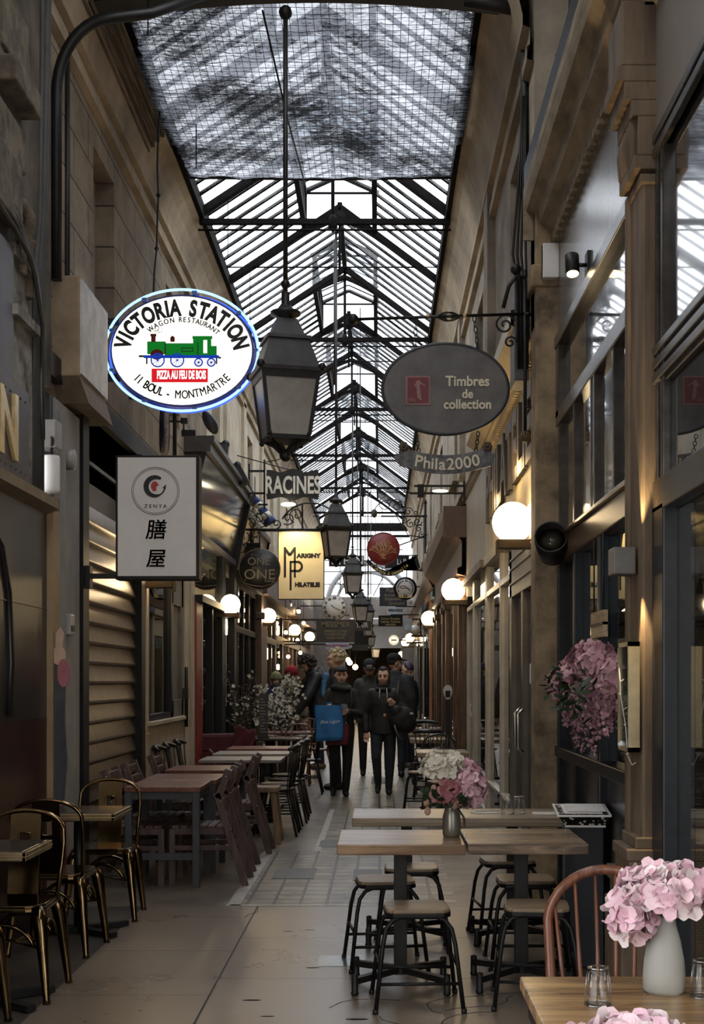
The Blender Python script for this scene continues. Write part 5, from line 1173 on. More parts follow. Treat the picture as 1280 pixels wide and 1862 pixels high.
b.tube(arc((.15, .02, .7), .38, 20, 165, 16), .012, 6); b.tube([(.3, .02, .7), (.55, .02, .3), (.9, .02, .25)], .012, 6); b.tube([(.35, .02, .08), (.9, .02, .28)], .014, 6); b.build('scrollwork', BLACK, t)
b = MB()
for (x, z, a) in ((.35, .98, .5), (.5, .96, -.3), (.3, .9, 1.2), (-.22, .85, 2.0), (.12, 1.03, 0), (.42, .9, 2)):
    M_ = T(x, 0, z) @ rot('Y', a); b.add([(0, 0, 0), (.03, -.02, .05), (0, -.01, .11), (-.03, -.02, .05)], [(0, 1, 2, 3)], 0, True, M_)
b.build('leaves', mat('bronze_leaves', (.07, .05, .03), .5, .3), t)
b = MB(); b.tube([(-.18, 0, .3), (-.16, 0, .6), (-.2, .0, .75)], .008, 5); b.tube([(.16, 0, .32), (.13, 0, .7)], .008, 5); b.ball((-.2, 0, .78), (.07, .05, .1), 8); b.build('hanger', mat('dark_bronze', (.05, .035, .02), .5, .3), t)
OX = (708 - 697) * s; OZ = (998 - 1030) * s
up, dn = [], []
for k in range(21):
    u = -1 + 2 * k / 20; x = u * .47; zc_ = .27 * u * u - .15; up.append((x, zc_ + .055)); dn.append((x, zc_ - .06))
b = MB(); b.prism(dn + [(.6, .25), (.68, -.02), (.62, -.08), (.56, .1)] + [(.52, .26)] + up[::-1] + [(-.52, .1)], 0, .025)
for q in (-.3, .3): b.tube([(q, .02, -.02), (q * .8, .02, .2)], .012, 6)
b.v = [(x + OX, y, z + OZ) for x, y, z in b.v]; rbn = b.build('ribbon_banner', BLACKP, t)
b = MB(); tw = "L'Arbre à cannelle"
for i, ch in enumerate(tw):
    if ch == ' ': continue
    u = (i - 8.5) / 8.5 * .80; b.text(ch, .105, T(u * .47, -.005, .27 * u * u - .155) @ rot('Y', -1.0 * u), .003, 0, .002, shear=.2)
b.v = [(x + OX, y, z + OZ) for x, y, z in b.v]; b.build('lettering', mat('ribbon_gold', (.6, .42, .14), .45, .2), rbn)
# ---- round magnifier sign
Y = 30; s = Y / F
t = thing('magnifier_sign', 'black-rimmed round white sign with a magnifying glass and a gold banner', 'sign', P(737, 1070, Y))
b = MB(); b.lathe([(0, -.02), (.25, -.02), (.265, 0), (.265, .04), (0, .04)], 36, ax='Y'); b.build('rim', BLACKP, t)
b = MB(); b.lathe([(0, -.026), (.205, -.026), (.21, -.02)], 36, ax='Y'); b.build('face', mat('white_enamel', (.85, .85, .83), .4, 0, .04), t)
b = MB(); b.arc_text('au matériel de collection', .06, .178, .178, -115, 115, (0, -.03, 0), fat=.002); b.text('54', .085, T(.0, -.036, -.175), .003, 0, .004); b.build('lettering', BK, t)
b = MB(); b.prism([(-.17, -.13), (-.13, -.16), (.13, -.16), (.17, -.13), (.15, -.2), (.12, -.215), (-.12, -.215), (-.15, -.2)], -.033, -.026); b.build('gold_banner', GOLD, t)
b = MB(); b.tube([(-.05 + .075 * math.cos(a), -.03, .03 + .03 * math.sin(a)) for a in [2 * PI * i / 20 for i in range(20)]], .008, 6, closed=True); b.bar((.02, -.03, .02), (.11, -.03, -.045), .03, .01, up=(0, 1, 0)); b.build('magnifying_glass', mat('brown_handle', (.22, .13, .05), .5), t)
b = MB(); b.tube([(.03, .01, .26), (.03, .01, .42)], .012, 6); b.tube([(.03, .01, .42), (.62, .01, .42)], .016, 6); b.build('bracket', BLACK, t)
t = thing('lit_round_sign', 'small glowing round sign with a drawn mark at the far right', 'sign', P(716, 1164, 39)); b = MB(); b.box(.14, .72, .0, .03, -.02, .02); b.build('bracket', BLACK, t)
b = MB(); b.lathe([(0, -.02), (.15, -.02), (.155, 0), (.155, .05), (0, .05)], 26, ax='Y'); b.build('box', BLACKP, t)
b = MB(); b.lathe([(0, -.025), (.145, -.025), (.145, -.02)], 26, ax='Y'); b.build('face', emit('round_sign_lit', (1, .85, .5), 1.6), t)
b = MB(); b.tube(arc((0, -.03, 0), .12, 20, 160, 12), .01, 5); b.tube(arc((0, -.03, 0), .12, 200, 340, 12), .01, 5); b.box(-.08, .08, -.032, -.026, -.02, .02); b.build('mark', mat('mark_brown', (.2, .12, .04), .5), t)
t = thing('shop_placard', 'pale grey blank placard hanging on the far right wall under the black script board', 'sign', P(742, 1135, 32)); b = MB(); b.box(-.09, .09, 0, .03, -.14, .14); b.build('panel', mat('grey_blue_placard', (.4, .45, .47), .5), t); b = MB(); b.box(.09, .38, .0, .02, .1, .13); b.build('bracket', BLACK, t)
# ================================================================== FURNITURE
LF, RT, TO, AW = -PI / 2, PI / 2, 0., PI           # facing left, right, the camera, away
BRONZE = mat('gunmetal_bronze', (.17, .115, .055), .17, 1., .3, 4)
def add_leg(b, p, r): b.tube(p, r, 8)
def metal_chair(label, loc, rz):
    t = thing('metal_chair', label, 'chair', loc, rz, 'bronze metal chairs by the left wall')
    b = MB(); o = []
    for i in range(24):
        a = 2 * PI * i / 24; c, s_ = math.cos(a), math.sin(a); q = .185 / (abs(c) ** 5 + abs(s_) ** 5) ** .2; o.append((q * c, q * s_))
    b.prism(o, .435, .45, 'XY'); b.prism([(x * 1.03, y * 1.03) for x, y in o], .415, .437, 'XY'); b.build('seat', BRONZE, t, .006)
    for sx in (-1, 1):
        for sy in (-1, 1):
            b = MB(); p = [(sx * .155, sy * .155, .435), (sx * .175, sy * .178, .38), (sx * .192, sy * .195, .24), (sx * .215, sy * .215, .02), (sx * .217, sy * .217, .0)]
            b.tube(p, [.03, .036, .027, .017, .02], 8); b.build('leg', BRONZE, t)
    b = MB()
    for k in range(4): b.tube([(x, -.17, z) for x, y, z in arc((0, 0, .2), .155, 20, 160, 12)], .011, 6, M=rot('Z', k * PI / 2))
    b.bar((-.19, -.19, .25), (.19, .19, .25), .02, .006); b.bar((.19, -.19, .25), (-.19, .19, .25), .02, .006); b.build('brace', BRONZE, t)
    b = MB(); b.tube([(-.175, .14, .43), (-.19, .18, .6), (-.195, .205, .7)] + [(.195 * math.cos(math.radians(a)), .21 + .025 * math.sin(math.radians(a)), .72 + .135 * math.sin(math.radians(a)) ** .7) for a in range(168, 10, -12)] + [(.195, .205, .7), (.19, .18, .6), (.175, .14, .43)], .0115, 8); b.build('back_frame', BRONZE, t)
    b = MB()
    def yy(z): return .165 + .075 * (z - .44) / .42
    def sl(x0, x1, z0, z1):
        n = 6
        for i in range(n):
            za, zb = z0 + (z1 - z0) * i / n, z0 + (z1 - z0) * (i + 1) / n
            b.add([(x0, yy(za) - .002, za), (x1, yy(za) - .002, za), (x1, yy(zb) - .002, zb), (x0, yy(zb) - .002, zb), (x0, yy(za) + .004, za), (x1, yy(za) + .004, za), (x1, yy(zb) + .004, zb), (x0, yy(zb) + .004, zb)], [(0, 1, 2, 3), (7, 6, 5, 4), (0, 3, 7, 4), (1, 5, 6, 2)])
    sl(-.075, -.03, .44, .852); sl(.03, .075, .44, .852); sl(-.03, .03, .44, .66); sl(-.03, .03, .745, .855); sl(-.012, .012, .655, .66)
    b.tube([(x, yy(z) - .004, z) for x, z in ((-.03, .67), (-.022, .66), (.022, .66), (.03, .67), (.03, .735), (.022, .745), (-.022, .745), (-.03, .735))], .005, 6, closed=True); b.build('backrest', BRONZE, t)
    return t
mc = metal_chair('bronze metal chair facing the camera behind the nearest left table', (-1.76, 6.34, 0), TO)
dup(mc, (-1.83, 5.58, 0), PI + .1, 'bronze metal chair cut off at the lower left corner')
dup(mc, (-1.79, 7.36, 0), PI - .05, 'bronze metal chair with its back to the camera, third from the left corner')
dup(mc, (-1.75, 8.42, 0), .05, 'bronze metal chair behind the second left table, nearest the row of brown tables')
BRASS = mat('worn_brass_edge', (.32, .24, .13), .35, .7, .2, 9); DTOP = mat('dark_marbled_table_top', (.045, .04, .038), .2, 0, .5, 7)
def edge_table(label, x0, x1, y0, y1):
    t = thing('cafe_table', label, 'table', ((x0 + x1) / 2, (y0 + y1) / 2, 0), 0, 'small brass edged tables by the left wall'); w, d = (x1 - x0) / 2, (y1 - y0) / 2
    b = MB(); b.box(-w + .02, w - .02, -d + .02, d - .02, .69, .732); b.build('tabletop', DTOP, t, .003)
    b = MB(); b.box(-w, w, -d, -d + .02, .69, .73); b.box(-w, w, d - .02, d, .69, .73); b.box(-w, -w + .02, -d, d, .69, .73); b.box(w - .02, w, -d, d, .69, .73); b.box(-w - .002, w + .002, -d - .002, d + .002, .706, .712); b.build('edge_band', BRASS, t, .003)
    b = MB(); b.lathe([(.03, .03), (.03, .69)], 12); b.box(-.2, .2, -.2, .2, .68, .69); b.build('pedestal', BLACK, t); b = MB(); b.bar((-.25, -.2, .02), (.25, .2, .02), .05, .03); b.bar((.25, -.2, .02), (-.25, .2, .02), .05, .03); b.build('base', BLACK, t)
edge_table('small dark table with brass edge in the lower left corner', -2.06, -1.585, 5.92, 6.40)
edge_table('small dark table with brass edge, second from the lower left corner', -2.06, -1.53, 7.62, 8.14)
# ---- brown tables and slatted chairs
PURP = wood('purple_brown_stain', (.055, .032, .03), (.12, .075, .068), .5, 2, 2, .1); REDW = wood('red_brown_table_top', (.10, .035, .025), (.21, .085, .06), .32, 2, 1, .06); GRYL = mat('grey_blue_table_frame', (.06, .062, .07), .5, 0, .15, 6)
def leg_table(label, x0, x1, y0, y1, top=REDW, legm=GRYL, z=.73, name='dining_table', group='brown topped tables along the left'):
    t = thing(name, label, 'table', ((x0 + x1) / 2, (y0 + y1) / 2, 0), 0, group); w, d = (x1 - x0) / 2, (y1 - y0) / 2
    b = MB(); b.box(-w, w, -d, d, z - .035, z); b.build('tabletop', top, t, .004)
    for sx in (-1, 1):
        for sy in (-1, 1): b = MB(); b.box(sx * (w - .03) - .025, sx * (w - .03) + .025, sy * (d - .03) - .025, sy * (d - .03) + .025, 0, z - .035); b.build('leg', legm, t, .003)
    b = MB(); b.box(-w + .03, w - .03, -d + .02, -d + .04, z - .09, z - .035); b.box(-w + .03, w - .03, d - .04, d - .02, z - .09, z - .035); b.box(-w + .02, -w + .04, -d + .03, d - .03, z - .09, z - .035); b.box(w - .04, w - .02, -d + .03, d - .03, z - .09, z - .035); b.build('apron', legm, t)
    b = MB(); b.box(-w + .03, w - .03, -d + .02, -d + .045, .2, .25); b.box(-w + .03, w - .03, d - .045, d - .02, .2, .25); b.build('stretcher', legm, t)
    return t
leg_table('red-brown topped table with grey legs, nearest of the brown row on the left', -1.85, -1.30, 9.55, 10.2)
leg_table('red-brown topped table with grey legs, second of the brown row on the left', -1.85, -1.27, 10.24, 10.95)
leg_table('red-brown topped table with grey legs, third of the brown row on the left', -1.85, -1.22, 11.35, 12.05)
def slat_chair(label, loc, rz):
    t = thing('slatted_chair', label, 'chair', loc, rz, 'purple-brown slatted chairs')
    b = MB()
    for k in range(6): b.box(-.2, .2, -.24 + k * .065, -.185 + k * .065, .42, .44)
    b.build('seat', PURP, t, .003)
    for sx in (-1, 1):
        b = MB(); p = [(sx * .205, .30, 0), (sx * .205, .10, .66), (sx * .205, .18, .85)]; b.bar(p[0], (sx * .205, .09, .68), .03, .05); b.bar((sx * .205, .1, .64), p[2], .03, .055); b.build('back_post', PURP, t, .003)
        b = MB(); b.box(sx * .185 - .017, sx * .185 + .017, -.26, -.215, 0, .42); b.build('leg', PURP, t, .003)
        b = MB(); b.box(sx * .185 - .012, sx * .185 + .012, -.25, .17, .375, .42); b.box(sx * .185 - .012, sx * .185 + .012, -.25, .22, .26, .295); b.build('side_rail', PURP, t, .002)
        b = MB()
        for (y, z) in ((.12, .62), (.16, .8), (.19, .42)): b.ball((sx * .222, y, z), .007, 6)
        b.build('screw', CHROME, t)
    b = MB()
    for z, y in ((.80, .16), (.72, .13), (.6, .12)): b.box(-.19, .19, y - .012, y + .012, z - .03, z + .03)
    b.build('back_slat', PURP, t, .003)
    return t
sc0 = slat_chair('purple-brown slatted chair on the aisle, nearest of that row', (-1.28, 9.85, 0), LF)
dup(sc0, (-1.29, 10.58, 0), LF, 'purple-brown slatted chair on the aisle, second of that row')
dup(sc0, (-1.25, 11.62, 0), LF, 'purple-brown slatted chair on the aisle, farthest of that row beside the pale wooden stool')
dup(sc0, (-1.83, 9.82, 0), RT, 'purple-brown slatted chair by the shutter, left of the nearest brown table')
dup(sc0, (-1.83, 10.56, 0), RT, 'purple-brown slatted chair by the shutter, left of the second brown table')
dup(sc0, (-1.82, 11.7, 0), RT, 'purple-brown slatted chair against the cream front, left of the third brown table')
t = thing('wooden_stool', 'pale wooden stool with thick legs between the slatted and the black chairs', 'stool', (-1.13, 12.3, 0)); PINE = wood('pale_pine', (.13, .085, .05), (.27, .19, .115), .6, 2, 2)
b = MB(); b.box(-.2, .2, -.16, .16, .47, .52); b.build('seat', PINE, t, .01)
for sx in (-1, 1):
    for sy in (-1, 1): b = MB(); b.bar((sx * .2, sy * .15, 0), (sx * .15, sy * .11, .47), .055); b.build('leg', PINE, t, .006)
# ---- dark tables further along the left
GREYT = wood('grey_limed_table_top', (.12, .115, .105), (.26, .25, .235), .4, 2, 0, .06)
def bistro(label, x, y, w, d, top, group, z=.73, name='bistro_table'):
    t = thing(name, label, 'table', (x, y, 0), 0, group)
    b = MB(); b.box(-w, w, -d, d, z - .03, z); b.build('tabletop', top, t, .004)
    b = MB(); b.lathe([(.03, .05), (.03, z - .03)], 10); b.build('pedestal', BLACK, t); b = MB(); b.bar((-.22, -.2, .025), (.22, .2, .025), .05, .05); b.bar((.22, -.2, .025), (-.22, .2, .025), .05, .05); b.build('base', BLACK, t)
    return t
DG = 'dark bistro tables along the left'
bistro('grey-topped bistro table, nearest of the two grey ones on the left', -1.36, 13.15, .40, .33, GREYT, DG)
bistro('grey-topped bistro table, farther of the two grey ones on the left', -1.36, 14.2, .40, .33, GREYT, DG)
bistro('dark red-brown bistro table just past the two grey ones', -1.36, 15.3, .38, .33, REDW, DG)
bistro('dark bistro table with a tall menu holder on it', -1.45, 17.9, .40, .38, DTOP, DG)
bistro('dark bistro table beyond the tall menu holder', -1.40, 20.0, .40, .35, REDW, DG)
BCH = mat('black_lacquered_wood', (.012, .011, .011), .3, 0, .2, 6); BENT = wood('bent_brown_wood', (.05, .02, .012), (.15, .06, .035), .3, 2, 2)
def spindle_chair(label, loc, rz, m_, name='spindle_chair', group='black spindle chairs'):
    t = thing(name, label, 'chair', loc, rz, group)
    b = MB(); b.prism([(.2 * math.cos(a) * (1 + .08 * math.sin(a)), .2 * math.sin(a)) for a in [2 * PI * i / 24 for i in range(24)]], .435, .46, 'XY'); b.build('seat', m_, t, .006)
    for sx in (-1, 1):
        for sy in (-1, 1): b = MB(); b.tube([(sx * .13, sy * .13, .44), (sx * .185, sy * .195 + (.03 if sy > 0 else 0), 0)], [.016, .012], 8); b.build('leg', m_, t)
    b = MB()
    for p, q in (((-.155, -.16, .22), (-.155, .18, .22)), ((.155, -.16, .22), (.155, .18, .22)), ((-.155, 0, .22), (.155, 0, .22))): b.tube([p, q], .009, 6)
    b.build('stretcher', m_, t)
    b = MB(); b.tube([(-.19, .15, .84), (-.12, .21, .86), (0, .235, .865), (.12, .21, .86), (.19, .15, .84)], [.016, .026, .03, .026, .016], 8); b.build('top_rail', m_, t)
    b = MB()
    for k in range(7):
        u = -1 + k / 3; b.tube([(u * .13, .15 - .02 * u * u, .45), (u * .17, .225 - .06 * u * u, .85)], .007, 6)
    b.build('spindles', m_, t)
    return t
bc = spindle_chair('black spindle chair on the aisle beside the nearest grey-topped table, near one', (-1.02, 12.85, 0), LF, BCH)
for x, y, r_, lab in ((-1.02, 13.45, LF, 'black spindle chair on the aisle beside the nearest grey-topped table, far one'), (-.99, 14.05, LF, 'black spindle chair on the aisle, third from the pale wooden stool'), (-1.0, 14.75, LF, 'black spindle chair on the aisle, fourth from the pale wooden stool'), (-.98, 17.6, LF, 'black spindle chair standing alone on the aisle behind the woman with the blue bag'),
                      (-1.92, 12.6, RT, 'black spindle chair against the cream shop front, nearest of its row'), (-1.92, 13.2, RT, 'black spindle chair against the cream shop front, second of its row'), (-1.92, 13.9, RT, 'black spindle chair against the cream shop front, farthest of its row')): dup(bc, (x, y, 0), r_, lab)
def bent_chair(label, loc, rz, m_, group='bentwood chairs'):
    t = thing('bentwood_chair', label, 'chair', loc, rz, group)
    b = MB(); b.lathe([(.0, .43), (.19, .43), (.2, .445), (.19, .46), (0, .462)], 22); b.build('seat', m_, t)
    for sx in (-1, 1): b = MB(); b.tube([(sx * .13, -.13, .44), (sx * .17, -.19, 0)], [.016, .012], 8); b.build('leg', m_, t); b = MB(); b.tube([(sx * .14, .13, .44), (sx * .17, .23, 0)], [.016, .012], 8); b.build('leg', m_, t)
    b = MB(); b.tube([(-.165, .13, .44), (-.19, .19, .7)] + [(.19 * math.cos(math.radians(a)), .21, .74 + .13 * math.sin(math.radians(a))) for a in range(180, -1, -15)] + [(.19, .19, .7), (.165, .13, .44)], .013, 8); b.build('back_hoop', m_, t)
    b = MB(); b.tube([(-.09, .15, .45), (-.1, .2, .84)], .008, 6); b.tube([(.09, .15, .45), (.1, .2, .84)], .008, 6); b.tube([(-.185, .195, .68), (0, .215, .69), (.185, .195, .68)], .02, 8); b.build('back_bars', m_, t)
    return t
wc = bent_chair('brown bentwood chair behind the table with the tall menu holder, left one', (-1.62, 19.1, 0), TO, BENT)
dup(wc, (-1.17, 19.0, 0), TO, 'brown bentwood chair behind the table with the tall menu holder, right one'); dup(wc, (-.93, 20.3, 0), LF, 'brown bentwood chair on the aisle left of the bending man'); dup(wc, (-1.2, 22.0, 0), TO, 'brown bentwood chair farthest back, in front of the seated red hat')
t = thing('red_armchair', 'brown bentwood armchair with a dark red throw by the red shop front', 'armchair', (-1.86, 15.9, 0), .6)
b = MB(); b.box(-.24, .24, -.2, .2, .36, .45); b.build('seat', mat('wine_red_velvet', (.07, .012, .016), .8, 0, .3, 6), t, .04)
b = MB(); b.box(-.25, .25, .16, .24, .4, .86); b.build('backrest', MATS['wine_red_velvet'], t, .05)
for sx in (-1, 1):
    b = MB(); b.tube([(sx * .24, -.2, 0), (sx * .25, -.22, .62), (sx * .26, -.1, .68), (sx * .25, .2, .66)], .014, 8); b.build('arm', BENT, t); b = MB(); b.tube([(sx * .23, .2, .4), (sx * .24, .26, 0)], .014, 8); b.build('leg', BENT, t)
t = thing('red_blanket', 'crumpled dark red blanket hanging over the armchair by the red front', 'blanket', (-1.66, 16.05, 0))
b = MB(); vs = []; rr = random.Random(3)
for j in range(13):
    for i in range(9):
        u, v = i / 8, j / 12; vs.append((-.12 + .26 * u + .02 * math.sin(v * 9), .02 * math.sin(u * 9 + v * 4) + .03 * math.sin(u * 17) * v, .93 - .47 * v + .03 * math.sin(u * 6)))
b.add(vs, [(j * 9 + i, j * 9 + i + 1, (j + 1) * 9 + i + 1, (j + 1) * 9 + i) for j in range(12) for i in range(8)], 0, True); bl = b.build('cloth', mat('red_blanket_wool', (.10, .02, .024), .9, 0, .25, 20), t); sm = bl.modifiers.new('solid', 'SOLIDIFY'); sm.thickness = .02
t = thing('menu_holder', 'tall dark menu holder standing on a bistro table, left', 'menu stand', (-1.56, 17.75, .73))
b = MB(); b.box(-.06, .06, -.01, .01, .02, .6); b.build('panel', mat('dark_menu_panel', (.03, .03, .03), .4), t); b = MB(); b.box(-.08, .08, -.05, .05, 0, .02); b.build('base', BLACK, t); b = MB()
for k in range(12): b.box(-.045, .045 - .02 * (k % 3), -.0125, -.01, .08 + k * .04, .09 + k * .04)
b.build('menu_lines', mat('grey_print', (.3, .3, .29), .6), t)

# ---- RIGHT: plank tables, stools
PLANK = wood('worn_oak_planks', (.17, .10, .055), (.40, .26, .15), .28, 1.6, 0, .08); PLANK2 = wood('dark_worn_planks', (.10, .068, .045), (.34, .24, .155), .26, 1.4, 0, .1); PLANK3 = wood('grey_worn_planks', (.17, .13, .09), (.40, .32, .23), .28, 1.5, 0, .08)
def plank_table(label, x0, x1, y0, y1, m_, z=.733, th=.05):
    t = thing('plank_table', label, 'table', ((x0 + x1) / 2, (y0 + y1) / 2, 0), 0, 'plank tables on the right'); w, d = (x1 - x0) / 2, (y1 - y0) / 2
    b = MB(); b.box(-w, w, -d, d, z - th, z); b.build('tabletop', m_, t, .006)
    b = MB(); b.box(-.032, .032, -.03, .03, .06, z - th); b.box(-.15, .15, -.15, .15, z - th - .008, z - th); b.build('pedestal', BLACK, t, .003)
    for sx in (-1, 1):
        for sy in (-1, 1):
            b = MB(); b.bar((0, 0, .085), (sx * .22, sy * .2, .07), .035, .03); b.build('base_arm', BLACK, t)
            b = MB(); b.lathe([(.014, 0), (.02, .01), (.016, .02), (.016, .1), (.0, .105)], 10, (sx * .22, sy * .2, 0)); b.build('foot', BLACK, t)
    return t
plank_table('nearest wooden plank table in the middle, with the flower vase on it', -.20, .405, 6.18, 6.80, PLANK)
plank_table('dark worn plank table right beside the one with the flower vase', .415, .985, 6.20, 6.85, PLANK2)
plank_table('plank table behind the flower vase table, left one of the second row', -.155, .47, 7.38, 7.93, PLANK3)
plank_table('plank table of the second row with glasses and napkins on it', .48, 1.06, 7.38, 7.93, PLANK3)
SEATW = wood('oak_stool_seat', (.20, .14, .09), (.40, .30, .2), .3, 2, 0, .06)
def stool(label, loc, rz=0.):
    t = thing('metal_stool', label, 'stool', loc, rz, 'black metal stools with wooden seats')
    b = MB(); o = []
    for i in range(28):
        a = 2 * PI * i / 28; c, s_ = math.cos(a), math.sin(a); q = .148 / (abs(c) ** 6 + abs(s_) ** 6) ** (1 / 6); o.append((q * c, q * s_))
    b.prism(o, .44, .458, 'XY'); b.build('seat', SEATW, t, .005)
    b = MB(); b.prism([(x * 1.03, y * 1.03) for x, y in o], .422, .442, 'XY'); b.build('seat_rim', BLACKP, t, .004)
    for sy in (-1, 1):
        b = MB(); b.tube([(-.20, sy * .195, 0), (-.165, sy * .155, .3), (-.15, sy * .14, .37), (-.12, sy * .132, .41), (-.08, sy * .13, .425), (.08, sy * .13, .425), (.12, sy * .132, .41), (.15, sy * .14, .37), (.165, sy * .155, .3), (.20, sy * .195, 0)], .0105, 8); b.build('leg_frame', BLACKP, t)
    b = MB()
    for sy in (-1, 1): b.tube([(-.185, sy * .178, .13), (.185, sy * .178, .13)], .008, 6)
    for sx in (-1, 1): b.tube([(sx * .178, -.17, .2), (sx * .178, .17, .2)], .008, 6)
    b.build('footrest', BLACKP, t)
    for sx in (-1, 1):
        for sy in (-1, 1): b = MB(); b.lathe([(.013, 0), (.013, .02)], 8, (sx * .2, sy * .195, 0)); b.build('foot_cap', BLACK, t)
    return t
st = stool('black metal stool with wooden seat, frontmost in the middle before the vase table', (.172, 6.14, 0), .05)
for x, y, r_, lab in ((.03, 6.98, .12, 'black metal stool behind the left side of the vase table'), (.18, 7.45, .0, 'black metal stool between the vase table and the second row of tables'), (.735, 6.17, -.08, 'black metal stool in front of the dark worn plank table, near the menu stand'), (.775, 7.0, .0, 'black metal stool just behind the dark worn plank table'), (.75, 7.75, .1, 'black metal stool under the table with glasses and napkins'), (.66, 13.75, .2, 'black metal stool before the first far table on the right'), (.48, 15.2, .0, 'black metal stool beyond the first far table on the right')): dup(st, (x, y, 0), r_, lab)
plank_table('first far plank table on the right behind the pink and white flowers', .40, .96, 14.1, 14.8, PLANK3)
plank_table('second far plank table on the right, beyond the rounded chair back', .40, 1.0, 17.2, 17.9, PLANK2)
plank_table('third far plank table on the right', .42, 1.0, 19.0, 19.6, PLANK2)
plank_table('fourth far plank table on the right with a small white pot on it', .42, 1.0, 21.2, 21.9, PLANK2)
plank_table('farthest plank table on the right, in front of the teal shop front', .45, 1.0, 24.4, 25.1, PLANK2)
bent_chair('black chair with a rounded back behind the first far table on the right', (.70, 15.35, 0), TO, BCH, 'bentwood chairs')
dup(bc, (.62, 16.85, 0), AW, 'black spindle chair far on the right, before the second far plank table')
dup(bc, (.72, 20.4, 0), TO, 'black spindle chair far on the right, behind the third far plank table')
t = thing('sugar_pot', 'small white pot on the fourth far table on the right', 'pot', (.74, 21.4, .733)); b = MB(); b.lathe([(.05, 0), (.06, .04), (.06, .12), (.045, .14)], 14); b.build('body', WHITE, t); b = MB(); b.lathe([(.05, .14), (.03, .17), (0, .18)], 12); b.build('lid', CHROME, t)
t = thing('payment_post', 'dark post with a white oval head among the far tables on the right', 'post', (.83, 16.05, 0))
b = MB(); b.box(-.03, .03, -.02, .02, 0, 1.28); b.box(-.12, .12, -.12, .12, 0, .03); b.build('post', BLACK, t); b = MB(); b.prism([(.055 * math.cos(a) * (1 + .2 * math.sin(a)), 1.36 + .09 * math.sin(a)) for a in [2 * PI * i / 20 for i in range(20)]], -.03, .0); b.build('head', WHITE, t); b = MB(); b.box(-.03, .03, -.036, -.03, 1.30, 1.38); b.build('screen', BLACKP, t)
# ---- menu stand
t = thing('menu_stand', 'dark grey menu stand with a black and white marbled tray beside the brown column', 'menu stand', (1.075, 6.97, 0), -.04)
b = MB(); b.box(-.10, .10, -.07, .09, .0, .75); b.build('body', mat('slate_blue_grey_stand', (.045, .05, .06), .4, 0, .12, 3), t, .006)
b = MB(); b.add([(-.10, -.10, .74), (.10, -.10, .74), (.10, .10, .74), (-.10, .10, .74), (-.145, -.145, .80), (.125, -.145, .80), (.125, .145, .83), (-.145, .145, .83)], [(0, 3, 2, 1), (0, 1, 5, 4), (1, 2, 6, 5), (2, 3, 7, 6), (3, 0, 4, 7), (4, 5, 6, 7)])
mm, nt, bs = _new('black_white_marbling'); L_ = nt.links.new; tcn = nt.nodes.new('ShaderNodeTexCoord'); nn = nt.nodes.new('ShaderNodeTexVoronoi'); nn.inputs['Scale'].default_value = 38; cr = nt.nodes.new('ShaderNodeValToRGB'); cr.color_ramp.interpolation = 'CONSTANT'; cr.color_ramp.elements[0].color = (.7, .7, .7, 1); cr.color_ramp.elements[1].position = .3; cr.color_ramp.elements[1].color = (.008, .008, .008, 1)
L_(tcn.outputs['Object'], nn.inputs['Vector']); L_(nn.outputs['Distance'], cr.inputs['Fac']); L_(cr.outputs['Color'], bs.inputs['Base Color']); bs.inputs['Roughness'].default_value = .3
b.build('tray', mm, t)
b = MB(); b.box(-.148, .128, -.15, -.14, .796, .806); b.box(-.148, .128, .14, .15, .826, .836); b.bar((-.145, -.145, .803), (-.145, .145, .833), .01); b.bar((.125, -.145, .803), (.125, .145, .833), .01); b.box(-.105, .105, -.108, -.098, .738, .748); b.build('tray_edge', WHITE, t)
b = MB(); b.add([(-.11, -.1, .812), (.09, -.1, .812), (.09, .11, .836), (-.11, .11, .836)], [(0, 1, 2, 3)]); b.add([(-.09, -.08, .822), (.11, -.08, .822), (.11, .1, .842), (-.09, .1, .842)], [(0, 1, 2, 3)]); bb = b.build('menu_cards', WHITE, t); bb.modifiers.new('solid', 'SOLIDIFY').thickness = .004
# ---- windsor chair
CHERRY = wood('cherry_wood', (.10, .035, .018), (.22, .085, .045), .3, 2, 2, .05)
t = thing('windsor_chair', 'red-brown bow-backed spindle chair behind the front table', 'chair', (.70, 3.86, 0), 0.)
b = MB(); b.prism([(.21 * math.cos(a), .20 * math.sin(a)) for a in [2 * PI * i / 28 for i in range(28)]], .42, .45, 'XY'); b.build('seat', CHERRY, t, .01)
for sx in (-1, 1):
    for sy in (-1, 1): b = MB(); b.tube([(sx * .12, sy * .12, .42), (sx * .19, sy * .19, 0)], [.016, .013], 8); b.build('leg', CHERRY, t)
b = MB(); bow = [(-.16, .17, .44), (-.175, .19, .6)] + [(.178 * math.cos(math.radians(a)), .235, .745 + .17 * math.sin(math.radians(a))) for a in range(175, 0, -10)] + [(.175, .19, .6), (.16, .17, .44)]
b.tube(bow, .0155, 10); b.build('bow', CHERRY, t)
for k in range(6):
    u = -1 + 2 * k / 5; b = MB(); zt = .745 + .17 * math.sqrt(max(0, 1 - (u * .16 / .178) ** 2)); b.tube([(u * .12, .165, .45), (u * .14, .2, .62), (u * .158, .232, zt)], [.006, .0075, .005], 8); b.build('spindle', CHERRY, t)
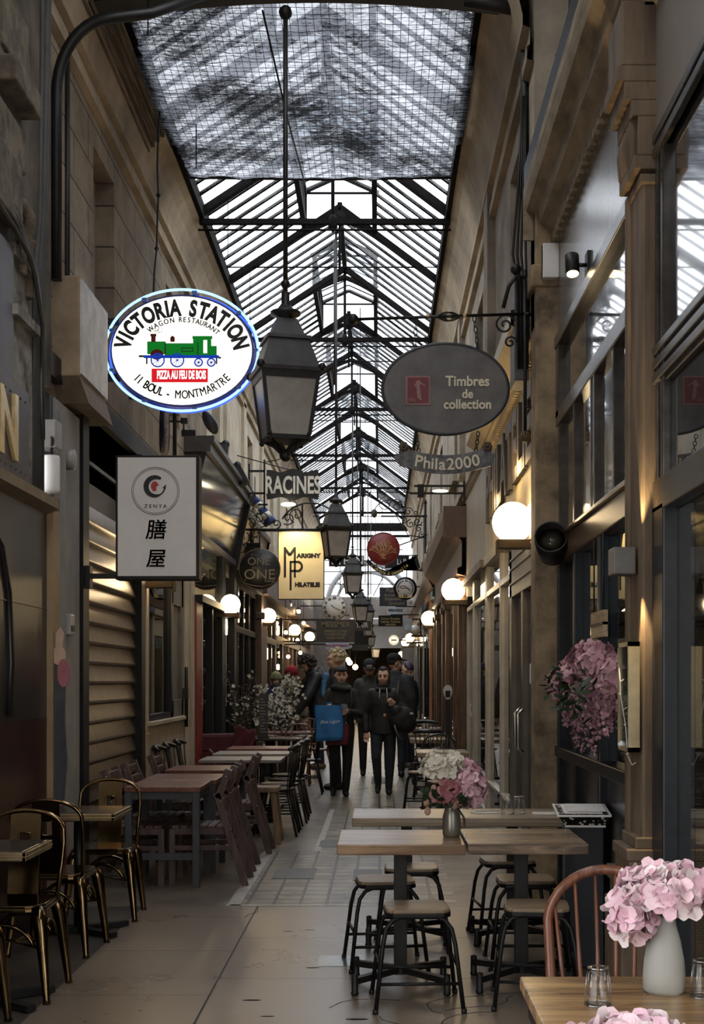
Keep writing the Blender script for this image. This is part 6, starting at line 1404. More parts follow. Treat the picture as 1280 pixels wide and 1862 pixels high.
# ---- front table and what stands on it
FT = wood('worn_honey_table_top', (.13, .068, .03), (.42, .26, .115), .26, .8, 0, .1)
t = thing('front_table', 'worn honey-coloured wooden table in the lower right corner', 'table', (.80, 2.92, 0))
b = MB(); b.box(-.435, .42, -.52, .52, .695, .73); b.build('tabletop', FT, t, .006)
b = MB(); b.box(-.415, .40, -.5, .5, .63, .695); b.build('apron', BLACKP, t)
for sx in (-1, 1):
    for sy in (-1, 1): b = MB(); b.box(sx * .37 - .025, sx * .37 + .025, sy * .46 - .025, sy * .46 + .025, 0, .64); b.build('leg', BLACKP, t)
TUMB = glass('tumbler_glass', (.96, .965, .96), 1.4, .03, .0)
def tumbler(label, loc, s=1.):
    t = thing('tumbler', label, 'glass', loc, 0, 'upturned tumblers'); t.scale = (s, s, s)
    b = MB(); b.lathe([(.034, 0), (.0335, .01), (.031, .03), (.027, .07), (.0245, .088), (.02, .09), (0, .09)], 24); b.lathe([(.032, .001), (.029, .03), (.025, .072), (.021, .078), (0, .078)], 24); b.build('wall', TUMB, t)
    b = MB(); b.tube([(.0335 * math.cos(a), .0335 * math.sin(a), .002) for a in [2 * PI * i / 24 for i in range(24)]], .0016, 6, closed=True); b.tube([(.024 * math.cos(a), .024 * math.sin(a), .088) for a in [2 * PI * i / 24 for i in range(24)]], .0016, 6, closed=True)
    for k in range(8): a = k * PI / 4; b.tube([(.032 * math.cos(a), .032 * math.sin(a), .02), (.026 * math.cos(a), .026 * math.sin(a), .075)], .001, 5)
    b.build('rim', glass('glass_rim', (.8, .82, .82), 1.5, .05, .35), t)
    return t
tumbler('upturned tumbler on the front table, left of the frosted vase', (.52, 3.14, .73)); tumbler('upturned tumbler at the right edge of the front table', (.79, 3.22, .73))
tumbler('upturned tumbler on the second-row table, left one of the pair', (.735, 7.6, .733), 1.12); tumbler('upturned tumbler on the second-row table, right one of the pair', (.805, 7.62, .733), 1.12)
for x, y, r_, lab in ((.61, 7.66, .3, 'white napkin with cutlery left of the two tumblers'), (.95, 7.6, -.2, 'white napkin with cutlery right of the two tumblers')):
    t = thing('napkin', lab, 'napkin', (x, y, .733), r_); b = MB(); b.box(-.07, .07, -.05, .05, 0, .008); b.build('paper', WHITE, t, .003)
    b = MB(); b.box(-.06, .06, -.02, -.012, .009, .012)
    for k in range(4): b.box(.06, .085, -.022 + .005 * k, -.02 + .005 * k, .009, .012)
    b.build('fork', CHROME, t); b = MB(); b.box(-.06, .07, .012, .022, .009, .012); b.build('knife', CHROME, t)
# ---- flowers
def leafm(name, c): return mat(name, c, .5, 0, .3, 20)
LEAF = leafm('dark_green_leaf', (.022, .045, .018)); LEAF2 = leafm('mid_green_leaf', (.05, .085, .035))
def petal(b, M, L, W, mi, cup=.25):
    b.add([(0, 0, 0), (-W * .5, L * .45, L * cup * .5), (0, L * .55, L * cup * .25), (W * .5, L * .45, L * cup * .5), (-W * .32, L * .92, L * cup), (0, L, L * cup * 1.05), (W * .32, L * .92, L * cup)],
          [(0, 2, 1), (0, 3, 2), (1, 2, 5, 4), (2, 3, 6, 5)], mi, True, M)
def dirm(c, d, spin):
    d = Vector(d).normalized(); q = d.to_track_quat('Z', 'Y'); return Matrix.Translation(c) @ q.to_matrix().to_4x4() @ rot('Z', spin)
def hydrangea(b, c, r, n, rr, size, up=-.4, nm=2):
    for k in range(n):
        for _ in range(20):
            d = Vector((rr.gauss(0, 1), rr.gauss(0, 1), rr.gauss(0, 1))).normalized()
            if d.z > up: break
        p = Vector(c) + Vector((d.x * r[0], d.y * r[1], d.z * r[2])) * rr.uniform(.86, 1.05); sp_ = rr.uniform(0, PI); mi = rr.randrange(nm)
        dd = d + Vector((rr.uniform(-.5, .5), rr.uniform(-.5, .5), rr.uniform(-.3, .5)))
        for q in range(4): petal(b, dirm(p, dd, sp_ + q * PI / 2), size, size * 1.05, mi, rr.uniform(.15, .4))
def leaf(b, p, d, L, W, spin=0): petal(b, dirm(p, d, spin) @ rot('X', PI / 2), L, W, 0, .2)
PINKS = [mat('petal_pale_pink', (.68, .46, .50), .6, 0, .12, 30), mat('petal_pink', (.60, .36, .42), .6, 0, .15, 30)]
WHITES = [mat('petal_cream', (.66, .63, .53), .6, 0, .08, 30), mat('petal_ivory', (.58, .54, .44), .6, 0, .1, 30)]
LILACS = [mat('petal_pale_lilac', (.72, .46, .55), .6, 0, .1, 30), mat('petal_blush', (.76, .55, .60), .6, 0, .1, 30), mat('petal_whitish', (.78, .68, .68), .6, 0, .1, 30)]
rr = random.Random(21)
t = thing('flower_vase', 'grey vase of pink and cream hydrangeas with roses on the nearest plank table', 'flowers', (.355, 6.50, .733))
b = MB(); b.lathe([(.038, 0), (.044, .01), (.046, .05), (.044, .1), (.036, .13), (.028, .15), (.03, .165), (.026, .165), (.024, .15), (0, .12)], 24); b.build('vase', mat('pewter_vase', (.25, .235, .20), .28, .55, .1, 5), t)
b = MB(); hydrangea(b, (-.04, 0, .335), (.10, .09, .075), 90, rr, .034); b.build('cream_flower_head', WHITES, t)
b = MB(); hydrangea(b, (.085, -.02, .25), (.075, .07, .10), 90, rr, .034, -.9); b.build('pink_flower_head', PINKS, t)
b = MB(); hydrangea(b, (.05, .03, .33), (.06, .06, .05), 30, rr, .032); b.build('pink_flower_head', PINKS, t)
def rose(b, c, r):
    for ring in range(4):
        for k in range(5):
            a = k * 2 * PI / 5 + ring * .6; el = 1.35 - ring * .33; d = Vector((math.cos(a) * math.cos(el), -.55, math.sin(a) * math.cos(el) + .3))
            petal(b, dirm(Vector(c) + Vector((math.cos(a) * r * .22 * ring, -.012 + .006 * ring, math.sin(a) * r * .22 * ring)), (math.cos(a) * .3 * (ring - 1.2), -1, math.sin(a) * .3 * (ring - 1.2)), a) , r * .75, r * .9, 0 if ring > 1 else 1, .5)
    b.ball(c, r * .45, 10, 1)
ROSE = [mat('rose_pink', (.50, .24, .24), .6, 0, .15, 20), mat('rose_deep', (.40, .15, .165), .6, 0, .15, 20)]
for c, r_ in (((-.015, -.07, .235), .06), ((.03, -.065, .22), .05), ((-.055, -.06, .20), .04)): b = MB(); rose(b, c, r_); b.build('rose', ROSE, t)
b = MB()
for c in ((-.1, -.05, .21), (-.125, -.04, .17), (-.12, -.05, .13), (.01, -.07, .16), (-.09, -.06, .24)): b.ball(c, (.016, .016, .022), 8)
b.build('rosebud', mat('bud_peach', (.5, .30, .22), .6, 0, .2, 20), t)
b = MB()
for k in range(46):
    a = rr.uniform(0, 2 * PI); e = rr.uniform(-.2, .9); d = Vector((math.cos(a) - .25, math.sin(a) - .4, e)); leaf(b, Vector((-.01, -.01, .17)) + d * rr.uniform(.02, .075), d, rr.uniform(.05, .085), .035, rr.uniform(0, 6))
for k in range(10): b.tube([(0, 0, .1), (rr.uniform(-.1, .08), rr.uniform(-.06, .03), .24)], .003, 5)
b.build('leaves', LEAF, t)
t = thing('frosted_vase', 'frosted glass vase with one big pale pink hydrangea on the front table', 'flowers', (.705, 3.27, .73))
mf, nt, bs = _new('frosted_glass'); bs.inputs['Base Color'].default_value = (.72, .72, .66, 1); bs.inputs['Roughness'].default_value = .35; bs.inputs['Transmission Weight'].default_value = .55; bs.inputs['IOR'].default_value = 1.25
b = MB(); b.lathe([(.0, .0), (.046, 0), (.051, .008), (.052, .04), (.049, .08), (.040, .13), (.030, .165), (.027, .18), (.031, .20), (.033, .207), (.028, .207), (.024, .19), (.026, .165), (.0, .15)], 28); b.build('vase', mf, t)
b = MB(); hydrangea(b, (.0, -.01, .245), (.105, .085, .062), 150, rr, .036, -.6, 3); hydrangea(b, (-.085, -.02, .195), (.045, .05, .055), 40, rr, .036, -.9, 3); b.build('flower_head', LILACS, t)
b = MB()
for k in range(8): a = rr.uniform(0, 6.28); leaf(b, (0, 0, .2), (math.cos(a), math.sin(a), .2), .07, .04, a)
b.tube([(0, 0, .05), (0, 0, .22)], .004, 6); b.build('leaves', LEAF2, t)
t = thing('low_posy', 'low posy of pink and white petals cut by the bottom edge of the picture', 'flowers', (.47, 2.55, .73))
b = MB(); b.lathe([(.035, 0), (.045, .03), (.04, .055), (.036, .055), (0, .03)], 18); b.build('bowl', mf, t)
b = MB(); hydrangea(b, (.015, 0, .075), (.095, .07, .035), 42, rr, .035, -.2, 3); b.build('flower_head', LILACS, t)
b = MB(); hydrangea(b, (-.10, 0, .065), (.03, .03, .03), 8, rr, .03, -.2, 2); b.build('pink_flower_head', PINKS, t)
# ---- pink wisteria garland
WIST = [mat('wisteria_pink', (.46, .25, .29), .65, 0, .2, 20), mat('wisteria_light', (.58, .36, .39), .65, 0, .2, 20), mat('wisteria_mauve', (.34, .16, .22), .65, 0, .2, 20)]
rr = random.Random(8)
t = thing('wisteria_garland', 'artificial pink wisteria garland hanging across the right-hand window', 'flowers', (1.155, 7.12, 1.46))
b = MB(); b.tube([(.06, -1.0, .02), (.0, -.5, .06), (.02, 0, .1), (.0, .5, .05), (.04, 1.1, .0)], .012, 6); b.box(-.01, .1, -1.05, -1.03, -.02, .02); b.box(-.01, .1, 1.08, 1.1, -.02, .02); b.build('stem', mat('brown_stem', (.05, .03, .02), .8), t)
for k in range(12):
    y = -.92 + 1.9 * k / 11; c = (rr.uniform(-.05, .0), y, .02 + .09 * math.sin(PI * k / 11) + rr.uniform(-.05, .05)); b = MB(); hydrangea(b, c, (.075, .13, .085), 44, rr, .036, -.8, 2); b.build('blossom_cluster', WIST, t)
for k in range(17):
    y = -.85 + 1.75 * k / 16 + rr.uniform(-.05, .05); x = rr.uniform(-.05, .0); L_s = rr.uniform(.16, .36); b = MB()
    for q in range(int(L_s * 130)):
        u = q / (L_s * 130); rad = .042 * (1 - u) + .008; a = rr.uniform(0, 6.28); p = Vector((x + rad * math.cos(a), y + rad * math.sin(a), -.02 - u * L_s)); d = Vector((math.cos(a), math.sin(a), -.5))
        for w_ in range(2): petal(b, dirm(p, d, rr.uniform(0, 6)), .03 * (1 - .4 * u), .028 * (1 - .4 * u), rr.randrange(3), .3)
    b.build('hanging_strand', WIST, t)
b = MB()
for (y, z) in ((.85, .0), (.75, .05), (.3, -.02), (.35, -.06), (.28, .0), (-.3, .05), (.0, -.05), (-.7, .04), (.5, .1), (.1, -.1), (-.35, -.12)):
    for q in range(7): leaf(b, (rr.uniform(-.13, -.06), y + rr.uniform(-.08, .08), z + rr.uniform(-.05, .05)), (-.4, rr.uniform(-1, 1), rr.uniform(-.8, .3)), .075, .03, rr.uniform(0, 6))
b.build('leaves', LEAF, t)
t = thing('string_light', 'thin white string of tiny lights hanging on the brown column', 'lights', (0, 0, 0))
b = MB(); pp = [P(px, py, 5.9) - Vector((.05, .12, 0)) for px, py in ((1137, 1215), (1139, 1240), (1140, 1265), (1144, 1290), (1149, 1320), (1151, 1350), (1153, 1372), (1160, 1388))]
b.tube(pp, .0025, 5); b.build('wire', WHITE, t); b = MB()
for k, p in enumerate(pp): b.tube([p, p + Vector((.015 * (1 if k % 2 else -.6), -.01, .012))], .002, 5)
b.build('bulbs', mat('tiny_bulbs', (.8, .75, .6), .3), t)
# ---- things seen through the near glass door
t = thing('wall_shelf', 'wooden bar shelf seen through the glass at the right edge, upper one', 'shelf', (2.05, 8.03, 1.50)); b = MB(); b.box(-.7, .7, -.15, .16, 0, .035); b.build('board', BROWNW, t); b = MB(); b.box(-.6, -.57, .0, .16, -.12, 0); b.box(.57, .6, .0, .16, -.12, 0); b.build('bracket', BLACK, t)
t = thing('wall_shelf', 'wooden bar shelf seen through the glass at the right edge, lower one', 'shelf', (2.05, 8.03, 1.04)); b = MB(); b.box(-.7, .7, -.15, .16, 0, .035); b.build('board', BROWNW, t); b = MB(); b.box(-.6, -.57, .0, .16, -.12, 0); b.box(.57, .6, .0, .16, -.12, 0); b.build('bracket', BLACK, t)
t = thing('bottle_rack', 'dark rack with hanging glasses seen through the glass at the right edge', 'rack', (2.0, 8.0, 1.86)); b = MB(); b.box(-.65, .6, -.15, .19, 0, .03); b.box(-.65, -.62, -.15, .19, -.09, 0); b.build('board', BLACK, t); b = MB()
for k in range(7): b.tube([(-.6 + .18 * k, -.15, -.03), (-.6 + .18 * k, .15, -.03)], .005, 5)
b.build('rails', BLACK, t)
for k in range(5):
    x = 1.56 + .13 * k; tt = thing('wine_bottle', 'dark wine bottle on the rack behind the right-hand glass door', 'bottle', (x, 7.98, 1.892), 0, 'bottles on the bar rack'); b = MB(); b.lathe([(.036, 0), (.038, .01), (.038, .17), (.014, .23), (.014, .30), (.017, .30), (.017, .315), (0, .315)], 14); b.build('body', mat('dark_bottle_glass', (.02, .025, .018), .12, 0, .1), tt); b = MB(); b.lathe([(.0385, .05), (.0385, .13)], 14); b.build('bottle_label', mat('paper_label', (.3, .28, .22), .7), tt)
for k in range(4):
    x = 1.55 + .13 * k; tt = thing('stem_glass', 'wine glass hanging upside down under the rack behind the glass door', 'glass', (x, 7.98, 1.525), 0, 'hanging wine glasses at the bar'); b = MB(); b.lathe([(.03, 0), (.04, .05), (.036, .1), (.005, .14), (.004, .29), (.034, .295)], 14); b.build('bowl', TUMB, tt)
t = thing('rattan_cabinet', 'wooden cabinet with woven rattan doors inside the right-hand bar', 'cabinet', (1.86, 7.25, 0)); b = MB(); b.box(-.4, .45, -.2, .25, .0, .76); b.box(-.42, .47, -.22, .27, .72, .76); b.build('carcass', wood('golden_brown_cabinet', (.10, .055, .025), (.22, .13, .06), .4, 2, 0), t, .004)
for k in range(2):
    x0 = -.36 + .4 * k; b = MB(); b.box(x0, x0 + .36, -.225, -.2, .06, .66); dd = b.build('door', bricky('woven_rattan', (.28, .19, .10), (.2, .13, .07), (.06, .035, .02), .03, .015, .004, 'XZ', .6, .5, .4, 20, .2), t); b = MB(); b.box(x0, x0 + .36, -.235, -.222, .06, .1); b.box(x0, x0 + .36, -.235, -.222, .62, .66); b.box(x0, x0 + .04, -.235, -.222, .06, .66); b.box(x0 + .32, x0 + .36, -.235, -.222, .06, .66); b.build('door_frame', MATS['brown_panelled_wood'], dd)
# ---- dried and white flower arrangements, left
def bush(label, loc, h, w, n, blossom, leafc, pot_m, seed, name='potted_shrub'):
    rr = random.Random(seed); t = thing(name, label, 'plant', loc)
    b = MB(); b.box(-.13, .13, -.13, .13, 0, .38); b.box(-.145, .145, -.145, .145, .34, .38); b.build('planter', pot_m, t, .006)
    b = MB(); lv = MB(); bl = MB()
    for k in range(n):
        a = rr.uniform(0, 2 * PI); e = rr.uniform(.2, 1) * w; top = Vector((math.cos(a) * e, math.sin(a) * e, .38 + rr.uniform(.45, 1) * (h - .38))); mid = Vector((top.x * .35, top.y * .35, .38 + (top.z - .38) * .6)); b.tube([(top.x * .1, top.y * .1, .36), mid, top], [.006, .004, .002], 5)
        for q in range(9):
            u = rr.uniform(.25, 1); p = mid.lerp(top, u) if u > .5 else Vector((0, 0, .38)).lerp(mid, u * 2); p = p + Vector((rr.uniform(-.06, .06), rr.uniform(-.06, .06), rr.uniform(-.06, .06)))
            if rr.random() < blossom:
                s_ = rr.uniform(0, 3)
                for z_ in range(4): petal(bl, dirm(p, (rr.uniform(-.6, .6), -1, rr.uniform(-.3, .8)), s_ + z_ * PI / 2), .028, .028, rr.randrange(2), .3)
            else: leaf(lv, p, (rr.uniform(-1, 1), rr.uniform(-1, 1), rr.uniform(-.5, .8)), .07, .028, rr.uniform(0, 6))
    b.build('branches', mat('twig_brown', (.06, .04, .03), .8), t); lv.build('leaves', leafc, t)
    if bl.v: bl.build('blossoms', WHITES, t)
    return t
PLB = mat('dark_planter', (.03, .028, .026), .6); OLV = leafm('dusty_olive_leaf', (.075, .065, .04))
bush('dried brown shrub in a dark planter left of the tall menu holder', (-1.92, 18.6, 0), 1.62, .30, 34, .12, OLV, PLB, 31)
bush('white-flowering shrub in a dark planter in front of the seated red hat', (-1.48, 21.25, 0), 1.62, .30, 46, .62, LEAF, PLB, 32)
bush('low white-flowering shrub in a dark planter behind the tall menu holder', (-1.75, 20.8, 0), 1.48, .32, 44, .5, OLV, PLB, 33)
bush('tufted grassy plant hanging on the left wall above the cream monogram sign', (-1.98, 20.5, 3.25 - .0), .95, .2, 20, .0, mat('straw_grass', (.25, .22, .11), .7), BLACKP, 34, 'wall_planter')

# ---- small things along the walls
t = thing('hanging_plank', 'short pale plank on a dark strap hanging in the right-hand window above the wisteria', 'decoration', (1.17, 7.05, 1.80))
b = MB(); b.box(-.01, .015, -.2, .2, -.07, .07); b.build('plank', wood('pale_crate_wood', (.30, .21, .12), (.5, .38, .23), .6, 2, 1), t); b = MB(); b.box(-.014, .018, -.2, .2, -.008, .008); b.tube([(0, -.15, .06), (0, -.15, .47)], .005, 5); b.tube([(0, .15, .06), (0, .15, .47)], .005, 5); b.build('strap', BLACK, t)
t = thing('wall_lamp', 'small lit candle-like wall lamp below the globe beside the black disc sign', 'lamp', P(411, 1140, 18.25)); b = MB(); b.lathe([(.018, -.11), (.022, 0), (.018, .11)], 10); b.build('tube', emit('candle_lamp', (1, .85, .6), 7), t); b = MB(); b.tube([(-.12, 0, -.12), (0, 0, -.12)], .01, 6); b.build('arm', BLACK, t)
for (lab, X_, Y_, zs) in (('string of clear glass baubles hanging against the red pilaster', -2.09, 15.6, (2.2, 1.95, 1.9, 1.62, 1.4, 1.25)), ('string of clear glass baubles hanging by the black post beyond the red pilaster', -2.09, 18.0, (2.3, 2.15, 1.7, 1.5, 1.28, 1.2))):
    t = thing('bauble_string', lab, 'decoration', (X_, Y_, 0)); b = MB(); b.tube([(0, 0, 1.15), (0, 0, 2.48)], .003, 5); b.build('string', WHITE, t)
    for z in zs: b = MB(); b.ball((.0, 0, z), .032, 10); b.build('bauble', TUMB, t)
t = thing('twig_garland', 'dry twig garland with tiny pink lights along the top of the right cornice', 'garland', (1.03, 7.6, 4.87)); rr = random.Random(12)
b = MB(); b.tube([(.02, -1.2, .02), (.0, -.4, .04), (.02, .5, .02), (.0, 1.3, .03)], .012, 6)
for k in range(90): y = rr.uniform(-1.2, 1.3); b.tube([(.01, y, .02), (.01 + rr.uniform(-.06, .05), y + rr.uniform(-.06, .06), .02 + rr.uniform(.02, .12))], .003, 4)
b.build('twigs', mat('dry_twigs', (.05, .035, .025), .9), t)
for k in range(7): b = MB(); b.ball((-.02, -1.0 + .33 * k, .07), .016, 8); b.build('light', emit('pink_tiny_light', (.6, .12, .25), .5), t)
# ================================================================== PEOPLE
def fused(b, voxel, it=4, fac=.5):
    """one continuous surface from overlapping pieces"""
    me = bpy.data.meshes.new('t'); me.from_pydata(b.v, [], b.f); o = bpy.data.objects.new('t', me); COL.objects.link(o)
    r = o.modifiers.new('r', 'REMESH'); r.mode = 'VOXEL'; r.voxel_size = voxel
    if it: s = o.modifiers.new('s', 'SMOOTH'); s.factor = fac; s.iterations = it
    dg = bpy.context.evaluated_depsgraph_get(); dg.update(); ev = bpy.data.meshes.new_from_object(o.evaluated_get(dg))
    out = MB(); out.add([tuple(v.co) for v in ev.vertices], [tuple(p.vertices) for p in ev.polygons], 0, True)
    bpy.data.objects.remove(o); bpy.data.meshes.remove(me); bpy.data.meshes.remove(ev)
    return out
def loft(b, rings, n=18):
    """rings: (centre, rx, ry)"""
    vs = []
    for c, rx, ry in rings:
        for k in range(n): a = 2 * PI * k / n; vs.append((c[0] + rx * math.cos(a), c[1] + ry * math.sin(a), c[2]))
    fs = [(i * n + k, i * n + (k + 1) % n, (i + 1) * n + (k + 1) % n, (i + 1) * n + k) for i in range(len(rings) - 1) for k in range(n)]
    fs += [tuple(reversed(range(n))), tuple((len(rings) - 1) * n + k for k in range(n))]
    b.add(vs, fs, 0, True)
def limb(b, p, r, grow=0.):
    pts, rr_ = [], []
    for i in range(len(p) - 1):
        for q in range(5): u = q / 5; pts.append(Vector(p[i]).lerp(Vector(p[i + 1]), u)); rr_.append(r[i] + (r[i + 1] - r[i]) * u + grow)
    pts.append(Vector(p[-1])); rr_.append(r[-1] + grow); b.tube(pts, rr_, 12)
    for q, e in zip(p, r): b.ball(q, e + grow, 12)
SKIN = mat('skin', (.66, .43, .31), .55, 0, .08, 12); SKINP = mat('skin_pale', (.74, .50, .39), .55, 0, .08, 12)
DEF = dict(lean=0., elb=((-.235, .03, 1.12), (.235, .03, 1.12)), wri=((-.25, -.05, .87), (.25, -.05, .87)), hand=((-.02, -.2, -1), (.02, -.2, -1)), grip=.35,
           knee=((-.095, -.02, .50), (.095, -.02, .50)), ank=((-.095, .02, .085), (.095, .02, .085)), toe=((0, -1, 0), (0, -1, 0)), yaw=0., nod=0.)
def hand(b, w, d, side, grip, k):
    """palm, four fingers of different length bent at the knuckle, and a thumb from the side of the palm"""
    d = Vector(d).normalized(); u = Vector((0, -1, 0)) if abs(d.y) < .7 else Vector((0, 0, 1)); nrm = (u - d * u.dot(d)).normalized(); lat = d.cross(nrm).normalized()
    w = Vector(w); 
    for q in range(5): b.ball(w + d * (.02 + .017 * q), (.026, .026, .026), 10); b.ball(w + d * (.02 + .017 * q) + lat * .02, .018, 8); b.ball(w + d * (.02 + .017 * q) - lat * .02, .018, 8)
    for q, L in enumerate((.062, .072, .068, .052)):
        p0 = w + d * .09 + lat * (-.03 + .02 * q); p1 = p0 + d * L * .5 - nrm * L * .12 * grip; d2 = (d * math.cos(1.3 * grip) + nrm * math.sin(1.3 * grip)).normalized(); p2 = p1 + d2 * L * .35; d3 = (d * math.cos(2.2 * grip) + nrm * math.sin(2.2 * grip)).normalized(); p3 = p2 + d3 * L * .3
        b.tube([p0 - d * .02, p0, p1, p2, p3], [.0095, .0095, .009, .0085, .007], 8); b.ball(p3, .0072, 6)
    t0 = w + d * .03 - lat * .03; t1 = t0 + d * .035 - lat * .022 + nrm * .012; t2 = t1 + d * .03 + nrm * .016 + lat * .006 * grip
    b.tube([t0, t1, t2], [.013, .011, .009], 8); b.ball(t2, .009, 6)
def person(label, loc, rz, H, pose, coat, trou, shoes, hairm, skin=SKIN, hair='short', hem=.80, voxel=.011, head_extra=None, coat_grow=.012, collar=True, name='person', trim_c=None):
    q = dict(DEF); q.update(pose); k = H / 1.70
    t = thing(name, label, 'person', loc, rz, None); t.scale = (k, k, k)
    Lm = T(0, 0, .93) @ rot('X', q['lean']) @ T(0, 0, -.93)        # forward bend about the hips
    def B(p): return Lm @ Vector(p)
    HM = Lm @ T(0, .0, 1.505) @ rot('X', q['nod']) @ rot('Z', q['yaw']) @ Matrix.Scale(1.07, 4) @ T(0, 0, -1.5)
    shp = [(s * .148, .015, 1.372) for s in (-1, 1)]; hip = [(s * .088, .01, .90) for s in (-1, 1)]
    # ---- body: one surface
    b = MB()
    tb = MB(); loft(tb, [((0, .01, .84), .13, .10), ((0, .01, .93), .155, .108), ((0, .01, 1.06), .128, .092), ((0, .005, 1.24), .15, .105), ((0, .01, 1.34), .145, .09), ((0, .015, 1.42), .09, .06), ((0, .012, 1.46), .052, .052), ((0, .0, 1.53), .048, .05)])
    b.add([tuple(B(v)) for v in tb.v], tb.f)
    for i in (0, 1):
        limb(b, [B(shp[i]), q['elb'][i], q['wri'][i]], [.052, .038, .026]); hand(b, q['wri'][i], q['hand'][i], i, q['grip'] if not isinstance(q['grip'], tuple) else q['grip'][i], k)
        limb(b, [hip[i], q['knee'][i], q['ank'][i]], [.085, .056, .036]); f = Vector(q['toe'][i]).normalized(); a = Vector(q['ank'][i]); limb(b, [a + Vector((0, 0, -.035)) - f * .04, a + Vector((0, 0, -.045)) + f * .07], [.026, .02])
    hb = MB(); hb.ball((0, .008, 1.605), (.073, .09, .098), 20); hb.ball((0, -.022, 1.555), (.056, .066, .068), 16); hb.ball((0, -.045, 1.515), (.03, .035, .022), 12)
    hb.tube([(0, -.082, 1.605), (0, -.100, 1.578), (0, -.106, 1.566)], [.008, .011, .013], 8); hb.ball((.011, -.094, 1.564), .008, 6); hb.ball((-.011, -.094, 1.564), .008, 6)
    for s in (-1, 1):
        hb.ball((s * .075, .015, 1.585), (.012, .02, .03), 10); hb.ball((s * .04, -.06, 1.562), (.022, .022, .022), 8); hb.ball((s * .03, -.075, 1.622), (.024, .016, .01), 8)
    b.add([tuple(HM @ Vector(v)) for v in hb.v], hb.f)
    fused(b, voxel * .75, 3).build('body', skin, t)
    for s in (-1, 1):
        e = MB(); e.ball((s * .03, -.083, 1.6), (.014, .007, .0065), 10, M=HM); e.build('eye', mat('dark_eye', (.015, .01, .01), .3), t)
        e = MB(); e.tube([(s * .012, -.09, 1.622), (s * .032, -.092, 1.628), (s * .05, -.078, 1.62)], [.003, .0045, .002], 6, M=HM); e.build('eyebrow', hairm if hair != 'blond' else skin, t)
    e = MB(); e.ball((0, -.0905, 1.535), (.021, .008, .0075), 10, M=HM); e.build('mouth', mat('lip', (.26, .07, .065), .5), t)
    # ---- coat
    b = MB(); tb = MB(); g = coat_grow
    loft(tb, [((0, .01, hem), .168 + g, .125 + g), ((0, .01, .93), .168 + g, .122 + g), ((0, .01, 1.07), .15 + g, .108 + g), ((0, .005, 1.24), .158 + g, .114 + g), ((0, .01, 1.34), .15 + g, .10 + g), ((0, .015, 1.40), .11 + g, .078 + g), ((0, .01, 1.455), .07 + g, .062 + g)])
    if collar: loft(tb, [((0, .012, 1.43), .078 + g, .072 + g), ((0, .006, 1.49), .07 + g, .07 + g), ((0, .004, 1.505), .06, .06)])
    b.add([tuple(B(v)) for v in tb.v], tb.f)
    for i in (0, 1):
        wv = Vector(q['wri'][i]); ev = Vector(q['elb'][i]); limb(b, [B(shp[i]), ev, wv + (ev - wv).normalized() * .015], [.056, .046, .034], g)
    fused(b, voxel, 3).build('coat', coat, t)
    # ---- trousers and shoes
    b = MB(); loft(b, [((0, .01, .82), .14, .112), ((0, .01, .9), .168, .12), ((0, .01, .98), .16, .112)])
    for i in (0, 1): a = Vector(q['ank'][i]); limb(b, [hip[i], q['knee'][i], a + Vector((0, 0, .015))], [.094, .066, .047], .004)
    fused(b, voxel, 3).build('trousers', trou, t)
    for i in (0, 1):
        b = MB(); a = Vector(q['ank'][i]); f = Vector(q['toe'][i]).normalized(); dn = Vector((0, 0, -1)); dn = (dn - f * dn.dot(f)).normalized(); limb(b, [a, a + dn * .045 - f * .03], [.044, .045]); limb(b, [a + dn * .045 - f * .035, a + dn * .05 + f * .06, a + dn * .055 + f * .145], [.042, .044, .032]); fused(b, voxel * .8, 2).build('shoe', shoes, t)
    # ---- hair
    b = MB()
    def dome(rx, ry, rz, front, c=(0, .014, 1.612), low=-.55):
        n, m_ = 24, 16; vs = []
        for i in range(m_ + 1):
            th = PI * i / m_
            for j in range(n):
                a = 2 * PI * j / n; d = Vector((math.sin(th) * math.cos(a), math.sin(th) * math.sin(a), math.cos(th))); s = 1.
                if d.y < -.25 and d.z < front + .35 * abs(d.x): s = .72
                if d.z < low: s = .72
                vs.append((c[0] + rx * d.x * s, c[1] + ry * d.y * s, c[2] + rz * d.z * s))
        b.add(vs, [(i * n + j, (i + 1) * n + j, (i + 1) * n + (j + 1) % n, i * n + (j + 1) % n) for i in range(m_) for j in range(n)], 0, True, HM)
    if hair == 'bangs': dome(.088, .106, .112, .28); b.ball((0, .1, 1.6), (.045, .035, .05), 12, M=HM); b.add([], []); [b.tube([(x, -.06, 1.70), (x * 1.15, -.098, 1.665), (x * 1.2, -.101, 1.642 + .12 * abs(x))], .011, 6, M=HM) for x in (-.055, -.04, -.025, -.01, .005, .02, .035, .05)]
    elif hair == 'parted': dome(.088, .104, .112, .52); b.ball((0, .09, 1.52), (.05, .035, .09), 12, M=HM); [b.ball((s * .078, .01, 1.56), (.014, .045, .08), 10, M=HM) for s in (-1, 1)]
    elif hair == 'blond':
        dome(.088, .106, .112, .42); rr_ = random.Random(7)
        for z_ in range(60):
            d = Vector((rr_.gauss(0, 1), rr_.gauss(0, 1) + .5, abs(rr_.gauss(0, 1)))).normalized()
            if d.y < -.4 and d.z < .6: continue
            b.ball((.088 * d.x, .014 + .104 * d.y, 1.62 + .108 * d.z), .019, 7, M=HM)
    elif hair == 'bushy':
        dome(.10, .118, .125, .4); rr_ = random.Random(6)
        for z_ in range(90):
            d = Vector((rr_.gauss(0, 1), rr_.gauss(0, 1) + .3, rr_.gauss(.2, 1))).normalized()
            if d.y < -.5 and d.z < .5: continue
            b.ball((.105 * d.x, .02 + .12 * d.y, 1.6 + .125 * d.z), .028, 7, M=HM)
    elif hair == 'short': dome(.081, .099, .106, .5, low=-.4)
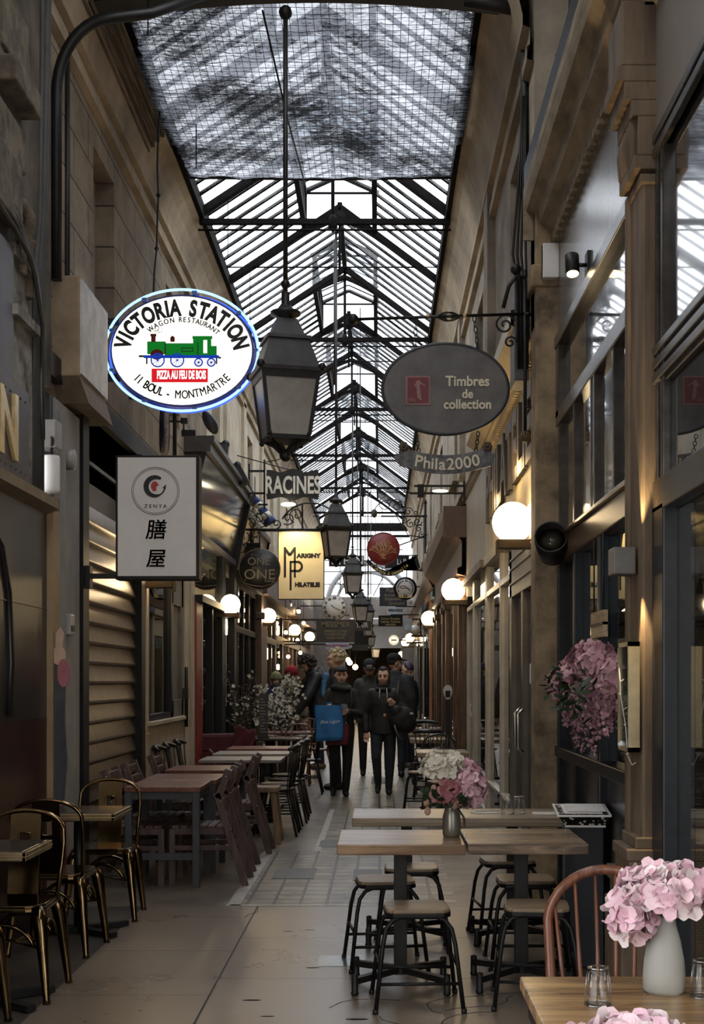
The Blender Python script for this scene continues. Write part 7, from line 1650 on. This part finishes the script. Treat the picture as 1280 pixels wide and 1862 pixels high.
    b.build('hair', hairm, t)
    if head_extra: head_extra(t, HM)
    return t
BLKH = mat('black_hair', (.012, .010, .010), .65, 0, .3, 40); BRNH = mat('brown_bushy_hair', (.045, .028, .018), .6, 0, .4, 40); BLNH = mat('grey_blond_hair', (.5, .42, .28), .6, 0, .2, 40)
CHAR = mat('charcoal_coat', (.022, .021, .020), .8, 0, .25, 14); NEARB = mat('black_jacket', (.016, .0145, .014), .65, 0, .25, 12); LEGG = mat('black_leggings', (.010, .010, .011), .8, 0, .2, 10); JEAN = mat('dark_jeans', (.022, .027, .036), .8, 0, .4, 6); SHOE = mat('black_shoes', (.010, .010, .010), .5); CAPB = mat('black_cap_cloth', (.014, .014, .015), .9); GRYJ = mat('grey_brown_jacket', (.05, .046, .042), .75, 0, .25, 14)
# ---- woman with the blue bag
def w_extra(t, HM):
    b = MB(); loft(b, [((0, -.005, 1.40), .12, .11), ((0, -.015, 1.44), .115, .115), ((0, -.012, 1.49), .095, .10), ((0, -.005, 1.515), .08, .082)])
    b.tube([(.115 * math.cos(a), -.01 + .115 * math.sin(a), 1.445 + .015 * math.sin(2 * a)) for a in [2 * PI * i / 20 for i in range(20)]], .032, 8, closed=True); fused(b, .009, 2).build('scarf', mat('dark_green_scarf', (.035, .04, .034), .9, 0, .3, 25), t)
W = Vector((-.50, 17.2, 0))
person('woman in a charcoal coat and green scarf walking, holding a blue bag and a phone', W, .0, 1.66,
       dict(elb=((-.25, -.02, 1.10), (.25, -.01, 1.09)), wri=((-.165, -.235, 1.175), (.10, -.24, 1.13)), hand=((.15, -.9, .15), (-.75, -.5, .2)), grip=(.85, .6),
            knee=((-.09, -.06, .50), (.085, .0, .50)), ank=((-.105, .10, .14), (.06, .02, .082)), toe=((-.05, -.85, -.55), (.1, -1, 0)), yaw=.12, nod=.03),
       CHAR, LEGG, SHOE, BLKH, SKINP, 'bangs', .80, .010, w_extra)
t = thing('shopping_bag', 'bright blue shopping bag with white script held up by the walking woman', 'bag', P(598, 1312, 16.82), .05)
BLUE = mat('bright_blue_bag', (.03, .20, .50), .55, 0, .12, 8); b = MB(); n = 10; vs = []
for j in range(9):
    for i in range(n + 1): u, v = i / n, j / 8; vs.append((-.175 + .35 * u + .008 * math.sin(v * 5), -.035 + .02 * math.sin(u * 7 + v * 2) * (1 - v * .5), -.235 + .445 * v - (.02 * (1 - u)) * (1 - v)))
k0 = len(vs); vs += [(x, y + .07 * (1 - .6 * ((z + .235) / .445)), z) for x, y, z in vs]; fs = [(j * (n + 1) + i, j * (n + 1) + i + 1, (j + 1) * (n + 1) + i + 1, (j + 1) * (n + 1) + i) for j in range(8) for i in range(n)]
fs2 = [tuple(reversed([q + k0 for q in f])) for f in fs]
for j in range(8): a = j * (n + 1); fs2 += [(a, a + n + 1, a + n + 1 + k0, a + k0), (a + n + k0, a + 2 * n + 1 + k0, a + 2 * n + 1, a + n)]
for i in range(n): fs2 += [(i, i + k0, i + 1 + k0, i + 1)]
b.add(vs, fs + fs2, 0, True); b.build('body', BLUE, t)
b = MB(); b.text('Blue Lagon', .062, T(.01, -.062, .0) @ rot('Y', -.06), .002, 0, .0, shear=.5, sx=.92); b.build('lettering', mat('bag_white_script', (.75, .8, .85), .5), t)
b = MB(); b.tube([(-.04, -.01, .2), (-.03, -.02, .235), (.03, -.02, .235), (.04, -.01, .2)], .008, 6); b.build('handle', BLUE, t)
t = thing('handbag', 'dark red shoulder bag hanging behind the blue shopping bag', 'bag', P(613, 1337, 16.98), -.1)
b = MB(); b.prism([(-.15, -.13), (.14, -.12), (.155, .0), (.15, .15), (-.02, .13), (-.14, .10)], -.05, .05); b.build('body', mat('wine_red_leather', (.14, .012, .025), .4, 0, .2, 8), t, .02)
b = MB(); b.tube([(.12, .0, .14), (.19, .02, .4), (.16, .16, .62)], .008, 6); b.build('strap', BLACK, t); b = MB(); b.ball((.12, -.05, .16), .012, 8); b.ball((.08, -.055, .13), .012, 8); b.build('buckle', CHROME, t)
t = thing('phone', 'dark phone in the left hand of the walking woman', 'phone', P(626, 1284, 16.88), .3); b = MB(); b.box(-.04, .04, -.008, .0, -.05, .04, M=rot('X', -.9)); b.build('case', BLACKP, t, .004)
# ---- walker with the black bag
def m_extra(t, HM):
    for s in (-1, 1): b = MB(); b.tube([(s * .045, -.105, 1.44), (s * .05, -.145, 1.38), (s * .055, -.15, 1.28 - .03 * s)], .005, 6); b.build('drawstring', WHITE, t)
    b = MB(); b.tube([(s_ * .09, -.02 - .07 * math.cos(s_ * 1.4), 1.43) for s_ in (-1, -.5, 0, .5, 1)], .03, 8); b.ball((0, .1, 1.43), (.12, .06, .05), 12); b.build('hood', NEARB, t)
    b = MB(); b.ball((.02, -.155, 1.08), (.022, .01, .025), 10); b.build('badge', mat('orange_badge', (.5, .25, .12), .5), t)
person('walking person in a black hooded jacket with white drawstrings and a black shoulder bag', (.05, 17.45, 0), .0, 1.65,
       dict(elb=((-.25, .02, 1.11), (.30, .0, 1.14)), wri=((-.235, -.06, .86), (.155, -.19, 1.225)), hand=((.05, -.3, -1), (-.5, -.4, .4)), grip=(.4, .9),
            knee=((-.095, -.07, .51), (.095, -.02, .50)), ank=((-.07, .06, .15), (.075, .03, .085)), toe=((-.05, -.9, -.42), (.06, -1, 0)), yaw=-.1, nod=.10),
       NEARB, JEAN, SHOE, BLKH, SKIN, 'parted', .82, .010, m_extra, .02)
t = thing('shoulder_bag', 'bulky black bag under the arm of the person with white drawstrings', 'bag', P(731, 1307, 17.3), .2)
b = MB(); b.ball((0, 0, 0), (.18, .11, .17), 18); b.ball((.05, .0, -.06), (.15, .11, .14), 16); b.ball((-.08, -.02, .1), (.09, .08, .1), 12); fused(b, .014, 5).build('body', mat('black_nylon', (.012, .012, .016), .6, 0, .3, 8), t)
b = MB(); b.tube([(-.09, -.06, .13), (-.07, -.03, .3), (-.02, .1, .5)], .014, 6); b.build('strap', BLACK, t); b = MB(); b.tube([(-.12, -.08, -.08), (-.09, -.09, -.18), (-.03, -.06, -.26)], .009, 6); b.build('loose_strap', mat('grey_webbing', (.2, .2, .2), .6), t); b = MB(); b.box(.08, .12, -.125, -.11, .06, .085); b.build('tag', WHITE, t)
# ---- the others behind
def cap(m_, back=False, label=None):
    def f(t, HM):
        b = MB(); c = MB(); c.lathe([(.086, 1.635), (.088, 1.66), (.078, 1.695), (.05, 1.722), (0, 1.732)], 20, (0, .01, 0)); b.add([(x, .01 + (y - .01) * 1.16, z) for x, y, z in c.v], c.f, 0, True, HM); s = 1 if back else -1
        b.add([(-.07, .01 + s * .075, 1.64), (-.05, s * .16, 1.628), (0, s * .178, 1.626), (.05, s * .16, 1.628), (.07, .01 + s * .075, 1.64), (-.07, .01 + s * .075, 1.65), (-.05, s * .16, 1.636), (0, s * .178, 1.634), (.05, s * .16, 1.636), (.07, .01 + s * .075, 1.65)], [(0, 1, 2, 3, 4), (9, 8, 7, 6, 5), (0, 5, 6, 1), (1, 6, 7, 2), (2, 7, 8, 3), (3, 8, 9, 4)], 0, True, HM); b.build('cap', m_, t)
        if label: e = MB(); e.box(-.04, .04, -.112, -.10, 1.645, 1.68, M=HM); e.build('cap_patch', label, t)
    return f
person('person in a black cap with a pale patch, head bowed, behind the two walkers', (-.16, 20.9, 0), .0, 1.80, dict(nod=.35, grip=.4), GRYJ, LEGG, SHOE, BRNH, SKIN, 'short', .78, .016, cap(CAPB, False, mat('grey_cap_patch', (.35, .35, .34), .6)), .03)
def glasses(t, HM):
    b = MB()
    for s in (-1, 1): b.tube([(s * .032 + .02 * math.cos(a), -.098, 1.598 + .016 * math.sin(a)) for a in [2 * PI * i / 14 for i in range(14)]], .0025, 5, closed=True, M=HM); b.tube([(s * .052, -.096, 1.602), (s * .076, .01, 1.604)], .0025, 5, M=HM)
    b.build('glasses', mat('red_glasses', (.25, .02, .02), .4), t)
person('blond curly-haired person in glasses and a dark coat, seen in profile above the woman', (-.60, 18.3, 0), LF, 1.90, dict(nod=.05, yaw=.0), mat('navy_black_coat', (.014, .016, .024), .7), LEGG, SHOE, BLNH, SKIN, 'blond', .74, .016, glasses, .03)
person('person seen from behind in a dark jacket and black cap, right of the walkers', (.24, 20.6, 0), AW - .15, 1.88, dict(yaw=-1.0), mat('worn_dark_jacket', (.035, .035, .037), .75, 0, .3, 9), JEAN, SHOE, BLKH, SKIN, 'short', .78, .016, cap(CAPB), .03)
person('person in a dark jacket at the right end of the crowd, purple-tinted hair', (.50, 22.9, 0), LF - .5, 1.80, dict(nod=.2), mat('dark_blue_grey_jacket', (.025, .027, .034), .7), JEAN, mat('pale_soled_shoes', (.12, .1, .08), .6), mat('purple_black_hair', (.05, .025, .07), .5, 0, .4, 20), SKIN, 'bushy' if False else 'short', .80, .016)
person('bushy-haired person in a dark quilted jacket bending forward by the tables on the left', (-1.05, 22.6, 0), LF + .35, 1.93, dict(lean=.20, nod=.55, elb=((-.20, -.28, 1.10), (.22, -.24, 1.08)), wri=((-.16, -.42, .86), (.16, -.40, .84)), hand=((0, -.4, -1), (0, -.4, -1))),
       mat('quilted_dark_jacket', (.024, .023, .025), .55, 0, .25, 10), JEAN, mat('tan_shoes', (.14, .1, .06), .6), BRNH, SKIN, 'bushy', .76, .016, None, .035)
t = thing('backpack', 'light blue bag hanging on the back of the bending bushy-haired person', 'bag', P(592, 1250, 22.45), .3)
b = MB(); b.prism([(-.04, .26), (.04, .24), (.12, .02), (.10, -.1), (-.02, -.2), (-.09, -.14), (-.08, .1)], -.06, .08); b.build('body', mat('sky_blue_bag', (.09, .25, .45), .6, 0, .25, 8), t, .03); b = MB(); b.tube([(-.02, 0, .22), (-.06, .1, .36), (-.1, .2, .3)], .01, 6); b.build('strap', MATS['sky_blue_bag'], t)
def beret(t, HM):
    b = MB(); b.lathe([(.105, 1.625), (.12, 1.65), (.10, 1.69), (.085, 1.73), (.04, 1.752), (0, 1.755)], 20, (0, .01, 0), M=HM); b.lathe([(.095, 1.62), (.125, 1.618), (.128, 1.628), (.10, 1.65)], 20, (0, .01, 0), M=HM); b.build('hat', mat('red_felt_hat', (.34, .02, .03), .9, 0, .15, 20), t)
person('person in a red felt hat and beige coat behind the white-flowering shrub', (-1.58, 23.4, 0), .5, 1.70, dict(nod=.3), mat('beige_coat', (.22, .17, .12), .85, 0, .15, 8), LEGG, SHOE, BLKH, SKIN, 'short', .76, .017, beret, .03)
def knit(t, HM):
    b = MB(); b.ball((0, .012, 1.632), (.092, .108, .10), 16, M=HM); b.lathe([(.098, 1.60), (.102, 1.62), (.096, 1.65)], 18, (0, .012, 0), M=HM); b.build('hat', mat('pale_green_knit', (.30, .30, .16), .95, 0, .3, 30), t)
person('person in a pale green knitted hat behind the dried shrub on the left', (-1.80, 22.9, 0), .3, 1.62, dict(nod=.25), mat('dark_blue_coat', (.02, .03, .07), .85), LEGG, SHOE, BRNH, SKINP, 'short', .76, .017, knit, .03)
